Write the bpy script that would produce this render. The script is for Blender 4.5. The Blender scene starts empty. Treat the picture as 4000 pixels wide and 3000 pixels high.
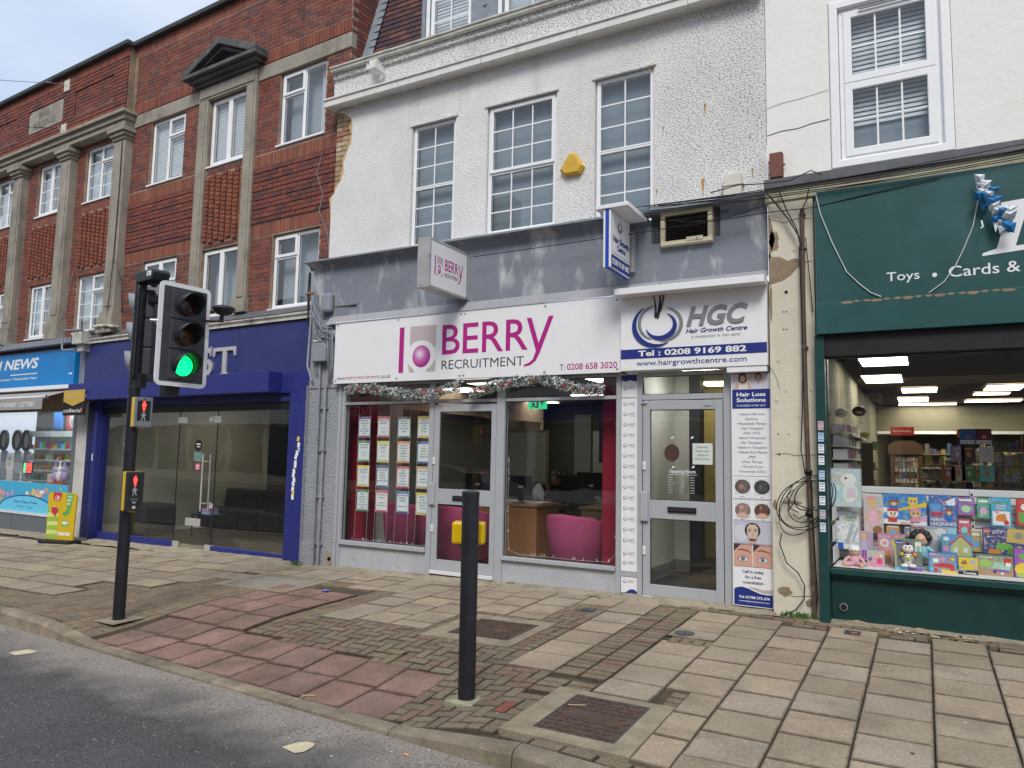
import bpy, bmesh, math, random
from mathutils import Matrix, Vector
random.seed(7)
R=math.radians
scene=bpy.context.scene
COL=scene.collection
# ---------------------------------------------------------------- camera
def make_camera():
    cd=bpy.data.cameras.new('camera'); co=bpy.data.objects.new('camera',cd); COL.objects.link(co)
    cd.sensor_width=36; cd.sensor_fit='HORIZONTAL'; cd.lens=2877.7/4000*36; cd.clip_start=.05; cd.clip_end=600
    roll,pitch,yaw=R(1.0914),R(5.596),R(29.243)
    f=Vector((-math.sin(yaw)*math.cos(pitch),math.cos(yaw)*math.cos(pitch),math.sin(pitch)))
    rt=Vector((math.cos(yaw),math.sin(yaw),0)); up=rt.cross(f)
    r2=rt*math.cos(roll)+up*math.sin(roll); u2=up*math.cos(roll)-rt*math.sin(roll)
    m=Matrix((r2,u2,-f)).transposed().to_4x4(); m.translation=Vector((0,0,1.48))
    co.matrix_world=m; scene.camera=co
make_camera()
# ---------------------------------------------------------------- world: overcast sky over a Nishita base
SUN_EL,SUN_AZ=R(47),R(158)
w=bpy.data.worlds.new('World'); scene.world=w; w.use_nodes=True
nt=w.node_tree; nt.nodes.clear()
out=nt.nodes.new('ShaderNodeOutputWorld'); bg=nt.nodes.new('ShaderNodeBackground')
sky=nt.nodes.new('ShaderNodeTexSky'); sky.sky_type='NISHITA'; sky.sun_disc=False
sky.sun_elevation=SUN_EL; sky.sun_rotation=SUN_AZ; sky.air_density=1.0; sky.dust_density=2.0
mul=nt.nodes.new('ShaderNodeMix'); mul.data_type='RGBA'; mul.blend_type='MIX'
tc=nt.nodes.new('ShaderNodeTexCoord'); mp=nt.nodes.new('ShaderNodeMapping'); mp.inputs['Scale'].default_value=(1.2,1.2,3.5)
nz=nt.nodes.new('ShaderNodeTexNoise'); nz.inputs['Scale'].default_value=1.6; nz.inputs['Detail'].default_value=5
cr=nt.nodes.new('ShaderNodeValToRGB'); cr.color_ramp.elements[0].position=.36; cr.color_ramp.elements[1].position=.66
cr.color_ramp.elements[0].color=(3.6,4.35,5.6,1); cr.color_ramp.elements[1].color=(5.5,5.9,6.5,1)
nt.links.new(tc.outputs['Generated'],mp.inputs['Vector']); nt.links.new(mp.outputs[0],nz.inputs['Vector']); nt.links.new(nz.outputs['Fac'],cr.inputs['Fac'])
mul.inputs['Factor'].default_value=.94
nt.links.new(sky.outputs[0],mul.inputs['A']); nt.links.new(cr.outputs['Color'],mul.inputs['B'])
nt.links.new(mul.outputs['Result'],bg.inputs['Color']); bg.inputs['Strength'].default_value=.10
nt.links.new(bg.outputs[0],out.inputs['Surface'])
# ---------------------------------------------------------------- soft sun behind cloud
sl=bpy.data.lights.new('sun','SUN'); sl.energy=1.5; sl.angle=R(22); sl.color=(1,.95,.88)
so=bpy.data.objects.new('sun',sl); COL.objects.link(so)
sd=Vector((math.sin(R(22))*math.cos(SUN_EL)*1.0,-math.cos(R(22))*math.cos(SUN_EL),math.sin(SUN_EL)))
so.rotation_euler=sd.to_track_quat('Z','Y').to_euler()
vs=scene.view_settings; vs.view_transform='Standard'; vs.look='None'; vs.gamma=1; vs.exposure=0.76
try: vs.use_curve_mapping=False
except Exception: pass
# ---------------------------------------------------------------- materials
MATS={}
def lin(c): return tuple((x/12.92 if x<=.04045 else ((x+.055)/1.055)**2.4) for x in c)
def mat(name,col,rough=.6,metal=0,var=.12,vs_=6,bump=0,bs=60,emit=None,es=0,spec=.4,dirt=None,coat=0,var2=None,isl=None,streak=None,det=6,alpha=None):
    """col is linear base colour. var: lightness mottling, isl: list of per-piece colours"""
    if name in MATS: return MATS[name]
    m=bpy.data.materials.new(name); m.use_nodes=True; n=m.node_tree; b=n.nodes['Principled BSDF']
    L=n.links.new
    b.inputs['Roughness'].default_value=rough; b.inputs['Metallic'].default_value=metal
    b.inputs['Specular IOR Level'].default_value=spec; b.inputs['Coat Weight'].default_value=coat
    tc=n.nodes.new('ShaderNodeTexCoord'); src=tc.outputs['Object']
    if isl:
        g=n.nodes.new('ShaderNodeNewGeometry'); oi=n.nodes.new('ShaderNodeObjectInfo')
        ad=n.nodes.new('ShaderNodeMath'); ad.operation='ADD'; fr=n.nodes.new('ShaderNodeMath'); fr.operation='FRACT'
        L(g.outputs['Random Per Island'],ad.inputs[0]); L(oi.outputs['Random'],ad.inputs[1]); L(ad.outputs[0],fr.inputs[0])
        rp=n.nodes.new('ShaderNodeValToRGB'); rp.color_ramp.interpolation='CONSTANT'
        els=rp.color_ramp.elements
        while len(els)<len(isl): els.new(.5)
        for i,c in enumerate(isl): els[i].position=i/len(isl); els[i].color=(*c,1)
        L(fr.outputs[0],rp.inputs['Fac']); cout=rp.outputs['Color']
        wp=n.nodes.new('ShaderNodeVectorMath'); wp.operation='ADD'
        g2=n.nodes.new('ShaderNodeNewGeometry'); L(g2.outputs['Position'],wp.inputs[0]); src=wp.outputs[0]
    else:
        rgb=n.nodes.new('ShaderNodeRGB'); rgb.outputs[0].default_value=(*col,1); cout=rgb.outputs[0]
        g2=n.nodes.new('ShaderNodeNewGeometry'); src=g2.outputs['Position']
    def noise(sc,de=det,ro=.6,v=None):
        t=n.nodes.new('ShaderNodeTexNoise'); t.inputs['Scale'].default_value=sc; t.inputs['Detail'].default_value=de; t.inputs['Roughness'].default_value=ro
        L(v or src,t.inputs['Vector']); return t.outputs['Fac']
    def mixc(fac,a,bcol,bt='MIX'):
        x=n.nodes.new('ShaderNodeMix'); x.data_type='RGBA'; x.blend_type=bt
        L(fac,x.inputs['Factor']); L(a,x.inputs['A'])
        if isinstance(bcol,tuple): x.inputs['B'].default_value=(*bcol,1)
        else: L(bcol,x.inputs['B'])
        return x.outputs['Result']
    def ramp(f,a,b_,va=0,vb=1):
        t=n.nodes.new('ShaderNodeMapRange'); t.inputs[1].default_value=a; t.inputs[2].default_value=b_; t.inputs[3].default_value=va; t.inputs[4].default_value=vb
        L(f,t.inputs[0]); return t.outputs[0]
    if var:
        f=ramp(noise(vs_),.25,.75,1-var,1+var)
        x=n.nodes.new('ShaderNodeMix'); x.data_type='RGBA'; x.blend_type='MULTIPLY'; x.inputs['Factor'].default_value=1
        L(cout,x.inputs['A']); cb=n.nodes.new('ShaderNodeCombineColor'); [L(f,cb.inputs[i]) for i in range(3)]; L(cb.outputs[0],x.inputs['B']); cout=x.outputs['Result']
    if var2: # fine speckle (scale, amount)
        f=ramp(noise(var2[0],3,.7),.3,.7,1-var2[1],1+var2[1])
        x=n.nodes.new('ShaderNodeMix'); x.data_type='RGBA'; x.blend_type='MULTIPLY'; x.inputs['Factor'].default_value=1
        L(cout,x.inputs['A']); cb=n.nodes.new('ShaderNodeCombineColor'); [L(f,cb.inputs[i]) for i in range(3)]; L(cb.outputs[0],x.inputs['B']); cout=x.outputs['Result']
    for d in (dirt or []): # (colour, scale, lo, hi, amount)
        f=ramp(noise(d[1],8,.65),d[2],d[3],0,d[4]); cout=mixc(f,cout,tuple(d[0]))
    for d in (streak or []): # vertical streaks (colour, scale, lo, hi, amount)
        mpn=n.nodes.new('ShaderNodeMapping'); mpn.inputs['Scale'].default_value=(1,1,d[5] if len(d)>5 else .12); L(src,mpn.inputs['Vector'])
        f=ramp(noise(d[1],6,.6,mpn.outputs[0]),d[2],d[3],0,d[4]); cout=mixc(f,cout,tuple(d[0]))
    L(cout,b.inputs['Base Color'])
    if bump:
        bn=n.nodes.new('ShaderNodeBump'); bn.inputs['Strength'].default_value=min(1,bump); bn.inputs['Distance'].default_value=.01*max(1,bump)
        L(noise(bs,4,.65),bn.inputs['Height']); L(bn.outputs[0],b.inputs['Normal'])
    if rough<.6 and not metal:
        f=ramp(noise(9,4),.3,.7,max(.05,rough-.08),rough+.1); L(f,b.inputs['Roughness'])
    if emit: b.inputs['Emission Color'].default_value=(*emit,1); b.inputs['Emission Strength'].default_value=es
    MATS[name]=m; return m
def glass(name,tint=(1,1,1),refl=1.0,tr=1.0):
    if name in MATS: return MATS[name]
    m=bpy.data.materials.new(name); m.use_nodes=True; n=m.node_tree; n.nodes.clear()
    o=n.nodes.new('ShaderNodeOutputMaterial'); mx=n.nodes.new('ShaderNodeMixShader'); t=n.nodes.new('ShaderNodeBsdfTransparent'); g=n.nodes.new('ShaderNodeBsdfGlossy')
    fr=n.nodes.new('ShaderNodeFresnel'); gb=n.nodes.new('ShaderNodeNewGeometry'); io=n.nodes.new('ShaderNodeMath'); io.operation='MULTIPLY_ADD'; io.inputs[1].default_value=-.83333; io.inputs[2].default_value=1.5; n.links.new(gb.outputs['Backfacing'],io.inputs[0]); n.links.new(io.outputs[0],fr.inputs['IOR']); mu=n.nodes.new('ShaderNodeMath'); mu.operation='MULTIPLY'; mu.inputs[1].default_value=refl; mu.use_clamp=True
    t.inputs[0].default_value=(*[c*tr for c in tint],1); g.inputs['Roughness'].default_value=.012; g.inputs[0].default_value=(1,1,1,1)
    nz=n.nodes.new('ShaderNodeTexNoise'); nz.inputs['Scale'].default_value=1.3; bp=n.nodes.new('ShaderNodeBump'); bp.inputs['Strength'].default_value=.12; bp.inputs['Distance'].default_value=.02
    ge=n.nodes.new('ShaderNodeNewGeometry'); n.links.new(ge.outputs['Position'],nz.inputs['Vector']); n.links.new(nz.outputs['Fac'],bp.inputs['Height']); n.links.new(bp.outputs[0],g.inputs['Normal'])
    n.links.new(fr.outputs[0],mu.inputs[0]); n.links.new(mu.outputs[0],mx.inputs[0]); n.links.new(t.outputs[0],mx.inputs[1]); n.links.new(g.outputs[0],mx.inputs[2]); n.links.new(mx.outputs[0],o.inputs[0])
    MATS[name]=m; return m
def edge_dirt(m,sx,sy,wd,col=(.055,.045,.03),amt=.85):
    # grime that has settled along the joints of each stone
    n=m.node_tree; L=n.links.new; b=n.nodes['Principled BSDF']; src=b.inputs['Base Color'].links[0].from_socket
    tc=n.nodes.new('ShaderNodeTexCoord'); sp=n.nodes.new('ShaderNodeSeparateXYZ'); L(tc.outputs['Generated'],sp.inputs[0])
    def M_(op,a,b_=None,c=None):
        t=n.nodes.new('ShaderNodeMath'); t.operation=op
        for i,v in enumerate((a,b_,c)):
            if v is None: continue
            if isinstance(v,(int,float)): t.inputs[i].default_value=v
            else: L(v,t.inputs[i])
        return t.outputs[0]
    ds=[M_('MULTIPLY',M_('SUBTRACT',.5,M_('ABSOLUTE',M_('SUBTRACT',sp.outputs[i],.5))),s) for i,s in ((0,sx),(1,sy))]
    g=n.nodes.new('ShaderNodeNewGeometry'); nz=n.nodes.new('ShaderNodeTexNoise'); nz.inputs['Scale'].default_value=14; nz.inputs['Detail'].default_value=5; L(g.outputs['Position'],nz.inputs['Vector'])
    d=M_('MULTIPLY_ADD',nz.outputs['Fac'],-wd*2.6,M_('MINIMUM',ds[0],ds[1])); 
    mr=n.nodes.new('ShaderNodeMapRange'); mr.inputs[1].default_value=-wd*1.3; mr.inputs[2].default_value=wd*.35; mr.inputs[3].default_value=amt; mr.inputs[4].default_value=0; L(d,mr.inputs[0])
    mx=n.nodes.new('ShaderNodeMix'); mx.data_type='RGBA'; mx.inputs['B'].default_value=(*col,1); L(mr.outputs[0],mx.inputs['Factor']); L(src,mx.inputs['A']); L(mx.outputs['Result'],b.inputs['Base Color'])
# ---------------------------------------------------------------- mesh builder
def rotz(a): return Matrix.Rotation(a,4,'Z')
class MB:
    def __init__(s,mx=None): s.v=[];s.f=[];s.mi=[];s.sm=[];s.mx=mx
    def add(s,vs,fs,mi=0,sm=False):
        o=len(s.v)
        if s.mx is not None: vs=[tuple(s.mx@Vector(v)) for v in vs]
        s.v+=[tuple(v) for v in vs]; s.f+=[tuple(i+o for i in f) for f in fs]; s.mi+=[mi]*len(fs); s.sm+=[sm]*len(fs); return s
    def box(s,x0,x1,y0,y1,z0,z1,mi=0):
        v=[(x0,y0,z0),(x1,y0,z0),(x1,y1,z0),(x0,y1,z0),(x0,y0,z1),(x1,y0,z1),(x1,y1,z1),(x0,y1,z1)]
        return s.add(v,[(0,1,5,4),(1,2,6,5),(2,3,7,6),(3,0,4,7),(4,5,6,7),(3,2,1,0)],mi)
    def cbox(s,x0,x1,y0,y1,z0,z1,c,mi=0): # box with chamfered front (y0) and outline edges
        v=[(x0,y0+c,z0),(x1,y0+c,z0),(x1,y0+c,z1),(x0,y0+c,z1),(x0+c,y0,z0+c),(x1-c,y0,z0+c),(x1-c,y0,z1-c),(x0+c,y0,z1-c),(x0,y1,z0),(x1,y1,z0),(x1,y1,z1),(x0,y1,z1)]
        return s.add(v,[(4,5,6,7),(0,1,5,4),(1,2,6,5),(2,3,7,6),(3,0,4,7),(0,8,9,1),(1,9,10,2),(2,10,11,3),(3,11,8,0)],mi)
    def tbox(s,x0,x1,y0,y1,z0,z1,c,mi=0): # chamfer on the top face
        v=[(x0,y0,z0),(x1,y0,z0),(x1,y1,z0),(x0,y1,z0),(x0,y0,z1-c),(x1,y0,z1-c),(x1,y1,z1-c),(x0,y1,z1-c),(x0+c,y0+c,z1),(x1-c,y0+c,z1),(x1-c,y1-c,z1),(x0+c,y1-c,z1)]
        return s.add(v,[(0,1,5,4),(1,2,6,5),(2,3,7,6),(3,0,4,7),(4,5,9,8),(5,6,10,9),(6,7,11,10),(7,4,8,11),(8,9,10,11)],mi)
    def quad(s,a,b,c,d,mi=0): return s.add([a,b,c,d],[(0,1,2,3)],mi)
    def prism(s,p,a,b,ax='y',mi=0): # polygon p extruded from a to b along axis
        n=len(p)
        def P(q,t):
            if ax=='y': return (q[0],t,q[1])
            if ax=='x': return (t,q[0],q[1])
            return (q[0],q[1],t)
        v=[P(q,a) for q in p]+[P(q,b) for q in p]
        return s.add(v,[tuple(range(n)),tuple(reversed(range(n,2*n)))]+[(i,i+n,(i+1)%n+n,(i+1)%n) for i in range(n)],mi)
    def cyl(s,p,q,r,r2=None,n=16,mi=0,cap=True,sm=True):
        p=Vector(p);q=Vector(q);r2=r if r2 is None else r2; d=(q-p).normalized(); u=d.orthogonal().normalized(); w_=d.cross(u)
        v=[];
        for c,rr in((p,r),(q,r2)):
            for i in range(n): a=2*math.pi*i/n; v.append(c+u*math.cos(a)*rr+w_*math.sin(a)*rr)
        s.add(v,[(i,(i+1)%n,(i+1)%n+n,i+n) for i in range(n)],mi,sm)
        if cap: s.add(v,[tuple(reversed(range(n))),tuple(range(n,2*n))],mi)
        return s
    def tube(s,pts,r,n=6,mi=0):
        pts=[Vector(p) for p in pts]; rings=[]; u=None
        for i,p in enumerate(pts):
            d=(pts[min(i+1,len(pts)-1)]-pts[max(i-1,0)]).normalized()
            if u is None: u=d.orthogonal().normalized()
            u=(u-d*u.dot(d)).normalized(); w_=d.cross(u)
            rings+= [p+(u*math.cos(2*math.pi*k/n)+w_*math.sin(2*math.pi*k/n))*r for k in range(n)]
        f=[(i*n+k,i*n+(k+1)%n,(i+1)*n+(k+1)%n,(i+1)*n+k) for i in range(len(pts)-1) for k in range(n)]
        return s.add(rings,f,mi,True)
    def ell(s,c,rx,ry,rz,nu=14,nv=9,mi=0,z0=-1.,z1=1.):
        v=[];a0=math.asin(max(-1,z0));a1=math.asin(min(1,z1))
        for j in range(nv+1):
            b=a0+(a1-a0)*j/nv
            for i in range(nu): a=2*math.pi*i/nu; v.append((c[0]+rx*math.cos(b)*math.cos(a),c[1]+ry*math.cos(b)*math.sin(a),c[2]+rz*math.sin(b)))
        return s.add(v,[(j*nu+i,j*nu+(i+1)%nu,(j+1)*nu+(i+1)%nu,(j+1)*nu+i) for j in range(nv) for i in range(nu)],mi,True)
    def disc(s,cx,cz,rx,rz,y,n=24,mi=0,a0=0,a1=360): # flat disc in the XZ plane, facing -Y
        if a1-a0>=360: v=[(cx+rx*math.cos(2*math.pi*i/n),y,cz+rz*math.sin(2*math.pi*i/n)) for i in range(n)]
        else: v=[(cx+rx*math.cos(R(a0+(a1-a0)*i/n)),y,cz+rz*math.sin(R(a0+(a1-a0)*i/n))) for i in range(n+1)]
        return s.add(v,[tuple(range(len(v)))],mi)
    def flat(s,pts,y,mi=0): return s.add([(p[0],y,p[1]) for p in pts],[tuple(range(len(pts)))],mi)
    def build(s,name,mats,parent=None,bevel=0):
        """vertices are in world coordinates; the origin is moved to the piece's base"""
        if s.v:
            xs=[p[0] for p in s.v]; ys=[p[1] for p in s.v]; zs=[p[2] for p in s.v]
            c=Vector(((min(xs)+max(xs))/2,(min(ys)+max(ys))/2,min(zs)))
        else: c=Vector((0,0,0))
        me=bpy.data.meshes.new(name); me.from_pydata([(p[0]-c.x,p[1]-c.y,p[2]-c.z) for p in s.v],[],s.f)
        if not isinstance(mats,(list,tuple)): mats=[mats]
        for m in mats: me.materials.append(m)
        if len(mats)>1: me.polygons.foreach_set('material_index',s.mi)
        if any(s.sm): me.polygons.foreach_set('use_smooth',s.sm)
        if name in ('wall','fascia_wall','inner_wall'):
            bm=bmesh.new(); bm.from_mesh(me); bmesh.ops.remove_doubles(bm,verts=bm.verts,dist=.0005); bm.to_mesh(me); bm.free()
        me.update(); o=bpy.data.objects.new(name,me); COL.objects.link(o); o.location=c
        WM[o.name]=Matrix.Translation(c); setp(o,parent)
        if bevel:
            b=o.modifiers.new('bevel','BEVEL'); b.width=bevel; b.segments=2; b.limit_method='ANGLE'
        return o
WM={}
def setp(o,parent):
    if parent:
        o.parent=parent; o.matrix_parent_inverse=WM[parent.name].inverted()
    return o
def tag(o,label,cat,group=None):
    o['label']=label; o['category']=cat
    if group: o['group']=group
    return o
def thing(name,label,cat,loc=(0,0,0),rz=0,group=None):
    o=bpy.data.objects.new(name,None); o.empty_display_size=.1; COL.objects.link(o); o.location=loc; o.rotation_euler=(0,0,rz)
    WM[o.name]=Matrix.Translation(Vector(loc))@rotz(rz)
    return tag(o,label,cat,group)
def struct(o): o['kind']='structure'; return o
def stuff(o): o['kind']='stuff'; return o
def inst(me,name,parent,loc,rot=(0,0,0),sc=(1,1,1)):
    """me in its own local coordinates, placed at a world position"""
    o=bpy.data.objects.new(name,me); COL.objects.link(o); o.location=loc; o.rotation_euler=rot; o.scale=sc; WM[o.name]=Matrix.Translation(Vector(loc)); return setp(o,parent)
def mesh_of(mb,name,mats):
    me=bpy.data.meshes.new(name); me.from_pydata(mb.v,[],mb.f)
    if not isinstance(mats,(list,tuple)): mats=[mats]
    for m in mats: me.materials.append(m)
    if len(mats)>1: me.polygons.foreach_set('material_index',mb.mi)
    me.update(); return me
# ---------------------------------------------------------------- lettering (outline text turned into mesh)
TC={}
def tmesh(s,bold=0,shear=0,ext=0,res=3):
    k=(s,bold,shear,ext,res)
    if k in TC: return TC[k]
    c=bpy.data.curves.new('t','FONT'); c.body=s; c.size=1; c.offset=bold; c.shear=shear; c.extrude=ext; c.resolution_u=res; c.align_x='LEFT'
    o=bpy.data.objects.new('t',c); me=bpy.data.meshes.new_from_object(o)
    v=[tuple(p.co) for p in me.vertices]; f=[tuple(p.vertices) for p in me.polygons]
    bpy.data.objects.remove(o); bpy.data.curves.remove(c); bpy.data.meshes.remove(me)
    TC[k]=(v,f); return TC[k]
def text(mb,s,x0,x1,z0,z1,y,mi=0,bold=0,shear=0,ext=0,res=3,fit='both'):
    """s fitted into x0..x1 / z0..z1 (glyph bounds) facing -Y, front face at y"""
    v,f=tmesh(s,bold,shear,ext,res)
    if not v: return
    ax=min(p[0] for p in v);bx=max(p[0] for p in v);az=min(p[1] for p in v);bz=max(p[1] for p in v)
    sx=(x1-x0)/(bx-ax); sz=(z1-z0)/(bz-az)
    mb.add([(x0+(p[0]-ax)*sx,y+(ext-p[2])*1.0,z0+(p[1]-az)*sz) for p in v],f,mi)
def textc(mb,s,cx,zb,h,y,mi=0,bold=0,shear=0,wmax=None,res=2,wid=.95,al='c'):
    """one line: centred at cx, baseline zb, capital height h"""
    v,f=tmesh(s,bold,shear,0,res)
    if not v: return
    ax=min(p[0] for p in v);bx=max(p[0] for p in v); k=h/.70; w_=(bx-ax)*k*wid; kx=k*wid
    if wmax and w_>wmax: kx*=wmax/w_; w_=wmax
    x0=cx-w_/2 if al=='c' else (cx if al=='l' else cx-w_)
    mb.add([(x0+(p[0]-ax)*kx,y,zb+p[1]*k) for p in v],f,mi)
# ================================================================ palette
M={}
def D(k,*a,**kw): M[k]=mat(k,*a,**kw); return M[k]
D('asphalt',(.092,.090,.092),.85,var=.22,vs_=1.6,dirt=[((.035,.034,.036),.9,.56,.70,.5),((.2,.19,.17),3.2,.64,.72,.4)],var2=(75,.75),bump=1.8,bs=90)
D('slab',(.36,.31,.25),.85,var=.13,vs_=1.5,var2=(60,.30),bump=.7,bs=120,isl=[(.345,.275,.198),(.31,.25,.18),(.37,.295,.21),(.325,.265,.195),(.29,.232,.168),(.335,.28,.215)],dirt=[((.11,.085,.06),2.6,.50,.78,.6),((.09,.08,.07),13,.70,.72,.7),((.15,.12,.09),.7,.5,.75,.45),((.5,.46,.4),40,.66,.75,.6)])
D('paver',(.2,.15,.1),.88,var=.16,vs_=8,var2=(95,.6),bump=1.4,bs=100,isl=[(.225,.175,.115),(.20,.155,.105),(.24,.185,.12),(.215,.15,.105),(.19,.155,.11),(.235,.185,.125),(.22,.14,.10),(.205,.165,.115),(.23,.19,.13)],dirt=[((.07,.06,.04),3,.5,.8,.5)])
D('paver_red',(.22,.07,.045),.85,var=.2,var2=(120,.2),bump=.8)
D('tactile',(.36,.165,.13),.85,var=.14,vs_=4,var2=(110,.18),bump=.6,bs=130,isl=[(.285,.175,.14),(.255,.155,.125),(.30,.185,.15),(.245,.155,.13)],dirt=[((.12,.085,.06),2.2,.40,.68,.8),((.07,.05,.035),5,.58,.78,.6)])
D('kerb',(.30,.25,.18),.85,var=.2,vs_=4,var2=(90,.25),bump=1,bs=110,isl=[(.31,.26,.19),(.27,.23,.17),(.34,.28,.2)],dirt=[((.07,.055,.035),2.5,.42,.7,.85)])
D('joint_dirt',(.075,.06,.04),.95,var=.4,vs_=6,bump=1,dirt=[((.05,.07,.02),3,.6,.75,.5)])
D('cement',(.33,.285,.21),.9,var=.25,vs_=5,var2=(70,.2),bump=1.2,bs=60,dirt=[((.13,.10,.06),3,.5,.7,.8)])
D('concrete_tan',(.28,.235,.165),.88,var=.3,vs_=7,var2=(90,.2),bump=.9,bs=80)
D('iron_rust',(.085,.055,.042),.7,var=.3,vs_=9,bump=1,bs=90,dirt=[((.14,.07,.035),6,.55,.75,.6)])
D('tray_grey',(.27,.245,.2),.9,var=.2,var2=(120,.25),bump=.8)
D('iron_dark',(.06,.065,.08),.55,var=.2)
D('road_paint',(.55,.48,.33),.8,var=.15,var2=(120,.25))
D('moss',(.05,.09,.015),.95,var=.4,vs_=30,bump=1)
M['paver_far']=mat('paver_far',(.2,.15,.1),.88,var=.16,vs_=8,var2=(95,.6),bump=1.4,bs=100,isl=[(.225,.175,.115),(.20,.155,.105),(.24,.185,.12),(.215,.15,.105),(.19,.155,.11),(.235,.185,.125)])
edge_dirt(M['slab'],.4,.4,.010,(.085,.065,.045),.72); edge_dirt(M['paver'],.2,.1,.008,(.06,.05,.035),.75); edge_dirt(M['paver_red'],.2,.1,.010); edge_dirt(M['tactile'],.4,.4,.017,(.07,.045,.03))
# ================================================================ ground heights
def kf(x): return 3.67-.092*(x+2.35) if x>-9.5 else 4.33-.06*(x+9.5)      # kerb front line
def sm(t): t=max(0,min(1,t)); return t*t*(3-2*t)
def G(x,y):
    z=min(0,.017*(x+2.2))+.025*(y-7.9)
    s=sm((x+7.6)/.9)*sm((-2.25-x)/.85); k=kf(x)+.14
    return z-.10*s*sm((k+1.5-y)/1.5)
def RZ(x,y): return min(0,.017*(x+2.2))-.105-.115+.018*(kf(x)-y)
# ---- pavement base
def sheet(fn,xs,ys,m,name,drop=0):
    mb=MB(); v=[(x,y,fn(x,y)-drop) for y in ys for x in xs]; n=len(xs)
    mb.add(v,[(j*n+i,j*n+i+1,(j+1)*n+i+1,(j+1)*n+i) for j in range(len(ys)-1) for i in range(n-1)],0,True)
    return struct(mb.build(name,m))
xs=[-40,-30,-24]+[-20+.25*i for i in range(101)]+[8,12,20,30]
mb=MB(); nx=len(xs); TY=[0,.02,.06,.12,.2,.35,.5,.65,.8,.95,1]
v=[]
for t in TY:
    for x in xs:
        y0=kf(x)+.10; y=y0+(9.6-y0)*t; v.append((x,y,G(x,y)-.028))
mb.add(v,[(j*nx+i,j*nx+i+1,(j+1)*nx+i+1,(j+1)*nx+i) for j in range(len(TY)-1) for i in range(nx-1)])
pavement=struct(mb.build('pavement',M['joint_dirt']))
# ---- road with worn aggregate band near the kerb (a real wear pattern)
road_m=M['asphalt']; n=road_m.node_tree; L=n.links.new; b=n.nodes['Principled BSDF']
src=b.inputs['Base Color'].links[0].from_socket
ge=n.nodes.new('ShaderNodeNewGeometry'); sp=n.nodes.new('ShaderNodeSeparateXYZ'); L(ge.outputs['Position'],sp.inputs[0])
m1=n.nodes.new('ShaderNodeMath'); m1.operation='MULTIPLY_ADD'; m1.inputs[1].default_value=.092; L(sp.outputs['X'],m1.inputs[0]); L(sp.outputs['Y'],m1.inputs[2])
nz=n.nodes.new('ShaderNodeTexNoise'); nz.inputs['Scale'].default_value=2.6; nz.inputs['Detail'].default_value=7; L(ge.outputs['Position'],nz.inputs['Vector'])
m2=n.nodes.new('ShaderNodeMath'); m2.operation='MULTIPLY_ADD'; m2.inputs[1].default_value=1.0; L(nz.outputs['Fac'],m2.inputs[0]); L(m1.outputs[0],m2.inputs[2])
mr=n.nodes.new('ShaderNodeMapRange'); mr.inputs[1].default_value=3.25; mr.inputs[2].default_value=3.85; L(m2.outputs[0],mr.inputs[0])
mx=n.nodes.new('ShaderNodeMix'); mx.data_type='RGBA'; mx.inputs['B'].default_value=(.38,.335,.295,1); L(src,mx.inputs['A'])
n2=n.nodes.new('ShaderNodeTexNoise'); n2.inputs['Scale'].default_value=62; n2.inputs['Detail'].default_value=4; L(ge.outputs['Position'],n2.inputs['Vector'])
m3=n.nodes.new('ShaderNodeMapRange'); m3.inputs[1].default_value=.28; m3.inputs[2].default_value=.54; L(n2.outputs['Fac'],m3.inputs[0])
m4=n.nodes.new('ShaderNodeMath'); m4.operation='MULTIPLY'; L(mr.outputs[0],m4.inputs[0]); L(m3.outputs[0],m4.inputs[1]); L(m4.outputs[0],mx.inputs['Factor'])
n5=n.nodes.new('ShaderNodeTexNoise'); n5.inputs['Scale'].default_value=48; n5.inputs['Detail'].default_value=1; L(ge.outputs['Position'],n5.inputs['Vector'])
m5=n.nodes.new('ShaderNodeMapRange'); m5.inputs[1].default_value=.70; m5.inputs[2].default_value=.74; L(n5.outputs['Fac'],m5.inputs[0])
mx2=n.nodes.new('ShaderNodeMix'); mx2.data_type='RGBA'; mx2.inputs['B'].default_value=(.34,.32,.29,1); L(mx.outputs['Result'],mx2.inputs['A']); L(m5.outputs[0],mx2.inputs['Factor'])
L(mx2.outputs['Result'],b.inputs['Base Color'])
mb=MB(); v=[]
TR=[0,.03,.06,.1,.15,.22,.32,.45,.6,.8,1]
for t in TR:
    for x in xs: y=kf(x)+.03-(kf(x)+.03+5.2)*t; v.append((x,y,RZ(x,y)))
mb.add(v,[(j*nx+i,j*nx+i+1,(j+1)*nx+i+1,(j+1)*nx+i) for j in range(len(TR)-1) for i in range(nx-1)],0,True)
road=struct(mb.build('road',road_m))
far=MB(); far.add([(-300,-300,-.75),(300,-300,-.75),(300,300,-.75),(-300,300,-.75)],[(0,1,2,3)]); struct(far.build('ground',M['asphalt']))
fp=MB()
fp.box(-60,45,-9.3,-5.05,-.6,-.2); struct(fp.build('far_pavement',M['concrete_tan']))
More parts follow.
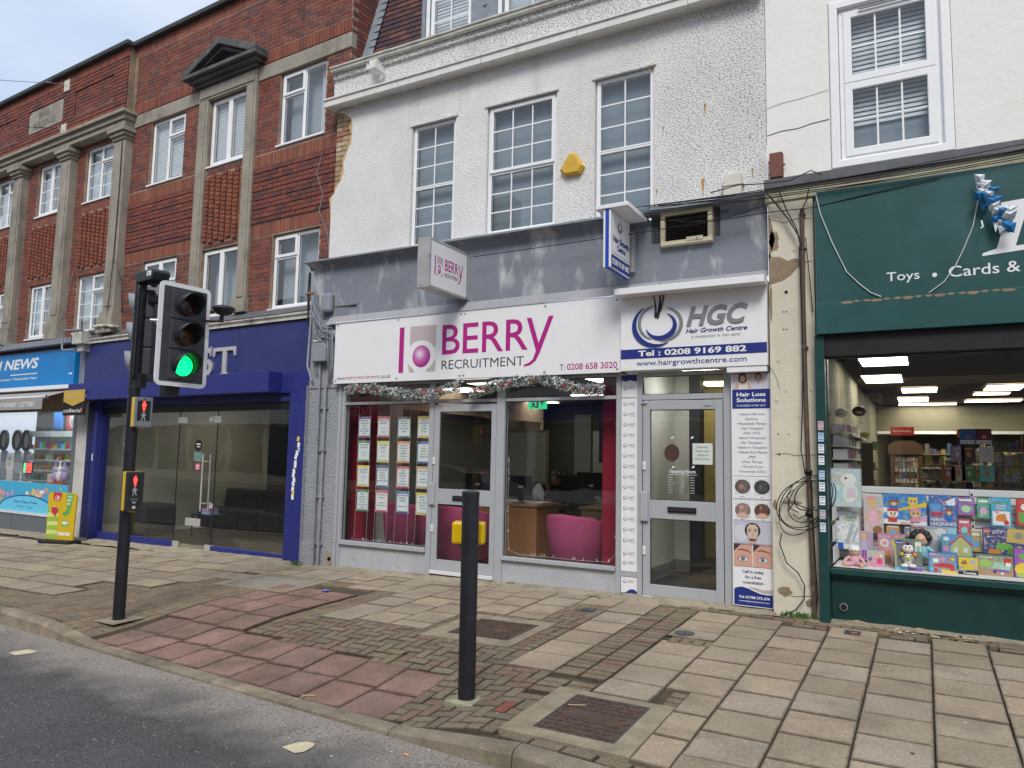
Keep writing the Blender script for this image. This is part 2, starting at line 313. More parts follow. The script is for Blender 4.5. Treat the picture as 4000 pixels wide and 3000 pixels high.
# ---- kerb stones
kerbroot=road
k=0; x=-20.2
while x<5:
    L_=.91; x1=x+L_; mb=MB(); g=.004
    def kp(xx,dy,top):
        y=kf(xx)+dy
        return (xx,y,(G(xx,kf(xx)+.14)+ .004 if top else RZ(xx,y)-.08))
    a,bb=x+g,x1-g
    prof=[(0.0,None),(.012,-.03),(.035,-.006),(.06,0),(.13,0),(.13,None)]
    v=[]
    for xx in (a,bb):
        for dy,dz in prof:
            y=kf(xx)+dy; zt=G(xx,kf(xx)+.14)+.002
            up=zt-RZ(xx,kf(xx))
            v.append((xx,y,RZ(xx,y)-.1) if dz is None else (xx,y,zt+dz*min(1,up/.1)))
    m_=len(prof)
    mb.add(v,[(i,i+1,i+1+m_,i+m_) for i in range(m_-1)]+[tuple(reversed(range(m_))),tuple(range(m_,2*m_))])
    mb.build('kerb_stone',M['kerb'],pavement); x=x1; k+=1
# ---- paving slabs
def normrot(x,y):
    e=.05; return (math.atan((G(x,y+e)-G(x,y-e))/(2*e)),-math.atan((G(x+e,y)-G(x-e,y))/(2*e)),0)
sl=[]
for w_,d_ in ((.4,.4),(.6,.4)):
    q=MB().tbox(-w_/2+.005,w_/2-.005,-d_/2+.0105,d_/2-.0105,-.05,0,.005); sl.append(mesh_of(q,'paving_slab',M['slab']))
COV=[]
def slab(cx,cy,w_=.4,d_=.4,big=0):
    COV.append((cx-w_/2,cy-d_/2,cx+w_/2,cy+d_/2))
    me=sl[1] if big else sl[0]; bw,bd=(.6,.4) if big else (.4,.4)
    r=normrot(cx,cy); o=inst(me,'paving_slab',pavement,(cx,cy,G(cx,cy)+random.uniform(-.0035,.0035)),(r[0]+random.uniform(-.006,.006),r[1]+random.uniform(-.006,.006),random.uniform(-.004,.004)),(w_/bw,d_/bd,1))
NEAR=(-2.22,3.86,-1.40,4.80)  # near manhole surround
def over(x0,x1,y0,y1,r): return x0<r[2] and x1>r[0] and y0<r[3] and y1>r[1]
# right-hand field
for kx in range(0,14):
    x0=-2.0+.4*kx; ph=7.07 if (kx==0 or kx%2) else 6.87
    y=ph+.4
    rows=[]
    top=7.5
    yy=ph
    while yy>3.2:
        rows.append((max(yy-.4,0),yy)); yy-=.4
    rows.insert(0,(ph,min(ph+.4,7.62 if ph>7 else 7.5)))
    for (ya,yb) in rows:
        kb=kf(x0+.2)+.15+(.105 if x0<-1.0 else .105)
        if yb<kb+.06: continue
        ya=max(ya,kb)
        if kx==0 and ya<4.74: ya=max(ya,4.74)
        if kx==0 and yb<4.9: continue
        if over(x0,x0+.4,ya,yb,(-2.2,3.8,-1.42,4.72)):
            if kx==0: continue
            xa=-1.42
            if x0+.4>xa: slab((xa+x0+.4)/2,(ya+yb)/2,x0+.4-xa,yb-ya)
            continue
        if kx==0 and abs((ya+yb)/2-6.47)<.15: continue
        slab(x0+.2,(ya+yb)/2,.4,yb-ya)
# left of the brick strip
MID=(-3.98,5.32,-3.02,6.36); TAN=(-7.62,6.2,-6.42,7.05)
def col(x0,ylo,yhi,ph,skip=[]):
    yy=ph
    while yy-.4>ylo-.3: yy-=.4
    while yy<yhi-.05:
        a=max(yy,ylo); b_=min(yy+.4,yhi); yy+=.4
        if b_-a<.12: continue
        if any(over(x0+.02,x0+.38,a+.02,b_-.02,s_) for s_ in skip): continue
        slab(x0+.2,(a+b_)/2,.4,b_-a)
for i in range(1,16):
    x0=-2.42-.4*i; off=.2*(i%2)
    lo=5.0 if i==1 else (6.42 if i<5 else 5.55 if i<8 else 6.78)
    if i==5: lo=5.62
    skip=[(-3.3,6.75,-2.85,7.15)] if i==2 else []
    if x0<-5.65: lo=6.80
    if x0<-6.3: lo=7.05
    col(x0,lo,7.62,5.62+off,skip)
# far-left field: 600 x 400 slabs laid along the street
for j in range(5,11):
    y0=3.9+.4*j if False else 5.75+.4*(j-5)
    x=-8.45 if True else 0
    xx=-8.42-.3*(j%2)-0
    pass
for j in range(-3,5):
    y0=5.75+.4*j
    xx=-7.62 if j>=1 else -8.1
    xx-=.3*(j%2)
    while xx>-17:
        if y0>kf(xx-.3)+.25 and not (j<0 and xx>-8.6): slab(xx-.3,y0+.2,.6,.4,1)
        xx-=.6
# ---- block pavers: 90-degree herringbone, plus a stretcher strip
hb=mesh_of(MB().tbox(-.0955,.0955,-.0455,.0455,-.05,0,.004),'block_paver',M['paver'])
hr=mesh_of(MB().tbox(-.0955,.0955,-.0455,.0455,-.05,0,.004),'block_paver',M['paver_red'])
pav=[]
for i in range(25):
    for c in range(2):
        pav.append((-2.315+.205*c,5.0+.0985*i+.05,0))
for i in range(6): pav.append((-2.315+.205*(i%2),4.9-.1*(i//2)-.05,0))
def zone(x,y): # is this cell block paving?
    k=kf(x)+.145
    if y<k+(.10 if x>-2.2 else 0) or y>7.62: return False
    if x<-6.9 and y>7.5: return False
    if any(a-.045<x<c+.045 and b_-.045<y<d+.045 for a,b_,c,d in COV): return False
    if -6.72<x<-3.08 and y<k+.81: return False                 # tactile rows
    if -6.80<x<-5.56 and y<6.80: return False                # tactile tail
    for r_ in ((-2.22,3.88,-1.42,4.72),(-3.92,5.42,-3.02,6.32),(-7.62,6.22,-6.42,7.02),(-3.06,6.93,-2.92,7.05),(-2.0,6.42,-1.6,6.68),(-2.42,4.6,-2.0,7.5)):
        if over(x-.043,x+.043,y-.043,y+.043,r_): return False
    return -11<x<2.9
for i in range(-110,29):
    for j in range(35,77):
        x,y=i*.1+.03,j*.1+.07; c=(i-j)%4
        if c==0 and zone(x,y) and zone(x+.1,y): pav.append((x+.05,y,0))
        elif c==0 and zone(x,y): pav.append((x,y,2))
        elif c==1 and zone(x,y) and not zone(x-.1,y): pav.append((x,y,2))
        elif c==3 and zone(x,y) and zone(x,y+.1): pav.append((x,y+.05,1))
        elif c==3 and zone(x,y): pav.append((x,y,2))
        elif c==2 and zone(x,y) and not zone(x,y-.1): pav.append((x,y,2))
# edge course along the kerb on the right and infills at the shopfronts
x=-2.18
while x<3: pav.append((x+.1,kf(x+.1)+.20,3)); x+=.203
for x0 in (-.41,.42,-4.9,-6.1): 
    for q in range(4): pav.append((x0+.05+.1*q,7.55 if x0>-1 else 7.66,1))
for q in range(12): pav.append((-3.25+.1*(q%4)+.05,6.80+.1*(q//4),1) if q<4 else (-1.95+.1*(q%4)+.05 if q<8 else -3.2+.1*(q%4),6.30 if q<8 else 7.1,1))
pav.sort(key=lambda p:p[0]**2+p[1]**2)
NP=290
rest=MB()
for idx,(x,y,o_) in enumerate(pav):
    r=normrot(x,y); z=G(x,y)-.002+random.uniform(-.0035,.0035)
    sc=(1,1,1); rz=0
    if o_==1: rz=R(90)
    if o_==2: sc=(.5,1,1)
    if o_==3: rz=-.09
    if idx<NP:
        if o_==1: r=(r[1],-r[0],0)
        me=hr if abs(x+2.36)<.08 and abs(y-4.26)<.052 else hb
        inst(me,'block_paver',pavement,(x,y,z),(r[0]+random.uniform(-.01,.01),r[1]+random.uniform(-.01,.01),rz+random.uniform(-.008,.008)),sc)
    else:
        rest.mx=Matrix.Translation((x,y,z))@Matrix.Rotation(r[0],4,'X')@Matrix.Rotation(r[1],4,'Y')@Matrix.Rotation(rz+random.uniform(-.01,.01),4,'Z')@Matrix.Diagonal((*sc,1)); rest.tbox(-.0955,.0955,-.0455,.0455,-.05,0,.004)
stuff(rest.build('block_pavers',M['paver_far'],pavement))
# ---- tactile paving
q=MB().tbox(-.196,.196,-.196,.196,-.05,0,.004)
for a in range(6):
    for b_ in range(6):
        cx,cy=-.165+.066*a,-.165+.066*b_; n_=6; v=[(cx+.0125*math.cos(t*math.pi/3),cy+.0125*math.sin(t*math.pi/3),0) for t in range(6)]+[(cx+.008*math.cos(t*math.pi/3),cy+.008*math.sin(t*math.pi/3),.005) for t in range(6)]
        q.add(v,[(t,(t+1)%6,(t+1)%6+6,t+6) for t in range(6)]+[tuple(range(6,12))])
tac=mesh_of(q,'tactile_slab',M['tactile'])
def tactile(x,y,rz=0):
    r=normrot(x,y); inst(tac,'tactile_slab',pavement,(x,y,G(x,y)+random.uniform(-.002,.003)),(r[0],r[1],rz))
for i in range(9):
    x=-3.3-.4*i
    for j in range(2): tactile(x,kf(x)+.145+.2+.4*j,-.088 if False else 0)
for i in range(3):
    x=-5.78-.4*i; y=kf(x)+.145+.8+.2
    while y+.2<6.85: tactile(x,y); y+=.4
# ---- manhole covers, each with its frame
def frame_ring(o,i_,name,m,parent,h=.004):
    mb=MB()
    ring=[(o[0],o[1],i_[0],i_[1])]
    (ax,ay,bx,by),(cx,cy,dx,dy)=o,i_
    for (x0,y0,x1,y1) in ((ax,ay,bx,cy),(ax,dy,bx,by),(ax,cy,cx,dy),(dx,cy,bx,dy)):
        mb.add([(x0,y0,G(x0,y0)+h),(x1,y0,G(x1,y0)+h),(x1,y1,G(x1,y1)+h),(x0,y1,G(x0,y1)+h),(x0,y0,G(x0,y0)-.05),(x1,y0,G(x1,y0)-.05),(x1,y1,G(x1,y1)-.05),(x0,y1,G(x0,y1)-.05)],[(0,1,2,3),(4,5,1,0),(5,6,2,1),(6,7,3,2),(7,4,0,3)])
    return mb.build(name,m,parent)
def cover(nm,label,o,i_,mlid,mfr,pattern,rot=0):
    cx,cy=(i_[0]+i_[2])/2,(i_[1]+i_[3])/2
    t=thing('manhole_cover',label,'manhole cover',(cx,cy,G(cx,cy)))
    frame_ring(o,i_,'concrete_surround',mfr,t)
    gx,gy=normrot(cx,cy)[:2]
    mx=Matrix.Translation((cx,cy,G(cx,cy)+.002))@Matrix.Rotation(gx,4,'X')@Matrix.Rotation(gy,4,'Y')@rotz(rot)
    w_,d_=(i_[2]-i_[0])/2,(i_[3]-i_[1])/2
    mb=MB(mx); mb.box(-w_+.012,w_-.012,-d_+.012,d_-.012,-.04,0); mb.build('lid',mlid,t)
    fb=MB(mx)
    for (a,b_,c,d) in ((-w_,w_,-d_,-d_+.01),(-w_,w_,d_-.01,d_),(-w_,-w_+.01,-d_+.01,d_-.01),(w_-.01,w_,-d_+.01,d_-.01)): fb.box(a,b_,c,d,-.05,.001)
    fb.build('iron_frame',M['iron_dark'],t)
    if pattern:
        pb=MB(mx); nx_=int(w_*2/.062); ny=int(d_*2/.062)
        for a in range(nx_):
            for b_ in range(ny):
                px=-w_+.035+.062*(a+.3*(b_%2)); py=-d_+.04+.062*b_
                if px>w_-.04 or py>d_-.04: continue
                if abs(py)<.035 and abs(px)<.17: continue
                if (a+b_)%2: pts=[(-.024,-.006),(-.012,-.016),(.024,.006),(.012,.016)]
                else: pts=[(-.024,.006),(.012,-.016),(.024,-.006),(-.012,.016)]
                pb.prism([(px+u,py+v_) for u,v_ in pts],0,.0065,'z')
        pb.build('tread_pattern',mlid,t)
    return t
cover('a','large rusty square manhole cover in a tan concrete surround, nearest the kerb',(-2.22,3.88,-1.42,4.72),(-2.06,4.0,-1.55,4.64),M['iron_rust'],M['concrete_tan'],1)
cover('b','rusty manhole cover set in brick paving behind the black bollard',(-3.92,5.42,-3.02,6.32),(-3.74,5.58,-3.12,6.18),M['iron_rust'],M['concrete_tan'],1)
cover('c','grey infill manhole cover beside the pink tactile paving',(-7.62,6.22,-6.42,7.02),(-7.47,6.32,-6.55,6.94),M['tray_grey'],M['concrete_tan'],0)
def small(name,label,cat,mk):
    mb=MB(); mk(mb); return tag(mb.build(name,M['iron_dark']),label,cat)
small('stopcock_cover','small dark square stopcock cover between slabs near the white door','utility cover',lambda m:m.add([(x,y,G(x,y)+.004+h) for h in (-.03,0) for x,y in ((-3.06,6.93),(-2.92,6.93),(-2.92,7.05),(-3.06,7.05))],[(0,1,5,4),(1,2,6,5),(2,3,7,6),(3,0,4,7),(4,5,6,7)]))
small('stopcock_cover','small grey square cover at the foot of the cream pillar with an orange leaf','utility cover',lambda m:m.add([(x,y,G(x,y)+.006+h) for h in (-.03,0) for x,y in ((-.67,7.24),(-.54,7.24),(-.54,7.38),(-.67,7.38))],[(0,1,5,4),(1,2,6,5),(2,3,7,6),(3,0,4,7),(4,5,6,7)]))
small('access_cap','small round grey cap set in cement among the slabs','utility cover',lambda m:m.cyl((-1.88,6.54,G(-1.88,6.54)-.02),(-1.88,6.54,G(-1.88,6.54)+.006),.085,n=24))
mb=MB(); mb.add([(x,y,G(x,y)-.001) for x,y in ((-2.0,6.42),(-1.6,6.42),(-1.6,6.68),(-2.0,6.68))],[(0,1,2,3)]); mb.build('cement_patch',M['cement'],pavement)
# cement haunch along the shopfronts
mb=MB(); xs2=[-20+.11*i for i in range(215)]; v=[]
def back(x): return 7.9 if x>-7.5 else 8.0-(x+7.5)*math.tan(R(2.81))
for t in (0,.5,1):
    for x in xs2:
        y0=7.6+.035*math.sin(x*3.1)+.03*math.sin(x*9.7+1)+ (0 if x>-7.5 else back(x)-8.0); y1=back(x)+.25; y=y0+(y1-y0)*t; v.append((x,y,G(x,y)+(-.004,.016,.03)[int(t*2)]+.004*math.sin(x*17)))
nn=len(xs2); mb.add(v,[(j*nn+i,j*nn+i+1,(j+1)*nn+i+1,(j+1)*nn+i) for j in range(2) for i in range(nn-1)],0,True)
mb.build('cement_strip',M['cement'],pavement)
# road studs / worn paint marks
def stud(pts,label):
    mb=MB(); mb.add([(x,y,RZ(x,y)+.006) for x,y in pts],[tuple(range(len(pts)))]); tag(mb.build('crossing_stud',M['road_paint']),label,'road marking')
stud([(-3.31,3.26),(-3.18,3.23),(-3.15,3.27),(-3.16,3.36),(-3.19,3.40),(-3.25,3.40),(-3.29,3.35)],'worn cream crossing mark on the asphalt near the bottom of the picture')
stud([(-6.95,3.62),(-6.80,3.60),(-6.76,3.70),(-6.79,3.78),(-6.93,3.77)],'worn cream crossing mark on the asphalt at the far left')
# ================================================================ helpers for facades
D('upvc',(.80,.81,.82),.35,var=.03,vs_=5,streak=[((.55,.55,.5),6,.6,.8,.25)])
D('upvc_dull',(.68,.69,.70),.4,var=.05,streak=[((.4,.4,.36),6,.55,.8,.4)])
D('gasket',(.02,.02,.022),.6,var=0)
M['glass']=glass('glass',(.95,.97,.96),1.8); M['glass_up']=glass('glass_up',(.9,.93,.95),1.9,.9)
D('blind_pale',(.62,.68,.69),.8,var=.06,vs_=3)
D('sky_tone_grey',(.29,.345,.38),.8,var=.05,vs_=2)  # sheet added behind upper panes, its blue-grey carries the tone of reflected sky
D('room_dark',(.05,.055,.06),.9,var=.2)
D('curtain',(.42,.46,.50),.9,var=.1)
def wallgrid(mb,x0,x1,z0,z1,y,holes,depth,mi=0,mi2=None,maxc=None):
    xs=sorted({x0,x1}|{max(x0,min(x1,h[0])) for h in holes}|{max(x0,min(x1,h[1])) for h in holes}); zs=sorted({z0,z1}|{max(z0,min(z1,h[2])) for h in holes}|{max(z0,min(z1,h[3])) for h in holes})
    for i in range(len(xs)-1):
        for j in range(len(zs)-1):
            cx,cz=(xs[i]+xs[i+1])/2,(zs[j]+zs[j+1])/2
            if any(h[0]<cx<h[1] and h[2]<cz<h[3] for h in holes): continue
            mb.quad((xs[i],y,zs[j]),(xs[i+1],y,zs[j]),(xs[i+1],y,zs[j+1]),(xs[i],y,zs[j+1]),mi)
    m2=mi if mi2 is None else mi2
    for a,b_,c,d in holes:
        yb=y+depth
        mb.quad((a,y,c),(a,yb,c),(a,yb,d),(a,y,d),m2); mb.quad((b_,y,d),(b_,yb,d),(b_,yb,c),(b_,y,c),m2)
        mb.quad((a,y,d),(a,yb,d),(b_,yb,d),(b_,y,d),m2); mb.quad((a,y,c),(b_,y,c),(b_,yb,c),(a,yb,c),m2)
def rectframe(mb,x0,x1,z0,z1,y0,y1,w_,mi=0,c=.006):
    def strip(pts_o,pts_i): pass
    o=[(x0,z0),(x1,z0),(x1,z1),(x0,z1)]; i_=[(x0+w_,z0+w_),(x1-w_,z0+w_),(x1-w_,z1-w_),(x0+w_,z1-w_)]
    oc=[(x0+c,z0+c),(x1-c,z0+c),(x1-c,z1-c),(x0+c,z1-c)]; ic=[(x0+w_-c,z0+w_-c),(x1-w_+c,z0+w_-c),(x1-w_+c,z1-w_+c),(x0+w_-c,z1-w_+c)]
    v=[(p[0],y1,p[1]) for p in o]+[(p[0],y0+c,p[1]) for p in o]+[(p[0],y0,p[1]) for p in oc]+[(p[0],y0,p[1]) for p in ic]+[(p[0],y0+c,p[1]) for p in i_]+[(p[0],y1,p[1]) for p in i_]
    f=[]
    for k in range(5):
        for q in range(4): f.append((k*4+q,k*4+(q+1)%4,(k+1)*4+(q+1)%4,(k+1)*4+q))
    mb.add(v,f,mi)
def upvc(parent,x0,x1,z0,z1,y,lights,mx=None,fw=.05,back='blind_pale',frame='upvc',gl='glass_up',bd=.10,sill=True,slats=False,name='window'):
    """lights: (fx0,fx1,fz0,fz1,opening,nx,nz) in fractions of the clear opening"""
    mb=MB(mx); rectframe(mb,x0,x1,z0,z1,y,y+.06,fw)
    ix0,ix1,iz0,iz1=x0+fw*.55,x1-fw*.55,z0+fw*.55,z1-fw*.55; W_=ix1-ix0;H_=iz1-iz0
    for (a,b_,c,d,op,nx_,nz_) in lights:
        lx0,lx1,lz0,lz1=ix0+a*W_,ix0+b_*W_,iz0+c*H_,iz0+d*H_
        pass
    wn=mb.build(name,M[frame],parent)
    if sill: sb_=MB(mx); sb_.box(x0-.03,x1+.03,y-.075,y+.02,z0-.028,z0-.001); sb_.build('sill',M[frame],wn)
    for (a,b_,c,d,op,nx_,nz_) in lights:
        lx0,lx1,lz0,lz1=ix0+a*W_,ix0+b_*W_,iz0+c*H_,iz0+d*H_; sh_=MB(mx); rectframe(sh_,lx0,lx1,lz0,lz1,y-(.014 if op else -.004),y+.05,fw*(1.05 if op else .62),c=.008); sh_.build('sash',M[frame],wn); k=fw*(1.05 if op else .62)-.004
        gx0,gx1,gz0,gz1=lx0+k,lx1-k,lz0+k,lz1-k; gy=y+.02
        g=MB(mx); g.quad((gx0,gy,gz0),(gx1,gy,gz0),(gx1,gy,gz1),(gx0,gy,gz1)); g.build('pane',M[gl],wn)
        s_=MB(mx)
        for (p,q,r_,t) in ((gx0,gx0+.006,gz0,gz1),(gx1-.006,gx1,gz0,gz1),(gx0+.006,gx1-.006,gz0,gz0+.006),(gx0+.006,gx1-.006,gz1-.006,gz1)): pass
        rectframe(s_,gx0,gx1,gz0,gz1,gy-.006,gy-.001,.007,0,.001); s_.build('seal',M['gasket'],wn)
        if nx_>1 or nz_>1:
            bm=MB(mx)
            for i in range(1,nx_): xx=gx0+(gx1-gx0)*i/nx_; bm.box(xx-.0085,xx+.0085,gy-.008,gy-.002,gz0,gz1)
            for j in range(1,nz_): zz=gz0+(gz1-gz0)*j/nz_; bm.box(gx0,gx1,gy-.0088,gy-.0028,zz-.0085,zz+.0085)
            bm.build('glazing_bars',M[frame],wn)
    bk=MB(mx); bk.quad((x0+.01,y+bd,z0+.01),(x1-.01,y+bd,z0+.01),(x1-.01,y+bd,z1-.01),(x0+.01,y+bd,z1-.01)); bk.build('window_backing' if back!='room_dark' else 'dark_room',M[back],wn)
    if slats:
        sb=MB(mx); zz,zt=slats
        while zz<zt: sb.add([(x0+.03,y+bd-.026,zz),(x1-.03,y+bd-.026,zz),(x1-.03,y+bd-.022,zz+.034),(x0+.03,y+bd-.022,zz+.034)],[(0,1,2,3)]); zz+=.050
        sb.build('blind_slats',M['upvc'],wn)
    return wn
# ================================================================ red brick building
BM=Matrix.Translation((-7.5,8.0,0))@rotz(-R(2.81))
def bw(u,v,z): return tuple(BM@Vector((u,v,z)))
reds=[(.215,.062,.044),(.185,.056,.043),(.24,.075,.050),(.13,.056,.050),(.205,.064,.047),(.16,.056,.048),(.215,.058,.043),(.118,.052,.050),(.225,.068,.048),(.18,.053,.043)]
dk=[((.05,.035,.03),1.3,.52,.82,.5)]
D('brick',(.2,.05,.035),.85,var=.22,vs_=25,var2=(120,.16),bump=1,bs=80,isl=reds,dirt=dk)
D('brick_orange',(.3,.08,.04),.85,var=.2,vs_=25,bump=1,bs=80,isl=[(.25,.078,.049),(.215,.068,.045),(.28,.092,.054),(.19,.062,.046),(.24,.075,.048)],dirt=dk)
D('mortar',(.34,.25,.18),.95,var=.25,vs_=7,bump=1,bs=120,dirt=[((.05,.035,.03),1.2,.45,.75,.75)])
D('stone',(.33,.30,.245),.88,var=.16,vs_=4,var2=(60,.15),bump=1,bs=50,dirt=[((.07,.068,.062),1.6,.50,.76,.6)],streak=[((.07,.066,.06),4,.56,.78,.55)])
D('stone_dark',(.12,.12,.12),.88,var=.3,vs_=5,var2=(60,.2),bump=1,bs=50,dirt=[((.03,.035,.04),2.2,.4,.7,.75),((.3,.27,.22),5,.62,.75,.5)])
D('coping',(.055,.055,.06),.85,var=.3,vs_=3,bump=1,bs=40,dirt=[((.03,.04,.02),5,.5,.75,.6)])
brick=thing('brick_building','three storey red brick building with pilasters, white windows and a small pediment','building',(-7.5,8.0,0),-R(2.81))
HOL=[(-4.96,-3.92,6.33,7.57),(-3.21,-2.21,6.32,7.56),(-1.42,-.37,6.34,7.57),(-4.96,-3.92,3.66,4.90),(-3.21,-2.21,3.66,4.88),(-1.42,-.37,3.66,4.89),
     (-7.18,-6.14,6.38,7.52),(-9.08,-8.06,6.38,7.52),(-11.0,-9.98,6.38,7.52),(-7.18,-6.14,3.72,4.90),(-9.08,-8.06,3.72,4.90),(-11.0,-9.98,3.72,4.90),(-12.9,-11.9,6.38,7.52),(-12.9,-11.9,3.72,4.90)]
mb=MB(BM); wallgrid(mb,-20,.15,2.2,9.25,.005,HOL,.12); mb.quad((.138,.012,2.2),(.138,6,2.2),(.138,6,9.25),(.138,.012,9.25)); mb.quad((-20,.012,9.25),(.15,.012,9.25),(.15,6,9.25),(-20,6,9.25)); mb.quad((.15,6,0),(-20,6,0),(-20,6,9.25),(.15,6,9.25))
mb.build('wall',M['mortar'],brick)
ub=mesh_of(MB().cbox(-.107,.107,0,.03,-.0325,.0325,.003),'brick',M['brick'])
us=mesh_of(MB().cbox(-.0325,.0325,0,.03,-.105,.105,.003),'brick',M['brick_orange'])
BL=[]  # (u,v,z,kind,scale)
def inside(u,z,hs,m=.0):
    return any(h[0]-m<u<h[1]+m and h[2]-m<z<h[3]+m for h in hs)
def courses(u0,u1,z0,z1,hs,v=0,skip=None,vfun=None,pitch=.0755):
    n=int(round((z1-z0)/pitch)); dz=(z1-z0)/n
    for j in range(n):
        z=z0+dz*(j+.5); rows=[(u0,u1)]
        for h in hs:
            if h[2]-.01<z<h[3]+.01:
                nr=[]
                for a,b_ in rows:
                    if h[1]<=a or h[0]>=b_: nr.append((a,b_))
                    else:
                        if h[0]>a: nr.append((a,h[0]))
                        if h[1]<b_: nr.append((h[1],b_))
                rows=nr
        vv=v+(vfun(j,z) if vfun else 0)
        for a,b_ in rows:
            # lattice aligned to 0.225
            k=math.floor(a/.225)-1; off=.1125*(j%2)
            while True:
                s=k*.225+off; e=s+.225; k+=1
                if s>=b_: break
                s2,e2=max(s,a),min(e,b_)
                if e2-s2<.035: continue
                parts=[(s2,e2)]
                if (j+k)%5==0 and e2-s2>.2: parts=[(s2,s2+.1125),(s2+.1125,e2)]
                for p,q in parts: BL.append(((p+q)/2,vv+random.uniform(-.003,.002),z,0,(q-p-.010)/.214,(dz-.0105)/.065))
def soldiers(u0,u1,z0,z1,v=0,hs=[]):
    n=int(round((u1-u0)/.0755)); du=(u1-u0)/n
    for i in range(n):
        u=u0+du*(i+.5)
        if inside(u,(z0+z1)/2,hs,.02): continue
        BL.append((u,v+random.uniform(-.002,.002),(z0+z1)/2,1,(du-.010)/.065,(z1-z0-.010)/.21))
REX=[h for h in HOL]+[(-3.47,-1.95,3.6,8.0)]+[(-5.93+0,-5.55,3.6,7.6),(-7.87,-7.50,3.6,7.6),(-9.86,-9.49,3.6,7.6),(-11.8,-11.45,3.6,7.6)]
# right bay
courses(-5.55,.14,8.07,9.02,[])
BL[:]=[p for p in BL if not (abs(p[0]+2.71)<.95 and p[2]<8.05+.30*(1-abs(p[0]+2.71)/.95))]
soldiers(-5.66,.14,9.03,9.22,.0)
soldiers(-5.55,.14,7.83,8.05,-.016,[(-3.55,-1.87,7.8,8.3)])
courses(-5.55,.14,6.30,7.57,REX)
soldiers(-5.55,-3.47,6.06,6.28,0,[]); soldiers(-1.95,.14,6.06,6.28,0,[])
band=lambda j,z:-.020 if j%2 else -.013
courses(-5.55,-3.47,5.14,6.05,REX,0,None,band); courses(-1.95,.14,5.14,6.05,REX,0,None,band)
RL=MB(BM)  # dark strips stand in for the shadow lines between paired courses
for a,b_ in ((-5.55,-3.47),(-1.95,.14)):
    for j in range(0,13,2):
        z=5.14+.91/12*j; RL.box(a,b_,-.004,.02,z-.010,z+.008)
RL.build('recess_shadow_line',M['coping'],brick)
soldiers(-5.55,-3.47,4.91,5.13,0,[]); soldiers(-1.95,.14,4.91,5.13,0,[])
courses(-5.55,.14,3.62,4.90,REX)
# left bay
courses(-14,-5.55,7.52,7.60,[(-5.93,-5.55,3,8)]); courses(-14,-5.55,6.30,7.52,REX); courses(-14,-5.55,3.66,4.95,REX)
LB=[(-7.5,-5.95),(-9.49,-7.87),(-11.45,-9.86),(-13.4,-11.8)]
for a,b_ in LB:
    courses(a,a+.30,4.95,6.30,[]); courses(b_-.12,b_,4.95,6.30,[]); 
    soldiers(a+.31,b_-.13,6.18,6.30); courses(a+.31,b_-.13,4.95,5.02,[])
def ribs(a,b_,z0,z1,v=0):
    n=int((b_-a)/.142); p_=(b_-a)/n
    for i in range(n):
        for (du,wd,pr) in ((0,.098,-.034),(p_/2,p_-.110,.0)):
            u=a+p_*(i+.25)+du; zz=z0+(.038 if (i%2==0) and du==0 else 0)
            while zz+.07<z1+.01:
                BL.append((u,v+pr+random.uniform(-.002,.002),zz+.0375,2,wd/.065,.31)); zz+=.0755
for a,b_ in LB: ribs(a+.32,b_-.13,5.03,6.18)
ribs(-3.18,-2.24,4.98,6.18); courses(-3.47+.28,-2.22,4.90,4.97,[]);courses(-3.19,-2.22,6.2,6.29,[])
# upper wall of the left bay stands 12 cm proud
PV=-.12
mb=MB(BM); mb.box(-20,-5.66,PV+.022,.0,7.87,9.25); mb.build('parapet_backing',M['mortar'],brick)
PAN=[(-7.55,-6.15,8.28,8.79),(-11.6,-10.0,8.28,8.79)]; PLQ=(-9.42,-8.02,8.26,8.76)
courses(-14,-5.67,8.09,9.02,[PLQ]+PAN,PV-.008); 
for p in PAN: courses(p[0]+.0,p[1],p[2],p[3],[],PV+.014)
soldiers(-14,-5.67,9.03,9.22,PV-.004); soldiers(-14,-5.67,7.88,8.08,PV-.014)
# choose the 300 nearest pieces as single bricks, the rest is one joined part
eye=Vector((0,0,1.48)); keyed=sorted(BL,key=lambda p:(Vector(bw(p[0],p[1],p[2]))-eye).length)
vis=[p for p in keyed if p[0]>-5.4]
single=set(id(p) for p in vis[:290])
restb=MB(BM); resto=MB(BM)
for p in BL:
    u,v,z,kd,su,sz=p
    if id(p) in single: inst(ub if kd==0 else us,'brick',brick,bw(u,v,z),(0,0,-R(2.81)),(su,1,sz))
    elif kd==0: hw,hh=.107*su,.0325*sz; restb.cbox(u-hw,u+hw,v,v+.03,z-hh,z+hh,.003)
    elif kd==2: hw,hh=.0325*su,.105*sz; resto.cbox(u-hw,u+hw,v,.03,z-hh,z+hh,.004)
    elif kd==1: hw,hh=.0325*su,.105*sz; resto.cbox(u-hw,u+hw,v,v+.03,z-hh,z+hh,.003)
    else: hw,hh=.0325*su,.105*sz; restb.cbox(u-hw,u+hw,v,.03,z-hh,z+hh,.004)
# return wall bricks at the right hand end
for j in range(23):
    z=7.2+.0755*(j+.5); 
    for i in range(14):
        y0=.0+.225*i+.1125*(j%2)
        restb.add([(.150,y0+.005,z-.0325),(.150,y0+.220,z-.0325),(.150,y0+.220,z+.0325),(.150,y0+.005,z+.0325),(.138,y0+.005,z-.0325),(.138,y0+.220,z-.0325),(.138,y0+.220,z+.0325),(.138,y0+.005,z+.0325)],[(0,1,2,3),(4,5,1,0),(5,6,2,1),(6,7,3,2),(7,4,0,3)])
stuff(restb.build('brickwork',M['brick'],brick)); stuff(resto.build('soldier_brickwork',M['brick_orange'],brick))
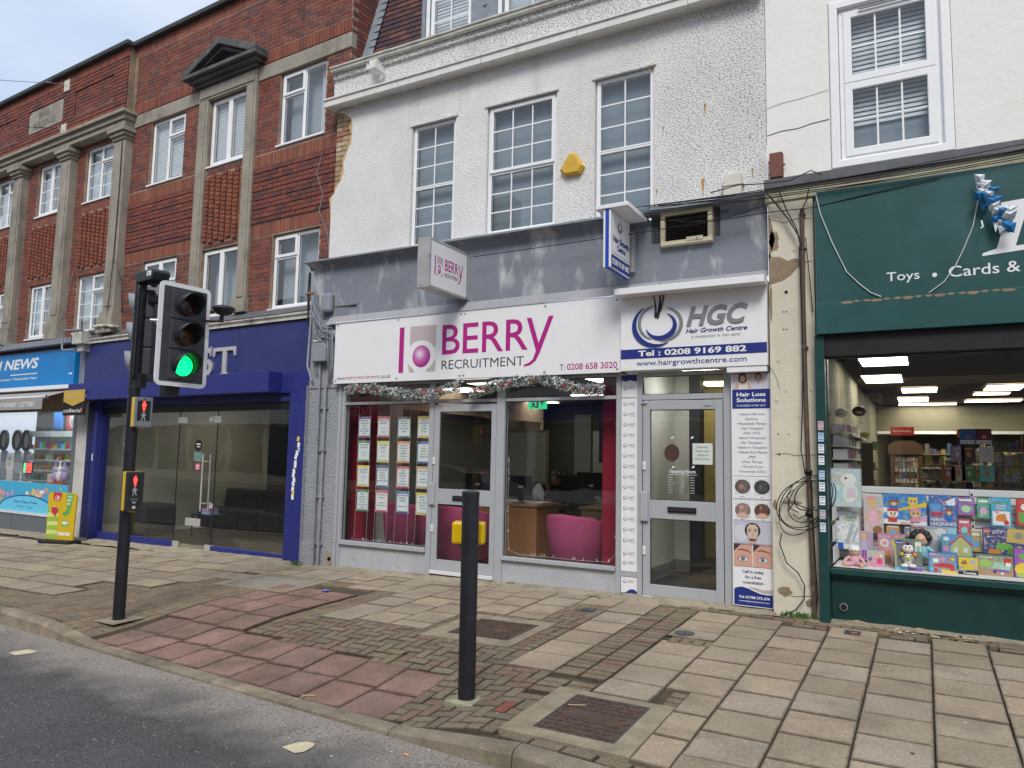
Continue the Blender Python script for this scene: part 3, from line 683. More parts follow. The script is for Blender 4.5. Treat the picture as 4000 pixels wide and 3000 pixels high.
# stone dressings
def st(name,fn,m='stone',bev=.008):
    mb=MB(BM); fn(mb); return mb.build(name,M[m],brick,bevel=bev)
st('stone_lintel_band',lambda m:(m.box(-5.55,-3.48,-.02,.1,7.575,7.815),m.box(-1.94,-1.31,-.02,.1,7.575,7.815),m.box(-1.306,-.16,-.02,.1,7.575,7.815),m.box(-.155,.152,-.022,.1,7.575,7.815)))
st('coping_stone',lambda m:(m.box(-20,-5.60,-.22,.4,9.225,9.32),m.box(-5.60,.25,-.10,.4,9.225,9.32)),'coping',.02)
def arch(m):
    m.box(-3.47,-3.22,-.05,.09,3.92,7.56); m.box(-3.42,-3.27,-.065,-.049,3.95,7.54)
    m.box(-2.20,-1.95,-.05,.09,3.92,7.56); m.box(-2.15,-2.0,-.065,-.049,3.95,7.54)
    m.box(-3.47,-1.95,-.052,.09,7.562,7.80); m.box(-3.43,-1.99,-.07,-.051,7.60,7.76)
    m.box(-3.50,-3.19,-.09,.09,3.70,3.918); m.box(-2.23,-1.92,-.09,.09,3.70,3.918)
    m.box(-3.52,-3.19,-.075,.09,6.28,6.33) if False else None
st('window_architrave',arch)
def ped(m):
    m.box(-3.52,-1.90,-.12,.05,7.805,7.86); m.box(-3.60,-1.82,-.2,.05,7.862,7.92); m.box(-3.68,-1.74,-.28,.05,7.922,7.99)
    for s_ in (-1,1):
        c=-2.71; m.prism([(c+s_*.97,7.992),(c+s_*.97,8.06),(c,8.46),(c,8.34),(c+s_*.80,7.992)],-.28,.05,'y'); m.prism([(c+s_*.80,7.993),(c,8.335),(c,8.27),(c+s_*.66,7.993)],-.20,.05,'y')
    m.prism([(-3.4,7.992),(-2.02,7.992),(-2.71,8.28)],-.06,.05,'y')
st('pediment',ped,'stone_dark',.01)
mb=MB(BM)
for i in range(9): a=i*40; mb.ell((-2.71+.26*math.cos(R(a))*(.5+.5*(i%2)),-.08,8.07+.06*abs(math.sin(R(a)))),.075,.04,.035,8,5)
mb.build('carved_ornament',M['stone_dark'],brick)
for n_,(a,b_) in enumerate(((-5.93,-5.55),(-7.87,-7.50),(-9.86,-9.49),(-11.8,-11.45))):
    def pl(m,a=a,b_=b_):
        m.box(a,b_,-.15,.02,4.02,7.34); m.box(a+.07,b_-.07,-.165,-.149,4.12,7.22)
        m.box(a-.05,b_+.05,-.20,.02,3.62,3.93); m.box(a-.03,b_+.03,-.18,.02,3.932,4.018)
        m.box(a-.02,b_+.02,-.18,.02,7.342,7.40); m.box(a-.05,b_+.05,-.22,.02,7.402,7.47); m.box(a-.09,b_+.09,-.26,.02,7.472,7.55); m.box(a-.03,b_+.03,-.2,.02,7.552,7.60)
    st('pilaster',pl)
st('entablature',lambda m:(m.box(-20,-5.52,-.20,.01,7.602,7.70),m.box(-20,-5.48,-.24,.01,7.702,7.80),m.box(-20,-5.42,-.30,.01,7.802,7.868)),'stone')
def plq(m):
    a,b_,c,d=PLQ; k=.07
    m.prism([(a,c),(b_,c),(b_,d-.0),(b_-.0,d),(a+k,d),(a,d-k)],PV-.01,PV+.03,'y')
pq=st('stone_plaque',plq,'stone')
mb=MB(BM); text(mb,'BANK',-9.0,-8.55,8.54,8.68,PV-.012,0); text(mb,'BUILDINGS',-9.2,-8.3,8.33,8.47,PV-.012,0); mb.build('carved_lettering',M['stone_dark'],pq)
# windows
two=[(0,.5,0,1,1,1,1),(.5,1,0,1,1,1,1)]
A_=[(0,.49,0,1,0,1,1),(.49,1,.70,1,1,1,1),(.49,1,0,.70,0,1,1)]
C_=[(0,.51,.70,1,1,1,1),(0,.51,0,.70,0,1,1),(.51,1,0,1,0,1,1)]
upvc(brick,-4.95,-3.93,6.35,7.56,.05,A_,BM,slats=(6.42,7.4)); upvc(brick,-3.2,-2.22,6.35,7.55,.05,two,BM,slats=(6.42,7.4))
upvc(brick,-1.41,-.38,6.36,7.56,.05,C_,BM,back='curtain',bd=.2)
upvc(brick,-4.95,-3.93,3.68,4.89,.05,[(0,.5,.66,1,1,1,1),(.5,1,.66,1,1,1,1),(0,1,0,.66,0,1,1)],BM,back='curtain'); upvc(brick,-3.2,-2.22,3.68,4.87,.05,two,BM,back='curtain',bd=.25); upvc(brick,-1.41,-.38,3.70,4.88,.05,C_,BM,back='curtain',bd=.2)
for k,u in enumerate((-7.17,-9.07,-10.99,-12.89)):
    A2=[(0,.49,0,1,0,1,4),(.49,1,.70,1,1,1,1),(.49,1,0,.70,0,1,3)]; B2=[(0,.5,0,1,1,1,4),(.5,1,0,1,1,1,4)]
    LL=A2 if k%2==0 else B2
    upvc(brick,u,u+1.02,6.39,7.51,.05,LL,BM); upvc(brick,u,u+1.02,3.74,4.89,.05,LL,BM)
# curtains inside
mb=MB(BM)
for (a,b_) in ((-.62,-.5),(-1.05,-.95)):
    for i in range(4): x=a+i*.03; mb.box(x,x+.018,.17,.185,6.42,7.5)
mb.build('curtain_folds',M['upvc'],brick)
mb=MB(BM); 
for i in range(6):
    for j in range(6): mb.box(-1.85+.03*i,-1.85+.03*i+.02,-.006,.004,7.35+.03*j,7.35+.03*j+.02)
mb.build('air_brick',M['brick_orange'],brick)
# telephone wire anchors on the parapet
D('bracket',(.6,.57,.5),.6,var=.1,dirt=[((.25,.12,.05),12,.6,.75,.5)])
for (z0,z1,t) in ((8.88,9.12,'upper white wire bracket bolted to the brick parapet'),(7.92,8.16,'lower white wire bracket on the brick wall above the stone band')):
    mb=MB(BM); mb.box(-8.0,-7.80,PV-.03,PV-.006,z0,z1); mb.tube([(-7.9,PV-.02,(z0+z1)/2),(-7.9,PV-.12,(z0+z1)/2-.02),(-7.9,PV-.12,(z0+z1)/2+.03)],.008); tag(mb.build('wire_bracket',M['bracket']),t,'bracket','wire brackets on the brick building')
D('cable',(.012,.012,.014),.5,var=0); D('cable_grey',(.25,.27,.30),.55,var=.1); D('cable_white',(.6,.6,.58),.5,var=.1)
def sag(p,q,s,n=14): return [tuple(Vector(p).lerp(Vector(q),i/n)+Vector((0,0,-4*s*(i/n)*(1-i/n)))) for i in range(n+1)]
a=bw(-7.9,PV-.12,9.0); mb=MB(); e_=Vector((-8.84,-1,6.6)); e_=Vector((-14.5,6.56,8.53)); mb.tube(sag(a,tuple(Vector(a)+(Vector((-14.0,5.35,7.55))-Vector(a))*1.6),.04),.006); mb.tube([tuple(Vector(a).lerp(Vector((-14.0,5.35,7.55)),t)) for t in (.10,.17)],.016); tag(mb.build('overhead_wire',M['cable_grey']),'thin wire running from the upper parapet bracket across the street','wire')
a=bw(-7.9,PV-.12,8.04); mb=MB(); mb.tube(sag(a,(a[0]-3.5,a[1]-.25,8.9),.05),.007); tag(mb.build('wire',M['cable']),'thin dark wire crossing the stone plaque to the lower bracket','wire')
# ================================================================ white rendered building
# roughcast: coarse bump, with the base colour darkened in its hollows
def roughcast(name,col,hollowc,amt,sc=34,rough=.92,extra=()):
    m=mat(name,col,rough,var=.07,vs_=1.5,bump=0,streak=[((.42,.41,.38),2.2,.58,.78,.45,.16)],dirt=[((.55,.54,.5),.8,.52,.75,.35)]); n=m.node_tree; L=n.links.new; b=n.nodes['Principled BSDF']
    g=n.nodes.new('ShaderNodeNewGeometry'); mp=n.nodes.new('ShaderNodeMapping'); mp.inputs['Scale'].default_value=(1,1,1.9); L(g.outputs['Position'],mp.inputs['Vector'])
    t=n.nodes.new('ShaderNodeTexNoise'); t.inputs['Scale'].default_value=sc; t.inputs['Detail'].default_value=4; t.inputs['Roughness'].default_value=.62; L(mp.outputs[0],t.inputs['Vector'])
    big=n.nodes.new('ShaderNodeTexNoise'); big.inputs['Scale'].default_value=.55; big.inputs['Detail'].default_value=4; L(g.outputs['Position'],big.inputs['Vector'])
    bm=n.nodes.new('ShaderNodeMapRange'); bm.inputs[1].default_value=.38; bm.inputs[2].default_value=.62; bm.inputs[3].default_value=.35; bm.inputs[4].default_value=1; L(big.outputs['Fac'],bm.inputs[0])
    sp=n.nodes.new('ShaderNodeSeparateXYZ'); L(g.outputs['Position'],sp.inputs[0])
    up=n.nodes.new('ShaderNodeMapRange'); up.inputs[1].default_value=6.5; up.inputs[2].default_value=6.8; up.inputs[3].default_value=0; up.inputs[4].default_value=.9; L(sp.outputs['Z'],up.inputs[0])
    rx=n.nodes.new('ShaderNodeMapRange'); rx.inputs[1].default_value=-3.4; rx.inputs[2].default_value=-2.2; rx.inputs[3].default_value=0; rx.inputs[4].default_value=.55; L(sp.outputs['X'],rx.inputs[0])
    s1=n.nodes.new('ShaderNodeMath'); s1.operation='ADD'; L(up.outputs[0],s1.inputs[0]); L(rx.outputs[0],s1.inputs[1])
    s2=n.nodes.new('ShaderNodeMath'); s2.operation='MULTIPLY_ADD'; s2.inputs[1].default_value=.66; L(bm.outputs[0],s2.inputs[0]); L(s1.outputs[0],s2.inputs[2])
    inv=n.nodes.new('ShaderNodeMapRange'); inv.inputs[1].default_value=.50; inv.inputs[2].default_value=.36; inv.inputs[3].default_value=0; inv.inputs[4].default_value=1; L(t.outputs['Fac'],inv.inputs[0])
    mu=n.nodes.new('ShaderNodeMath'); mu.operation='MULTIPLY'; mu.use_clamp=True; L(inv.outputs[0],mu.inputs[0]); L(s2.outputs[0],mu.inputs[1])
    m2=n.nodes.new('ShaderNodeMath'); m2.operation='MULTIPLY'; m2.inputs[1].default_value=amt; L(mu.outputs[0],m2.inputs[0])
    src=b.inputs['Base Color'].links[0].from_socket
    mx=n.nodes.new('ShaderNodeMix'); mx.data_type='RGBA'; mx.inputs['B'].default_value=(*hollowc,1); L(src,mx.inputs['A']); L(m2.outputs[0],mx.inputs['Factor'])
    L(mx.outputs['Result'],b.inputs['Base Color'])
    bp=n.nodes.new('ShaderNodeBump'); bp.inputs['Strength'].default_value=1; bp.inputs['Distance'].default_value=.028; L(t.outputs['Fac'],bp.inputs['Height']); L(bp.outputs[0],b.inputs['Normal'])
    M[name]=m; return m
roughcast('roughcast',(.90,.89,.87),(.17,.165,.15),.9,sc=40)
roughcast('roughcast_grey',(.33,.35,.38),(.17,.18,.2),.5,sc=22)
D('smooth_white',(.78,.77,.735),.8,var=.035,vs_=2,bump=.5,bs=14,streak=[((.62,.6,.54),2.5,.5,.8,.35)],dirt=[((.6,.58,.52),1.1,.55,.8,.4)])
D('white_trim',(.70,.69,.66),.75,var=.07,vs_=6,bump=.5,bs=25,dirt=[((.33,.32,.29),4,.55,.8,.6)],streak=[((.4,.39,.35),9,.55,.8,.4)])
D('coping_white',(.58,.57,.52),.85,var=.12,vs_=5,bump=1,bs=30,dirt=[((.22,.22,.18),4,.45,.75,.7)])
D('grey_paint',(.195,.215,.255),.62,var=.10,vs_=2,bump=.5,bs=12,dirt=[((.30,.32,.35),3,.52,.75,.4)],streak=[((.56,.57,.58),2.8,.53,.66,.85,.4),((.10,.105,.12),7,.58,.8,.45)])
D('grey_haunch',(.30,.30,.33),.75,var=.12,vs_=3,bump=.5,bs=14,streak=[((.4,.38,.38),3,.5,.8,.5)])
D('lead',(.10,.105,.115),.6,var=.2,vs_=5,bump=.6,bs=8,dirt=[((.3,.3,.3),6,.6,.8,.4)])
D('lead_pale',(.22,.25,.29),.6,var=.2,vs_=8,bump=.6,bs=10,dirt=[((.45,.47,.5),6,.55,.8,.5)])
D('stockbrick',(.3,.2,.12),.88,var=.2,vs_=20,bump=1.2,bs=60,isl=[(.44,.33,.21),(.38,.27,.17),(.34,.21,.14),(.50,.40,.27),(.36,.17,.11),(.42,.32,.2)],dirt=[((.5,.46,.38),9,.6,.8,.5)])
D('ochre',(.58,.40,.19),.9,var=.18,vs_=10,bump=1,bs=30)
D('roof_tile',(.10,.045,.04),.8,var=.2,vs_=9,bump=.6,bs=40,isl=[(.10,.045,.042),(.075,.035,.04),(.13,.055,.045),(.06,.035,.04)],dirt=[((.03,.02,.022),2,.5,.8,.6)])
D('alu',(.38,.395,.42),.42,var=.05,vs_=4,bump=.0,streak=[((.26,.275,.31),7,.55,.8,.35)])
D('render_sill',(.42,.435,.46),.85,var=.1,vs_=4,bump=1,bs=45,dirt=[((.15,.15,.13),9,.60,.78,.6)])
D('black',(.012,.012,.014),.5,var=0)
D('rust',(.30,.13,.05),.85,var=.3,vs_=20)
white=thing('white_building','white roughcast three storey building with a broken corner and tall small paned windows','building',(-4.4,7.9,0))
WH=[(-6.09,-5.36,4.28,6.02),(-4.87,-3.86,4.30,6.03),(-3.35,-2.61,4.28,6.04)]
mb=MB(); wallgrid(mb,-7.16,-1.37,4.22,6.56,7.9,WH,.14)
# broken left edge of the render
edge=[(-7.54,4.22),(-7.545,4.7),(-7.54,5.1),(-7.535,5.24),(-7.48,5.30),(-7.43,5.40),(-7.37,5.47),(-7.325,5.58),(-7.335,5.70),(-7.30,5.82),(-7.27,5.90),(-7.20,6.00),(-7.195,6.15),(-7.19,6.28),(-7.22,6.38),(-7.31,6.45),(-7.38,6.50),(-7.50,6.545)]
mb.prism([(-7.16,4.22)]+[(-7.16,6.56)]+edge[::-1],7.9,7.925,'y')
mb.box(-7.58,-1.37,7.902,7.99,6.6,7.12)
wall=mb.build('wall',M['roughcast'],white)
mb=MB(); mb.quad((-7.53,7.95,4.2),(-7.14,7.95,4.2),(-7.14,7.95,6.6),(-7.53,7.95,6.6)); mb.box(-7.53,-1.37,8.06,13,7.0,7.1); mb.quad((-7.54,7.96,0),(-7.54,7.96,4.2),(-7.54,8.1,4.2),(-7.54,8.1,0)); mb.build('inner_wall',M['mortar'],white)
mb=MB(); mb.prism([(p[0]+.06+.03*math.sin(i*2.1),p[1]) for i,p in enumerate(edge)]+[(p[0]-.062-.03*math.sin(i*3),p[1]) for i,p in enumerate(edge)][::-1][:15],7.926,7.937,'y'); mb.build('torn_plaster_edge',M['ochre'],wall)
for j in range(31):
    z=4.25+.075*j
    for (a,b_) in (((-7.53,-7.42),(-7.41,-7.19)) if j%2 else ((-7.53,-7.31),(-7.30,-7.17))):
        mb=MB(); mb.cbox(a+.004,b_-.004,7.938+random.uniform(-.003,.003),7.95,z-.0325,z+.0325,.003); mb.build('brick',M['stockbrick'],white)
# window head lips
mb=MB()
for a,b_,c,d in WH:
    n=16
    pr=[(a-.03+(b_-a+.06)*i/n,d+.028+.010*math.sin(i*1.7)+random.uniform(-.004,.004)) for i in range(n+1)]
    mb.prism([(a-.03,d-.005)]+[(b_+.03,d-.005)]+pr[::-1],7.878,7.9,'y')
mb.build('window_head_lip',M['roughcast'],white)
def cornice(y,zt,zb,x0,x1,nj,name,m,step=1.37):
    x=x0
    while x<x1-.05:
        e=min(x+step,x1); mb=MB(); dx=random.uniform(-.004,.004)
        prof=[(7.99,zb+.02),(y+.06,zb+.02),(y+.05,zb),(y+.01,zb),(y,zb+.012),(y,zt-.035),(y-.02,zt-.03),(y-.02,zt-.008),(y,zt),(7.99,zt+.005)]
        mb.prism([(p[0]+dx,p[1]) for p in prof],x+.003,e-.003,'x',0); mb.build(name,m,white); x=e
cornice(7.72,6.68,6.545,-7.60,-1.37,5,'cornice_section',M['white_trim'],1.36)
cornice(7.80,7.21,7.125,-7.58,-1.37,6,'coping_section',M['coping_white'],1.12)
mb=MB(); mb.box(-7.56,-1.37,7.86,8.1,7.05,7.18); mb.build('parapet_core',M['roughcast'],white)
def lw(x0,x1,z0,z1,nc):
    zt=5.12; H=z1-z0; f=(zt-z0)/H
    return upvc(white,x0,x1,z0,z1,7.935,[(0,1,0,f,0,nc,3),(0,1,f,1,1 if nc==3 else 0,nc,3)],None,fw=.045,back='sky_tone_grey',bd=.13,sill=False)
lw(-6.08,-5.37,4.29,6.01,2); lw(-4.86,-3.87,4.31,6.02,3); lw(-3.34,-2.62,4.29,6.03,2)
# mansard roof with tiles
mb=MB(); mb.quad((-7.3,8.15,7.1),(-1.37,8.15,7.1),(-1.37,9.2,10.6),(-7.3,9.2,10.6)); mb.build('roof_base',M['black'],white)
sl_=math.atan2(3.5,1.05); dy,dz=math.cos(sl_),math.sin(sl_)
tile=mesh_of(MB().add([(-.08,-.012,0),(.08,-.012,0),(.08,.004,.13),(-.08,.004,.13),(-.08,.008,0),(.08,.008,0),(.08,.008,.13),(-.08,.008,.13)],[(0,1,2,3),(0,4,5,1),(1,5,6,2),(0,3,7,4)]),'roof_tile',M['roof_tile'])
tb=MB(); cnt=0
for j in range(26):
    s=.105*j+.12
    for i in range(9):
        x=-7.25+.165*i+.08*(j%2)
        if x>-6.08: continue
        y,z=8.13+dy*s,7.12+dz*s
        if cnt<290: inst(tile,'roof_tile',white,(x,y,z),(-(math.pi/2-sl_),0,0)); cnt+=1
# lead at the party wall (stepped) and dormers
mb=MB()
for j in range(20):
    s=.15*j; y,z=8.11+dy*s,7.1+dz*s
    mb.add([(-7.34,y-.02,z),(-7.12,y-.04,z-.01),(-7.14,y+.03,z+.15),(-7.34,y+.03,z+.2)],[(0,1,2,3)])
    if j<19: mb.add([(-7.343,y+.02,z),(-7.343,y+.26,z+.16+.02*(j%3)),(-7.343,y+.06,z+.16)],[(0,1,2)])
mb.build('stepped_lead_flashing',M['lead_pale'],white)
def dormer(x0,x1):
    mb=MB(); mb.box(x0-.06,x0,8.06,9.3,7.15,10.2); mb.box(x1,x1+.06,8.06,9.3,7.15,10.2); mb.box(x0-.1,x1+.1,7.98,9.3,9.0,9.1); d=mb.build('dormer',M['lead_pale'],white)
    return d
d=dormer(-6.05,-3.9)
upvc(white,-6.05,-5.28,7.2,9.0,8.08,[(0,.12,0,1,0,1,1),(.12,1,0,1,0,2,5)],None,fw=.05,back='blind_pale',sill=False,slats=(7.25,8.9))
mb=MB(); mb.box(-5.278,-4.86,8.07,8.12,7.15,9.0); mb.cyl((-5.05,8.065,7.62),(-5.05,8.05,7.62),.03); mb.build('lead_panel',M['lead_pale'],white)
upvc(white,-4.858,-3.9,7.2,9.0,8.08,[(0,.12,0,1,0,1,1),(.12,1,0,1,0,2,5)],None,fw=.05,back='blind_pale',sill=False)
mb=MB(); mb.box(-6.76,-6.60,7.66,7.86,6.90,6.905); 
for a,b_,c,dd in ((-6.76,-6.75,7.66,7.86),(-6.61,-6.60,7.66,7.86)): mb.box(a,b_,c,dd,6.9,7.0)
mb.box(-6.76,-6.60,7.655,7.665,6.9,6.96); mb.box(-6.8,-6.66,7.76,7.9,7.02,7.1); mb.build('rain_spout',M['white_trim'],white,bevel=.004)
tag_b=None
# grey painted shop fascia zone
mb=MB(); hole=[(-2.62,-1.85,3.89,4.245)]
wallgrid(mb,-7.76,-1.36,3.40,4.17,7.84,hole,.12); mb.box(-7.76,-7.70,7.842,8.0,3.4,4.17)
mb.build('fascia_wall',M['grey_paint'],white)
mb=MB(); mb.add([(-7.40,7.84,3.42),(-1.36,7.84,3.46),(-1.36,7.74,3.33),(-7.40,7.74,3.29)],[(0,3,2,1)]); mb.quad((-7.76,7.845,2.4),(-7.2,7.845,2.4),(-7.2,7.845,3.41),(-7.76,7.845,3.41)); mb.build('haunch',M['grey_haunch'],white)
# cove under the lead ledge
mb=MB(); n=6
for i in range(n):
    a0,a1=math.pi/2*i/n,math.pi/2*(i+1)/n
    for (x0,x1) in ((-7.82,-2.64),(-1.84,-1.36)): mb.quad((x0,7.835-.13*(1-math.cos(a0)),4.13+.09*math.sin(a0)),(x1,7.835-.13*(1-math.cos(a0)),4.13+.09*math.sin(a0)),(x1,7.835-.13*(1-math.cos(a1)),4.13+.09*math.sin(a1)),(x0,7.835-.13*(1-math.cos(a1)),4.13+.09*math.sin(a1)))
mb.build('cove',M['grey_paint'],white)
mb=MB(); 
x=-7.84
while x<-1.36:
    e=min(x+.6,-1.36); s=MB(); k=random.uniform(-.006,.006)
    s.add([(x,7.69,4.222),(e,7.69,4.222),(e,7.69,4.245+k),(x,7.69,4.245+k),(e,7.95,4.275+k),(x,7.95,4.275+k),(x,7.9,4.222),(e,7.9,4.222)],[(0,1,2,3),(3,2,4,5),(0,6,7,1)]); s.build('lead_flashing',M['lead_pale'],white); x=e
# vent hole + wire mesh + air conditioning unit
mb=MB(); mb.box(-2.62,-1.85,7.955,7.965,3.89,4.245); mb.build('vent_back',M['black'],white)
mb=MB()
for i in range(34): x=-2.61+.0225*i; mb.box(x-.0015,x+.0015,7.843,7.846,3.90,4.24)
for i in range(16): z=3.905+.0225*i; mb.box(-2.615,-1.855,7.8465,7.849,z-.0015,z+.0015)
mb.build('wire_mesh',M['cable_grey'],white)
D('aged_plastic',(.62,.56,.40),.55,var=.12,vs_=7,dirt=[((.35,.14,.04),7,.62,.75,.8)],streak=[((.4,.2,.08),9,.64,.78,.7)])
D('grille',(.055,.05,.045),.6,var=.3)
ac=thing('air_conditioner','cream framed air conditioning unit with rusty louvred grille set in the grey wall','air conditioner',(-2.2,7.78,3.83))
mb=MB(); rectframe(mb,-2.495,-1.92,3.83,4.22,7.77,7.95,.05); mb.box(-2.2,-2.02,7.762,7.772,3.86,3.90); mb.build('frame',M['aged_plastic'],ac)
for i in range(12):
    z=3.885+.0245*i; g=MB(); g.add([(-2.44,7.79,z),(-1.975,7.79,z),(-1.975,7.82,z+.012),(-2.44,7.82,z+.012),(-2.44,7.795,z-.004),(-1.975,7.795,z-.004)],[(0,1,2,3),(4,5,1,0)]); g.build('louvre',M['grille'],ac)
mb=MB(); mb.box(-2.45,-1.97,7.83,7.84,3.87,4.18); mb.build('grille_back',M['black'],ac)
mb=MB(); mb.cyl((-2.08,7.76,3.87),(-2.08,7.755,3.87),.012); mb.build('knob',M['cable_grey'],ac)
# rust stains running down the render
D('rust_stain',(.50,.25,.07),.9,var=.35,vs_=30)
for (x,z,l,w_) in ((-2.02,5.44,.13,.028),(-2.05,4.58,.2,.04),(-2.58,4.55,.08,.02),(-3.0,5.98,.05,.02),(-2.66,6.02,.05,.016),(-2.45,5.74,.03,.02),(-2.5,5.28,.09,.015),(-1.52,4.6,.1,.02),(-1.86,5.7,.03,.015),(-1.55,4.98,.06,.012)):
    mb=MB(); pr=[]
    for i in range(9): t=i/8; pr.append((x-w_/2*(1-t)*(1+.4*math.sin(i*2.3+x)),z-l*t))
    for i in range(8,-1,-1): t=i/8; pr.append((x+w_/2*(1-t*.8)*(1+.4*math.sin(i*3.1+z)),z-l*t))
    mb.flat(pr,7.8965); mb.build('rust_stain',M['rust_stain'],wall)
# alarm box
D('alarm_yellow',(.62,.38,.05),.5,var=.06,streak=[((.5,.3,.08),9,.6,.8,.4)])
hx=[(-3.78,4.96),(-3.72,4.885),(-3.52,4.885),(-3.465,4.965),(-3.585,5.15),(-3.665,5.15)]
cx=sum(p[0] for p in hx)/6; cz=sum(p[1] for p in hx)/6
mb=MB(); inn=[(cx+(p[0]-cx)*.82,cz+(p[1]-cz)*.82) for p in hx]
mb.add([(p[0],7.9,p[1]) for p in hx]+[(p[0],7.85,p[1]) for p in hx]+[(p[0],7.82,p[1]) for p in inn],[(i,(i+1)%6,(i+1)%6+6,i+6) for i in range(6)]+[(i+6,(i+1)%6+6,(i+1)%6+12,i+12) for i in range(6)]+[tuple(range(12,18))])
text(mb,'ALARM',-3.68,-3.56,5.01,5.035,7.8185); text(mb,'0208-0311',-3.69,-3.55,4.975,4.995,7.8185)
tag(mb.build('alarm_box',M['alarm_yellow']),'yellow six sided burglar alarm box between two white windows','alarm box')
# ================================================================ grey pilaster, pipes and boxes on the left
mb=MB(); wallgrid(mb,-7.76,-7.18,-.16,2.44,7.86,[],.1); mb.box(-7.765,-7.76,7.8,8.05,-.16,2.44); mb.build('pilaster',M['roughcast_grey'],white)
mb=MB(); mb.box(-7.78,-7.50,7.82,7.86,-.16,.22); mb.build('plinth',M['roughcast_grey'],white,bevel=.01)
D('pipe_grey',(.27,.29,.33),.5,var=.12,dirt=[((.2,.09,.05),9,.58,.66,.8)])
pg=thing('downpipe_pair','pair of grey painted service pipes with flaking rust beside the recruitment shop','pipe',(-7.45,7.8,-.1))
mb=MB(); mb.tube([(-7.53,7.80,3.3),(-7.52,7.80,2.4),(-7.50,7.8,-.12)],.017,10); mb.build('pipe',M['pipe_grey'],pg)
mb=MB(); mb.tube([(-7.41,7.81,2.44),(-7.41,7.81,1.2),(-7.42,7.81,-.1)],.021,10); mb.build('pipe',M['pipe_grey'],pg)
mb=MB()
for z in (2.1,1.5,.85,.2): mb.box(-7.555,-7.38,7.815,7.85,z,z+.02)
mb.build('pipe_clip',M['pipe_grey'],pg)
sp_=thing('rusty_conduit','rusty capped conduit down the side of the grey corner','pipe',(-7.74,7.8,2.5))
mb=MB(); mb.tube([(-7.72,7.79,3.78),(-7.73,7.79,3.4),(-7.76,7.79,2.72),(-7.70,7.79,2.6),(-7.66,7.79,2.5)],.018,8); mb.build('conduit',M['pipe_grey'],sp_)
mb=MB(); mb.cyl((-7.84,7.79,3.79),(-7.70,7.79,3.785),.024); mb.build('cap',M['rust'],sp_)
D('box_grey',(.25,.27,.31),.5,var=.08)
def rbox(x0,x1,y0,y1,z0,z1,name,label,cat,m='box_grey',bev=.015):
    mb=MB(); mb.box(x0,x1,y0,y1,z0,z1); return tag(mb.build(name,M[m],bevel=bev),label,cat)
o=rbox(-7.52,-7.33,7.74,7.84,3.48,3.76,'sounder_box','grey painted rounded alarm box high on the grey corner','alarm box',bev=.04)
mb=MB(); mb.prism([(-7.63,2.77),(-7.36,2.77),(-7.36,2.97),(-7.40,3.04),(-7.59,3.04),(-7.63,2.97)],7.72,7.85,'y'); tag(mb.build('alarm_box',M['box_grey'],bevel=.012),'grey painted bell shaped alarm box below the round bell','alarm box')
mb=MB(); mb.cyl((-7.35,7.85,3.16),(-7.35,7.80,3.16),.085,.095,24); mb.cyl((-7.35,7.80,3.16),(-7.35,7.775,3.16),.095,.06,24); mb.cyl((-7.35,7.775,3.16),(-7.35,7.762,3.16),.016); tag(mb.build('alarm_bell',M['box_grey']),'round grey painted alarm bell beside the recruitment sign','alarm bell')
mb=MB(); mb.box(-7.64,-7.5,7.76,7.83,3.06,3.09); tag(mb.build('junction_box',M['bracket'],bevel=.005),'small tilted white junction box hanging in the cables','junction box')
D('flake',(.34,.27,.16),.9,var=.3,vs_=30)
mb=MB()
for cx,cz,r in ((-7.47,3.15,.035),(-7.62,2.86,.05),(-7.31,3.6,.03),(-7.30,3.44,.03),(-7.28,3.30,.025),(-7.27,.05,.07),(-7.24,-.02,.06)): mb.flat([(cx+r*random.uniform(.5,1.1)*math.cos(i*.7),cz+r*random.uniform(.7,1.4)*math.sin(i*.7)) for i in range(9)],7.8385 if cz>2 else 7.855)
mb.build('paint_chips',M['flake'],white)
mb=MB(); random.seed(11)
for i in range(20):
    x=-7.72+.02*random.random()+.018*(i%6); z=3.9-.02*i; pts=[(x,7.8-.01*(i%3),z)]
    ex=-7.28-.12*random.random(); ez=3.25-.05*(i%5)
    for t in range(1,9): t/=8; pts.append((x+(ex-x)*t**1.4+.02*math.sin(t*9+i),7.79-.012*(i%4)-.02*math.sin(t*3),z+(ez-z)*t-.10*math.sin(t*3.1)*(1+.4*(i%3))))
    if i%2: pts+= [(ex+.02,7.8,ez-.3-.1*(i%4)),(ex-.02,7.81,2.5)]
    mb.tube(pts,.006,5)
for i in range(5): mb.tube([(-7.70+.012*i,7.8,3.75),(-7.69+.014*i,7.79,3.3),(-7.66+.02*i,7.79,2.9),(-7.62+.02*i,7.8,2.6)],.006,5)
tag(mb.build('cable_tangle',M['box_grey']),'grey painted tangle of cables looping over the grey corner','cables')
mb=MB(); mb.tube([(-7.79,7.78,4.1),(-7.80,7.78,3.8),(-7.78,7.77,3.55),(-7.76,7.78,3.3)],.012,6); mb.tube([(-7.77,7.78,4.1),(-7.76,7.78,3.7),(-7.78,7.77,3.4)],.009,6); tag(mb.build('cables',M['cable']),'black cables running down the left edge of the grey corner','cables')
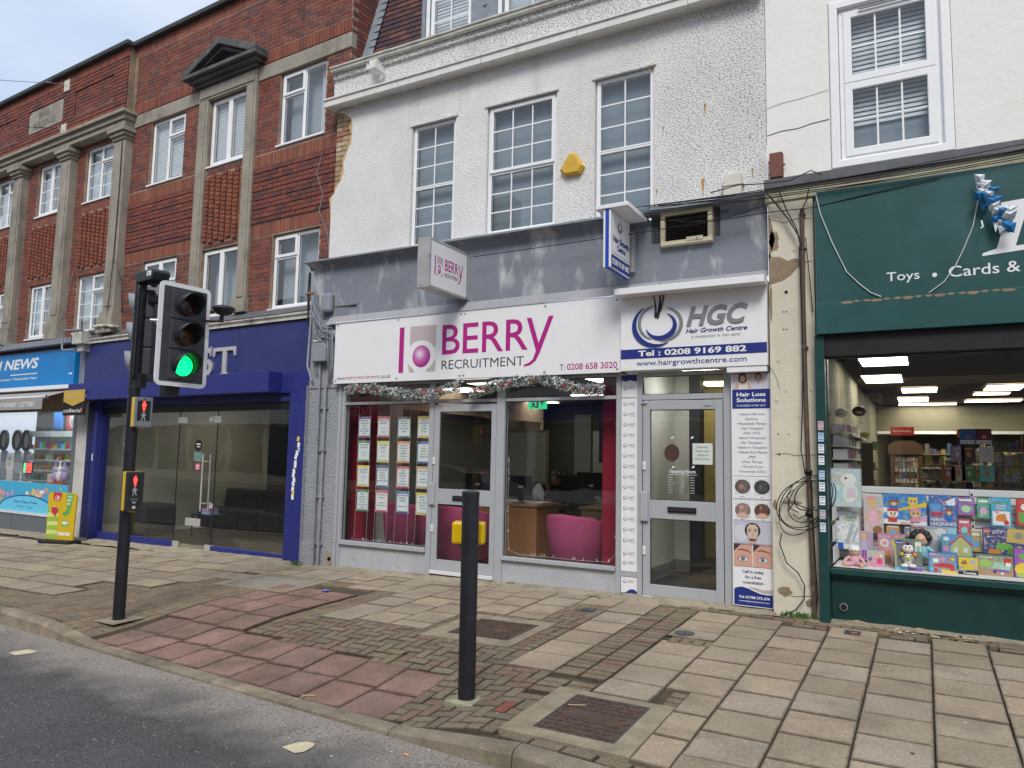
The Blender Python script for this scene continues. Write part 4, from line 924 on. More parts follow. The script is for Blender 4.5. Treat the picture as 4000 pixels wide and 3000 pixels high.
# ================================================================ recruitment shopfront
shop=thing('shopfront','grey aluminium shopfront with two big windows and a central door','shopfront',(-5.0,7.9,0))
AL=M['alu']
def bar(x0,x1,z0,z1,y0=7.86,y1=7.96,name='frame_bar',parent=shop,m=None):
    mb=MB(); mb.box(x0,x1,y0,y1,z0,z1); return mb.build(name,m or AL,parent,bevel=.004)
bar(-7.18,-7.135,-.12,2.44,7.84,name='door_post'); bar(-7.133,-7.08,-.1,2.44)
bar(-5.63,-5.555,-.06,2.44); bar(-4.61,-4.50,-.05,2.44); bar(-3.04,-2.985,-.05,2.44)
bar(-7.078,-5.632,2.15,2.19,7.865); bar(-5.553,-4.612,2.15,2.19,7.865); bar(-4.498,-3.042,2.15,2.19,7.865)
bar(-7.078,-5.632,2.405,2.44,7.865); bar(-5.553,-4.612,2.405,2.44,7.865); bar(-4.498,-3.042,2.405,2.44,7.865)
bar(-7.078,-5.632,.235,.29,7.83,name='sill'); bar(-4.498,-3.042,.235,.28,7.83,name='sill')
for a,b_ in ((-7.078,-5.632),(-4.498,-3.042)):
    mb=MB(); mb.box(a,b_,7.875,7.93,-.12,.233); mb.build('stall_riser',M['render_sill'],shop)
def pane(x0,x1,z0,z1,y=7.915,parent=shop,m='glass',t=.008):
    mb=MB(); mb.quad((x0,y,z0),(x1,y,z0),(x1,y,z1),(x0,y,z1)); p=mb.build('pane',M[m],parent)
    s=MB()
    rectframe(s,x0,x1,z0,z1,y-.012,y-.002,t,0,.001)
    s.build('seal',M['gasket'],parent); return p
pane(-7.08,-5.63,.29,2.15); pane(-4.50,-3.04,.28,2.15); pane(-7.08,-5.63,2.19,2.405); pane(-5.555,-4.61,2.19,2.405); pane(-4.5,-3.04,2.19,2.405)
def aldoor(parent,x0,x1,z0,z1,gx0,gx1,g2,g1,plate,lock):
    """outer leaf, lower light g2=(z0,z1), upper light g1"""
    d=MB(); d.box(x0,gx0,7.865,7.91,z0,z1); d.box(gx1,x1,7.865,7.91,z0,z1); d.box(gx0+.0005,gx1-.0005,7.866,7.909,z0,g2[0]); d.box(gx0+.0005,gx1-.0005,7.866,7.909,g2[1],g1[0]); d.box(gx0+.0005,gx1-.0005,7.866,7.909,g1[1],z1)
    dr=d.build('door',AL,parent,bevel=.003)
    pane(gx0,gx1,g2[0],g2[1],7.895,dr); pane(gx0,gx1,g1[0],g1[1],7.895,dr)
    m=MB(); m.cbox(plate[0],plate[1],7.825,7.862,plate[2],plate[3],.008); m.build('handle_plate',AL,dr)
    m=MB(); cx=(gx0+gx1)/2; m.cbox(cx-.155,cx+.155,7.845,7.864,.91,.97,.006); m.build('letterbox',M['black'],dr); m=MB(); m.box(cx-.135,cx+.135,7.838,7.8445,.925,.955); m.build('letter_flap',M['gasket'],dr)
    for z in lock:
        m=MB(); m.cbox(x0-.0,x0+.035,7.850,7.8645,z,z+.09,.003); m.cyl((x0+.017,7.85,z+.055),(x0+.017,7.842,z+.055),.008,n=10); m.build('lock',M['upvc_dull'],dr)
    mm=MB(); mm.box(x0,x1,7.84,7.92,z0-.05,z0-.004); mm.build('threshold',M['upvc_dull'],parent,bevel=.004)
    return dr
dr=aldoor(shop,-5.55,-4.615,.03,2.125,-5.465,-4.685,(.16,.855),(1.05,2.035),(-5.58,-5.50,.84,1.12),(1.36,.50))
# ---- fascia signs
D('sign_white',(.78,.78,.79),.35,var=.03,vs_=4,streak=[((.58,.58,.58),5,.6,.8,.3)])
D('magenta',(.42,.012,.22),.45,var=0); D('ink_black',(.02,.02,.025),.5,var=0); D('pink_grey',(.50,.42,.43),.5,var=0); D('navy',(.015,.03,.20),.45,var=.03); D('navy_dark',(.015,.025,.12),.5,var=0); D('letter_grey',(.20,.215,.235),.4,var=.05)
def lozenge(m,name): return m
# sphere logo: gradient printed ball
mg=mat('ball_print',(.45,.02,.25),.4,var=0); 
def ballmat(name,cx,cy,cz,r):
    m=bpy.data.materials.new(name); m.use_nodes=True; n=m.node_tree; b=n.nodes['Principled BSDF']; L=n.links.new
    g=n.nodes.new('ShaderNodeNewGeometry'); d=n.nodes.new('ShaderNodeVectorMath'); d.operation='DISTANCE'; d.inputs[1].default_value=(cx,cy,cz); L(g.outputs['Position'],d.inputs[0])
    mr=n.nodes.new('ShaderNodeMapRange'); mr.inputs[2].default_value=r; L(d.outputs['Value'],mr.inputs[0]); rp=n.nodes.new('ShaderNodeValToRGB'); e=rp.color_ramp.elements
    e[0].color=(.82,.72,.80,1); e[1].color=(.36,.01,.20,1); e[1].position=1; e.new(.5).color=(.55,.16,.42,1); L(mr.outputs[0],rp.inputs[0]); L(rp.outputs[0],b.inputs['Base Color']); b.inputs['Roughness'].default_value=.4; return m
bs=thing('shop_sign','long white fascia sign of the recruitment shop with magenta lettering and b logo','sign',(-5.07,7.75,2.44))
for (a,b_) in ((-7.212,-5.072),(-5.068,-2.945)):
    mb=MB(); mb.box(a,b_,7.75,7.79,2.44,3.315); mb.build('sign_panel',M['sign_white'],bs,bevel=.003)
mb=MB(); mb.box(-7.18,-2.98,7.79,7.9,2.46,3.29); mb.build('sign_box',M['upvc_dull'],bs)
def berry(px,zx,mbm,mbk,mbg,y,sx,sz,tiny=True):
    """px(t), zx(t): map unit sign coords; logo block"""
    X=lambda t:px+t*sx; Z=lambda t:zx+t*sz
    mbm.flat([(X(0),Z(0)),(X(.10),Z(0)),(X(.10),Z(1)),(X(0),Z(1))],y)
    # grey panel with letter-b bite: left stem strip is white
    q=[(X(.23),Z(.66)),(X(.23),Z(1)),(X(.78),Z(1)),(X(.78),Z(.52))]
    q+= [(X(.47)+.31*sx*math.cos(R(a)),Z(.36)+.33*sz*math.sin(R(a))) for a in range(30,141,10)]
    mbg.flat(q,y)
    mbg.flat([(X(.23),Z(0)),(X(.35),Z(0))]+[(X(.47)+.31*sx*math.cos(R(a)),Z(.36)+.33*sz*math.sin(R(a))) for a in (240,225,215,205)],y)
    mbg.flat([(X(.58),Z(0)),(X(.78),Z(0)),(X(.78),Z(.22))]+[(X(.47)+.31*sx*math.cos(R(a)),Z(.36)+.33*sz*math.sin(R(a))) for a in (-10,-20,-35,-50,-62)],y)
mag,blk,gry=MB(),MB(),MB(); y=7.7485
# logo spans x -6.24 .. -5.64, z 2.52..3.12
berry(-6.07,2.55,mag,blk,gry,y,.76,.61)
text(mag,'BERR',-5.38,-4.13,2.76,3.145,y,bold=.006); 
yy=[(-4.15,3.145),(-4.085,3.145),(-3.985,2.83),(-3.855,3.15),(-3.79,3.15),(-3.965,2.72),(-4.02,2.62),(-4.09,2.57),(-4.18,2.555),(-4.18,2.58),(-4.11,2.60),(-4.06,2.64),(-4.02,2.74)]
mag.flat(yy[::-1],y); 
text(blk,'RECRUITMENT',-5.38,-4.18,2.57,2.685,y,bold=-.004)
text(blk,'www.',-7.15,-6.98,2.49,2.525,y); text(mag,'berryrecruitment',-6.965,-6.39,2.478,2.545,y); text(blk,'.co.uk',-6.38,-6.20,2.49,2.545,y)
text(blk,'T:',-3.70,-3.64,2.49,2.56,y); text(mag,'0208 658 3020',-3.61,-2.99,2.49,2.565,y,bold=.012)
mag.build('magenta_lettering',M['magenta'],bs); blk.build('black_lettering',M['ink_black'],bs); gry.build('logo_panel',M['pink_grey'],bs)
mb=MB(); mb.disc(-5.705,2.757,.143,.145,7.748,32); mb.build('logo_ball',ballmat('ball_print_fascia',-5.73,7.748,2.79,.165),bs)
mb=MB()
for x in (-7.17,-6.1,-5.10,-5.04,-3.9,-2.99):
    for z in (2.48,3.27): mb.cyl((x,7.748,z),(x,7.744,z),.012,n=10)
mb.build('screw_caps',M['letter_grey'],bs)
# ---- hair growth centre fascia
hs=thing('shop_sign','white HGC fascia sign with a navy telephone band and hair follicle logo','sign',(-2.14,7.68,2.44))
mb=MB(); mb.box(-2.925,-1.355,7.69,7.9,2.445,3.33); mb.build('sign_box',M['sign_white'],hs,bevel=.003)
mb=MB(); mb.cbox(-2.935,-1.345,7.50,7.689,3.262,3.335,.004); mb.build('canopy_rail',M['sign_white'],hs)
mb=MB(); mb.box(-2.922,-1.358,7.686,7.6885,2.575,2.68); mb.build('navy_band',M['navy'],hs)
w2=MB(); text(w2,'Tel : 0208 9169 882',-2.72,-1.56,2.595,2.662,7.684,bold=.03); w2.build('white_lettering',M['sign_white'],hs)
nv=MB(); text(nv,'www.hairgrowthcentre.com',-2.74,-1.56,2.475,2.55,7.687,bold=.004); text(nv,'Hair Growth Centre',-2.19,-1.55,2.82,2.87,7.687,bold=.022,shear=.3)
def arc(mb,cx,cz,rx,rz,a0,a1,w0,w1,y,ext=0,rot=0,n=30,mi=0):
    o,i_=[],[]
    for k in range(n+1):
        t=k/n; a=R(a0+(a1-a0)*t); w_=w0+(w1-w0)*math.sin(math.pi*t); 
        for lst,s in ((o,w_/2),(i_,-w_/2)):
            x=(rx+s)*math.cos(a); z=(rz+s)*math.sin(a); lst.append((cx+x*math.cos(R(rot))-z*math.sin(R(rot)),cz+x*math.sin(R(rot))+z*math.cos(R(rot))))
    for k in range(n): mb.prism([o[k],o[k+1],i_[k+1],i_[k]],y-ext,y,'y',mi) if ext else mb.flat([o[k],o[k+1],i_[k+1],i_[k]],y,mi)
def logo(navy,grey,black,cx,cz,s,y,e):
    arc(navy,cx-.01*s,cz+.0*s,.235*s,.215*s,125,300,.004*s,.052*s,y,e); arc(grey,cx+.0*s,cz+.02*s,.19*s,.175*s,100,250,.003*s,.030*s,y,e)
    arc(navy,cx+.03*s,cz-.01*s,.15*s,.13*s,60,-165,.003*s,.050*s,y,e); arc(grey,cx+.05*s,cz+.0*s,.195*s,.17*s,75,-95,.003*s,.034*s,y,e)
    for (x0,z0,x1,z1,r) in ((-.045,.32,-.02,.07,.010),(.03,.42,-.0,.06,.013),(.08,.38,.015,.12,.010)):
        p=[(cx+(x0+(x1-x0)*t)*s+.012*s*math.sin(t*3),cz+(z0+(z1-z0)*t)*s) for t in (0,.25,.5,.75,.9,1)]; ww=[.002,.005,.007,.009,.016,.006]
        black.prism([(q[0]-w_*s,q[1]) for q,w_ in zip(p,ww)]+[(q[0]+w_*s,q[1]) for q,w_ in list(zip(p,ww))[::-1]],y-e,y,'y') if e else black.flat([(q[0]-w_*s,q[1]) for q,w_ in zip(p,ww)]+[(q[0]+w_*s,q[1]) for q,w_ in list(zip(p,ww))[::-1]],y)
gy,bk=MB(),MB(); logo(nv,gy,bk,-2.50,2.94,1.08,7.689,.012)
text(gy,'HGC',-2.18,-1.54,2.895,3.105,7.677,bold=.03,shear=.28,ext=.012); text(gy,"'a revolution in hair care'",-2.13,-1.61,2.765,2.80,7.6872,shear=.25)
nv.build('navy_lettering',M['navy'],hs); gy.build('grey_lettering',M['letter_grey'],hs); bk.build('hair_strands',M['ink_black'],hs)
mb=MB(); mb.box(-1.765,-1.365,7.70,7.85,2.385,2.443); mb.build('strip_cap',M['sign_white'],hs,bevel=.003)
# ---- projecting signs
ps=thing('projecting_sign','white and grey projecting box sign of the recruitment shop','sign',(-5.15,7.4,3.47))
mb=MB(); mb.box(-5.235,-5.065,6.99,7.80,3.475,4.055); mb.build('sign_box',M['sign_white'],ps,bevel=.004)
D('alu_trim',(.42,.42,.41),.4,metal=.3,var=.15,dirt=[((.12,.12,.08),8,.6,.75,.7)])
mb=MB()
for x0,x1 in ((-5.24,-5.06),): 
    for (a,b_,c,d) in ((6.98,7.80,3.46,3.49),(6.98,7.80,4.04,4.07),(6.98,7.01,3.49,4.04),(7.79,7.82,3.49,4.04)): mb.box(x0,x1,a,b_,c,d)
mb.box(-5.06,-5.05,7.82,7.86,3.46,4.05); mb.box(-5.20,-5.10,7.8,7.86,3.5,4.0); mb.build('trim',M['alu_trim'],ps,bevel=.003)
def sideprint(fn,x): # draw with fn in (t,z) plane facing -Y at y=0, then turn to face +X
    mb=MB(Matrix.Translation((x,0,0))@rotz(R(90))); return mb
m1,m2,m3=sideprint(0,-5.0635),sideprint(0,-5.0635),sideprint(0,-5.0635)
berry(7.09,3.63,m1,m2,m3,0,.22,.24)
text(m1,'BERR',7.31,7.60,3.73,3.87,0,bold=.01); m1.flat([(7.605+p[0],3.73+p[1]) for p in ((0,.14),(.015,.14),(.055,.01),(.09,.15),(.105,.15),(.055,-.07),(.02,-.11),(-.01,-.11),(-.01,-.10),(.02,-.09),(.045,-.04))][::-1],0)
text(m2,'RECRUITMENT',7.31,7.61,3.65,3.70,0)
m1.build('magenta_lettering',M['magenta'],ps); m2.build('black_lettering',M['ink_black'],ps); m3.build('logo_panel',M['pink_grey'],ps)
mb=sideprint(0,-5.0630); mb.disc(7.19,3.716,.032,.058,0,24); mb.build('logo_ball',ballmat('ball_print_side',-5.063,7.185,3.725,.055),ps)
ph=thing('projecting_sign','narrow white and blue projecting sign of the hair clinic with a little roof','sign',(-2.88,7.4,3.48))
BX0,BX1,BY0,BY1=-2.93,-2.845,7.17,7.75
mb=MB(); mb.box(BX0,BX1,BY0,BY1,3.50,4.13); mb.build('sign_box',M['sign_white'],ph,bevel=.003)
D('bright_blue',(.01,.06,.42),.4,var=.02)
mb=MB(); mb.box(BX0+.025,BX1-.02,BY0-.004,BY0-.001,3.50,4.13); mb.box(BX0+.02,BX1-.02,BY0,BY1,3.492,3.4985); mb.build('blue_stripe',M['bright_blue'],ph)
mb=MB(); mb.cbox(BX0-.085,BX1+.2,BY0-.02,BY1,4.135,4.18,.004); mb.build('sign_roof',M['sign_white'],ph)
mb=MB(); mb.box(BX1-.01,BX1+.04,7.78,7.84,3.58,4.05); mb.box(BX0+.02,BX1,7.74,7.84,3.6,3.64); mb.box(BX0+.02,BX1,7.74,7.84,3.98,4.02); mb.build('wall_bracket',M['alu_trim'],ph)
s1,s2,s3,s4=[sideprint(0,BX1+.0025+.0004*i) for i in range(4)]
s1.flat([(7.19,3.51),(7.745,3.51),(7.745,3.645),(7.19,3.645)],0); s1.build('navy_band',M['navy'],ph)
text(s2,'0208 9169 882',7.21,7.725,3.545,3.615,0,bold=.03); s2.build('white_lettering',M['sign_white'],ph)
logo(s3,s4,s4,7.44,3.99,.26,0,0); text(s3,'Hair Growth',7.24,7.71,3.80,3.87,0,bold=.03); text(s3,'Centre',7.35,7.60,3.72,3.785,0,bold=.03); text(s4,"'a revolution in hair care'",7.22,7.72,3.665,3.69,0)
s3.build('navy_lettering',M['navy'],ph); s4.build('grey_lettering',M['letter_grey'],ph)
# ================================================================ clinic entrance
cl=thing('shopfront','narrow grey aluminium clinic entrance with a half glazed door and printed side strip','shopfront',(-2.3,7.9,0))
bar(-2.79,-2.735,-.04,2.44,parent=cl); bar(-1.84,-1.755,-.04,2.44,parent=cl); bar(-2.733,-1.842,2.13,2.19,parent=cl); bar(-2.733,-1.842,2.395,2.44,parent=cl); bar(-1.753,-1.36,-.02,2.44,7.87,name='side_panel',parent=cl)
pane(-2.735,-1.84,2.19,2.395,7.905,cl)
d2=aldoor(cl,-2.725,-1.85,.01,2.12,-2.645,-1.93,(.13,.835),(1.035,2.02),(-2.745,-2.66,.80,1.12),(1.36,.44))
mb=MB(); mb.box(-2.05,-1.97,7.861,7.8645,2.05,2.062); mb.build('closer_badge',M['letter_grey'],d2)
mb=MB(); mb.box(-2.742,-2.68,7.84,7.87,2.09,2.105); mb.build('hinge_cap',AL,d2)
st_=MB(); st_.box(-2.982,-2.792,7.875,7.92,.24,2.155); st_.box(-2.982,-2.792,7.875,7.92,2.165,2.43); st_.box(-2.98,-2.794,7.875,7.92,-.03,.18); sp3=st_.build('logo_strip',M['sign_white'],cl)
b1=MB(); b1.box(-2.985,-2.79,7.87,7.92,.185,.235); b1.build('frame_bar',AL,cl)
n1,g1,k1=MB(),MB(),MB()
for i in range(15):
    z=2.09-.1165*i-( .0 if i<1 else .0)
    if i==14: z=.43
    logo(n1,g1,k1,-2.935,z,.085,7.8738,0); text(g1,'HGC',-2.90,-2.82,z-.010,z+.018,7.8738,shear=.3,bold=.01); text(g1,'Hair Growth',-2.88,-2.82,z-.026,z-.018,7.8738)
for z in (2.27,.33,.13): logo(n1,g1,k1,-2.935,z,.085,7.8738,0); text(g1,'HGC',-2.90,-2.82,z-.010,z+.018,7.8738,shear=.3,bold=.01)
n1.flat([(-2.98,-.03),(-2.794,-.03),(-2.794,.03)]+[(-2.794-.186*t,.03+.025*math.sin(t*5.5)) for t in (.2,.4,.6,.8,1)],7.8738); n1.flat([(-2.98,2.42),(-2.98,2.36),(-2.93,2.345),(-2.88,2.36),(-2.80,2.34),(-2.80,2.42)],7.8738)
n1.build('navy_print',M['navy'],sp3); g1.build('grey_print',M['letter_grey'],sp3); k1.build('black_print',M['ink_black'],sp3)
# notices on the door glass
D('paper',(.75,.78,.75),.8,var=.04); D('paper_blue',(.76,.81,.83),.8,var=.03); D('vinyl_white',(.75,.77,.78),.6,var=0)
mb=MB(); mb.box(-2.18,-1.965,7.897,7.899,1.43,1.655); nt_=mb.build('door_notice',M['paper'],d2)
mb=MB(); 
for i,s in enumerate(('Deliveries','Please enter','and go to','the first floor')): textc(mb,s,-2.073,1.605-.042*i,.022,7.8962,wmax=.18)
mb.build('notice_lettering',M['ink_black'],nt_)
mb=MB(); textc(mb,'Opening Hours',-2.29,1.335,.034,7.8925,bold=.02,wmax=.31); mb.flat([(-2.45,1.315),(-2.13,1.312),(-2.13,1.316),(-2.45,1.319)],7.8925)
for i,(d_,h) in enumerate((('Monday','8.00pm'),('Tuesday','8.00pm'),('Wednesday','8.00pm'),('Thursday','8.00pm'),('Friday','8.00pm'),('Saturday','6.00pm'),('Sunday','6.00pm'))):
    textc(mb,d_,-2.45,1.28-.027*i,.012,7.8925,al='l',wmax=.12); textc(mb,'10.00am -',-2.32,1.28-.027*i,.012,7.8925,al='l',wmax=.10); textc(mb,h,-2.205,1.28-.027*i,.012,7.8925,al='l',wmax=.08)
mb.build('opening_hours_lettering',M['vinyl_white'],d2)
D('faded_red',(.10,.045,.04),.8,var=.15)
mb=MB(); mb.disc(-2.43,1.55,.085,.095,7.97,28); mb.build('round_sticker',M['faded_red'],d2)
mb=MB()
for (x,z) in ((-2.42,1.70),(-2.20,1.70),(-2.41,1.38),(-2.19,1.385)): mb.flat([(x,z),(x+.03,z+.01),(x+.035,z+.03),(x+.01,z+.025)],7.8925)
mb.build('tape_scraps',M['vinyl_white'],d2)
# ---- hair loss strip
hl=thing('poster_strip','tall white and navy hair loss poster board beside the clinic door','sign',(-1.56,7.78,.02))
X0,X1=-1.745,-1.345; Y=7.80
mb=MB(); mb.box(X0,X1,Y,7.868,.02,2.375); bd_=mb.build('board',M['sign_white'],hl,bevel=.003)
SX=lambda t:X0+.012+(X1-X0-.024)*t
def flatm(col,rough=.5): 
    k='print_%02x%02x%02x'%tuple(int(255*c) for c in col); return mat(k,col,rough,var=.08,vs_=30)
def pr(shapes,parent,y=Y): # list of (pts | ('e',cx,cz,rx,rz)), colour ; layered 0.4 mm apart
    mats=[];mb=MB()
    for i,(sh,c) in enumerate(shapes):
        m=flatm(c) if isinstance(c,tuple) else c
        if m not in mats: mats.append(m)
        yy_=y-.0008-.0004*i
        if sh[0]=='e': mb.disc(sh[1],sh[2],sh[3],sh[4],yy_,20,mats.index(m))
        else: mb.flat(sh,yy_,mats.index(m))
    return mb.build('picture',mats,parent)
def rect(a,b_,c,d): return [(a,c),(b_,c),(b_,d),(a,d)]
skin=(.62,.40,.30); skin2=(.50,.30,.21); hair=(.045,.03,.028); bgp=(.62,.63,.68)
# couple picture
pr([(rect(SX(0),SX(1),2.2152,2.3700),(.60,.58,.60)),([(SX(.05),2.2152),(SX(.1),2.2668),(SX(.2),2.3012),(SX(.38),2.3012),(SX(.5),2.2582),(SX(.55),2.2152)],skin),([(SX(.17),2.2152),(SX(.2),2.2926),(SX(.25),2.2625),(SX(.34),2.2625),(SX(.4),2.2969),(SX(.43),2.2152)],(.72,.70,.68)),(('e',SX(.28),2.3313,.042,.055),hair),([(SX(.18),2.3012),(SX(.20),2.3700),(SX(.37),2.3700),(SX(.40),2.3098),(SX(.36),2.2840),(SX(.35),2.3098),(SX(.24),2.3)],hair),(('e',SX(.285),2.3253,.027,.036),skin),
    ([(SX(.5),2.2152),(SX(.56),2.2840),(SX(.66),2.3098),(SX(.8),2.3098),(SX(.92),2.2754),(SX(.97),2.2152)],(.58,.58,.68)),([(SX(.42),2.3356),(SX(.55),2.3614),(SX(.57),2.3442),(SX(.44),2.3098)],skin),([(SX(.88),2.3098),(SX(.98),2.3356),(SX(.9),2.3614),(SX(.84),2.3442)],(.58,.58,.68)),(('e',SX(.70),2.3399,.035,.045),hair),(('e',SX(.70),2.3287,.027,.038),skin2),([(SX(.66),2.2969),(SX(.75),2.2969),(SX(.70),2.2668)],skin2)],bd_)
nvb=MB(); nvb.box(SX(0),SX(1),Y-.002,Y,2.015,2.213); nvb.build('navy_panel',M['navy'],bd_)
wt=MB(); text(wt,'Hair Loss',SX(.12),SX(.89),2.14,2.182,Y-.0028,bold=.03); text(wt,'Solutions',SX(.12),SX(.89),2.082,2.124,Y-.0028,bold=.03); text(wt,"'a revolution in hair care'",SX(.12),SX(.89),2.036,2.062,Y-.0028,shear=.25)
nt2=MB()
lines=['• Natural Hair Loss','Solutions','• Photodiode Therapy','• Hair Transplant','(FUE / FUT)','• Beard / Moustache','Hair Transplant','• Eyebrow Transplant','• Platelet Rich Plasma','(PRP)','• Meso Therapy','• Growth Factor','Concentrate (GFC)']
for i,s in enumerate(lines): textc(nt2,s,(X0+X1)/2+.004,1.945-.0488*i,.025,Y-.0014,shear=.25,wmax=.345)
# before / after heads
for k,(z0,z1,c1,c2,tint) in enumerate(((1.13,1.30,(.10,.09,.085),(.045,.05,.055),(.40,.19,.11)),(.907,1.067,(.22,.15,.15),(.10,.05,.04),(.50,.30,.25)))):
    for j,cx in enumerate((.25,.76)):
        c=c1 if j==0 else c2; X=SX(cx); zc=(z0+z1)/2
        sh=[(rect(SX(cx-.21),SX(cx+.21),z0,z1),(.68,.68,.68)),(('e',X,zc+ (0 if k==0 else -.01),.078,.072),c)]
        for q in range(5): sh.append(([(X-.05+.02*q,zc-.05),(X-.035+.02*q,zc-.05),(X-.01+.016*q,zc+.055),(X-.018+.016*q,zc+.055)],tuple(v*(1.5+.3*(q%2)) for v in c)))
        sh.append((('e',X-.012,zc+(.0 if k==0 else .02),.028 if j==0 else .012,.022),tint if j==0 else tuple((a+b_)/2 for a,b_ in zip(tint,c))))
        if k==1: sh.append(([(X-.06,z0),(X+.06,z0),(X+.045,z0+.035),(X,z0+.048),(X-.045,z0+.035)],skin))
        pr(sh,bd_)
for (z) in (1.108,.885):
    textc(nt2,'Before',SX(.25),z,.012,Y-.0014); textc(nt2,'After',SX(.77),z,.012,Y-.0014)
for z in (1.322,1.095,1.083,.877,.866,.640,.631,.412): nt2.box(SX(0),SX(1),Y-.0016,Y-.0004,z,z+.003)
X=SX(.5)
Zq=lambda z:.645+(z-.535)*1.10
def shq(l): return [((('e',a[1],Zq(a[2]),a[3],a[4]) if a[0]=='e' else [(p[0],Zq(p[1])) for p in a]),c) for a,c in l]
pr(shq([(rect(SX(0),SX(1),.535,.732),(.50,.50,.58)),(('e',SX(.2),.63,.065,.085),(.60,.60,.66)),(('e',X,.655,.078,.078),(.02,.018,.02)),([(X-.055,.68),(X-.055,.63),(X-.047,.59),(X-.02,.545),(X+.02,.545),(X+.047,.59),(X+.055,.63),(X+.055,.68),(X+.03,.71),(X-.03,.71)],(.60,.46,.38)),([(X-.05,.60),(X-.047,.59),(X-.02,.545),(X+.02,.545),(X+.047,.59),(X+.05,.62),(X+.04,.585),(X+.018,.578),(X,.585),(X-.018,.578),(X-.04,.585)],(.10,.075,.06)),
    (rect(X-.045,X-.015,.661,.668),(.03,.02,.02)),(rect(X+.015,X+.045,.661,.668),(.03,.02,.02)),(('e',X-.03,.648,.011,.005),(.04,.03,.03)),(('e',X+.03,.648,.011,.005),(.04,.03,.03)),(rect(X-.018,X+.018,.579,.585),(.40,.18,.16)),([(X-.008,.605),(X+.012,.605),(X+.005,.645)],(.48,.34,.27)),([(X-.03,.535),(X-.03,.56),(X+.03,.56),(X+.035,.535)],(.50,.36,.29))]),bd_)
for j,c in enumerate((.245,.755)):
    X=SX(c); sk=(.60,.34,.27)
    Zq=lambda z:.415+(z-.325)*1.17
    pr(shq([(rect(SX(c-.245),SX(c+.245),.325,.515),sk),([(SX(c-.245),.45),(SX(c-.245),.515),(SX(c-.05),.515)],(.06,.035,.03)),([(X-.065,.455),(X-.02,.478),(X+.06,.462),(X+.085,.435),(X+.05,.452),(X-.02,.462)],(.22,.11,.08)),(('e',X,.39,.052,.028),(.28,.12,.10)),(('e',X+.002,.388,.044,.022),(.68,.68,.70)),(('e',X,.39,.022,.022),(.16,.26,.34)),(('e',X,.391,.009,.009),(.01,.01,.012)),(('e',X+.006,.398,.003,.003),(.9,.9,.9))]),bd_)
for i,s in enumerate(('Call in today','for a free','consultation')): textc(nt2,s,(X0+X1)/2,.352-.053*i,.03,Y-.0014,bold=.022,wmax=.31)
nt2.build('navy_lettering',M['navy_dark'],bd_)
wv=[(SX(0),.03)]+[(SX(1),.03),(SX(1),.10)]+[(SX(1-t),.10+.0*t+.045*math.sin((1-t-.18)*-4.2+.2)*1.0) for t in (.1,.2,.3,.4,.5,.6,.7,.8,.9,1)]
gw=MB(); gw.flat([(SX(.35),.215),(SX(.6),.18),(SX(.8),.16),(SX(1),.165),(SX(1),.205),(SX(.75),.195),(SX(.55),.212)],Y-.0010); gw.build('grey_wave',M['pink_grey'],bd_)
wb=MB(); wb.flat([(SX(0),.03),(SX(1),.03),(SX(1),.155),(SX(.85),.15),(SX(.7),.155),(SX(.55),.172),(SX(.4),.195),(SX(.22),.213),(SX(.1),.205),(SX(0),.185)],Y-.0016); wb.build('navy_wave',M['navy'],bd_)
text(wt,'Tel: 01708 572 674',SX(.12),SX(.92),.10,.127,Y-.0026,bold=.03); text(wt,'www.hairgrowthcentre.com',SX(.12),SX(.92),.062,.082,Y-.0026,bold=.01)
wt.build('white_lettering',M['sign_white'],bd_)
# ================================================================ right-hand building with green toy shop
D('green_paint',(.006,.045,.042),.45,var=.10,vs_=2,dirt=[((.02,.10,.10),3,.5,.8,.5)],streak=[((.05,.13,.13),3,.62,.8,.35),((.012,.05,.05),6,.5,.8,.5)])
D('green_board',(.011,.068,.068),.5,var=.14,vs_=1.3,dirt=[((.035,.12,.14),1.2,.45,.75,.6)],streak=[((.06,.15,.16),2.5,.6,.8,.4)])
D('green_scuff',(.005,.036,.034),.5,var=.14,vs_=2,dirt=[((.04,.12,.12),5,.62,.72,.5),((.01,.10,.05),2.5,.66,.72,.5)])
D('cream_peel',(.62,.58,.47),.85,var=.06,vs_=4,bump=.6,bs=12,dirt=[((.42,.37,.27),5,.62,.72,.5)],streak=[((.5,.46,.36),4,.5,.8,.4)])
D('bare_render',(.26,.20,.13),.92,var=.2,vs_=9,bump=1,bs=25)
D('cream_band',(.42,.40,.28),.8,var=.18,vs_=5,streak=[((.2,.18,.12),6,.5,.8,.6)])
rb_=thing('white_building','smooth white building above the green toy shop with a large white sash window','building',(.8,7.9,0))
mb=MB(); wallgrid(mb,-1.365,4.0,4.30,9.0,7.9,[(-.74,.35,4.44,6.23)],.12); mb.box(-1.36,4.0,8.05,12,2.72,2.80); mb.quad((-1.368,7.9,7.2),(-1.368,12,7.2),(-1.368,12,9.0),(-1.368,7.9,9.0)); mb.quad((4,7.9,0),(4,12,0),(4,12,9),(4,7.9,9))
mb.build('wall',M['smooth_white'],rb_)
W2=mb=MB(); rectframe(mb,-.735,.345,4.445,6.23,7.885,8.0,.085,c=.01); mb.build('window_casing',M['upvc'],rb_)
wn=upvc(rb_,-.645,.255,4.52,6.15,7.93,[(0,1,0,.5,1,3,2),(0,1,.5,1,1,3,2)],None,fw=.075,back='room_dark' if False else 'sky_tone_grey',bd=.14,sill=False,slats=(4.92,6.05))
mb=MB(); mb.box(-.45,.05,7.885,7.90,6.085,6.10); mb.build('trickle_vent',M['letter_grey'],wn)
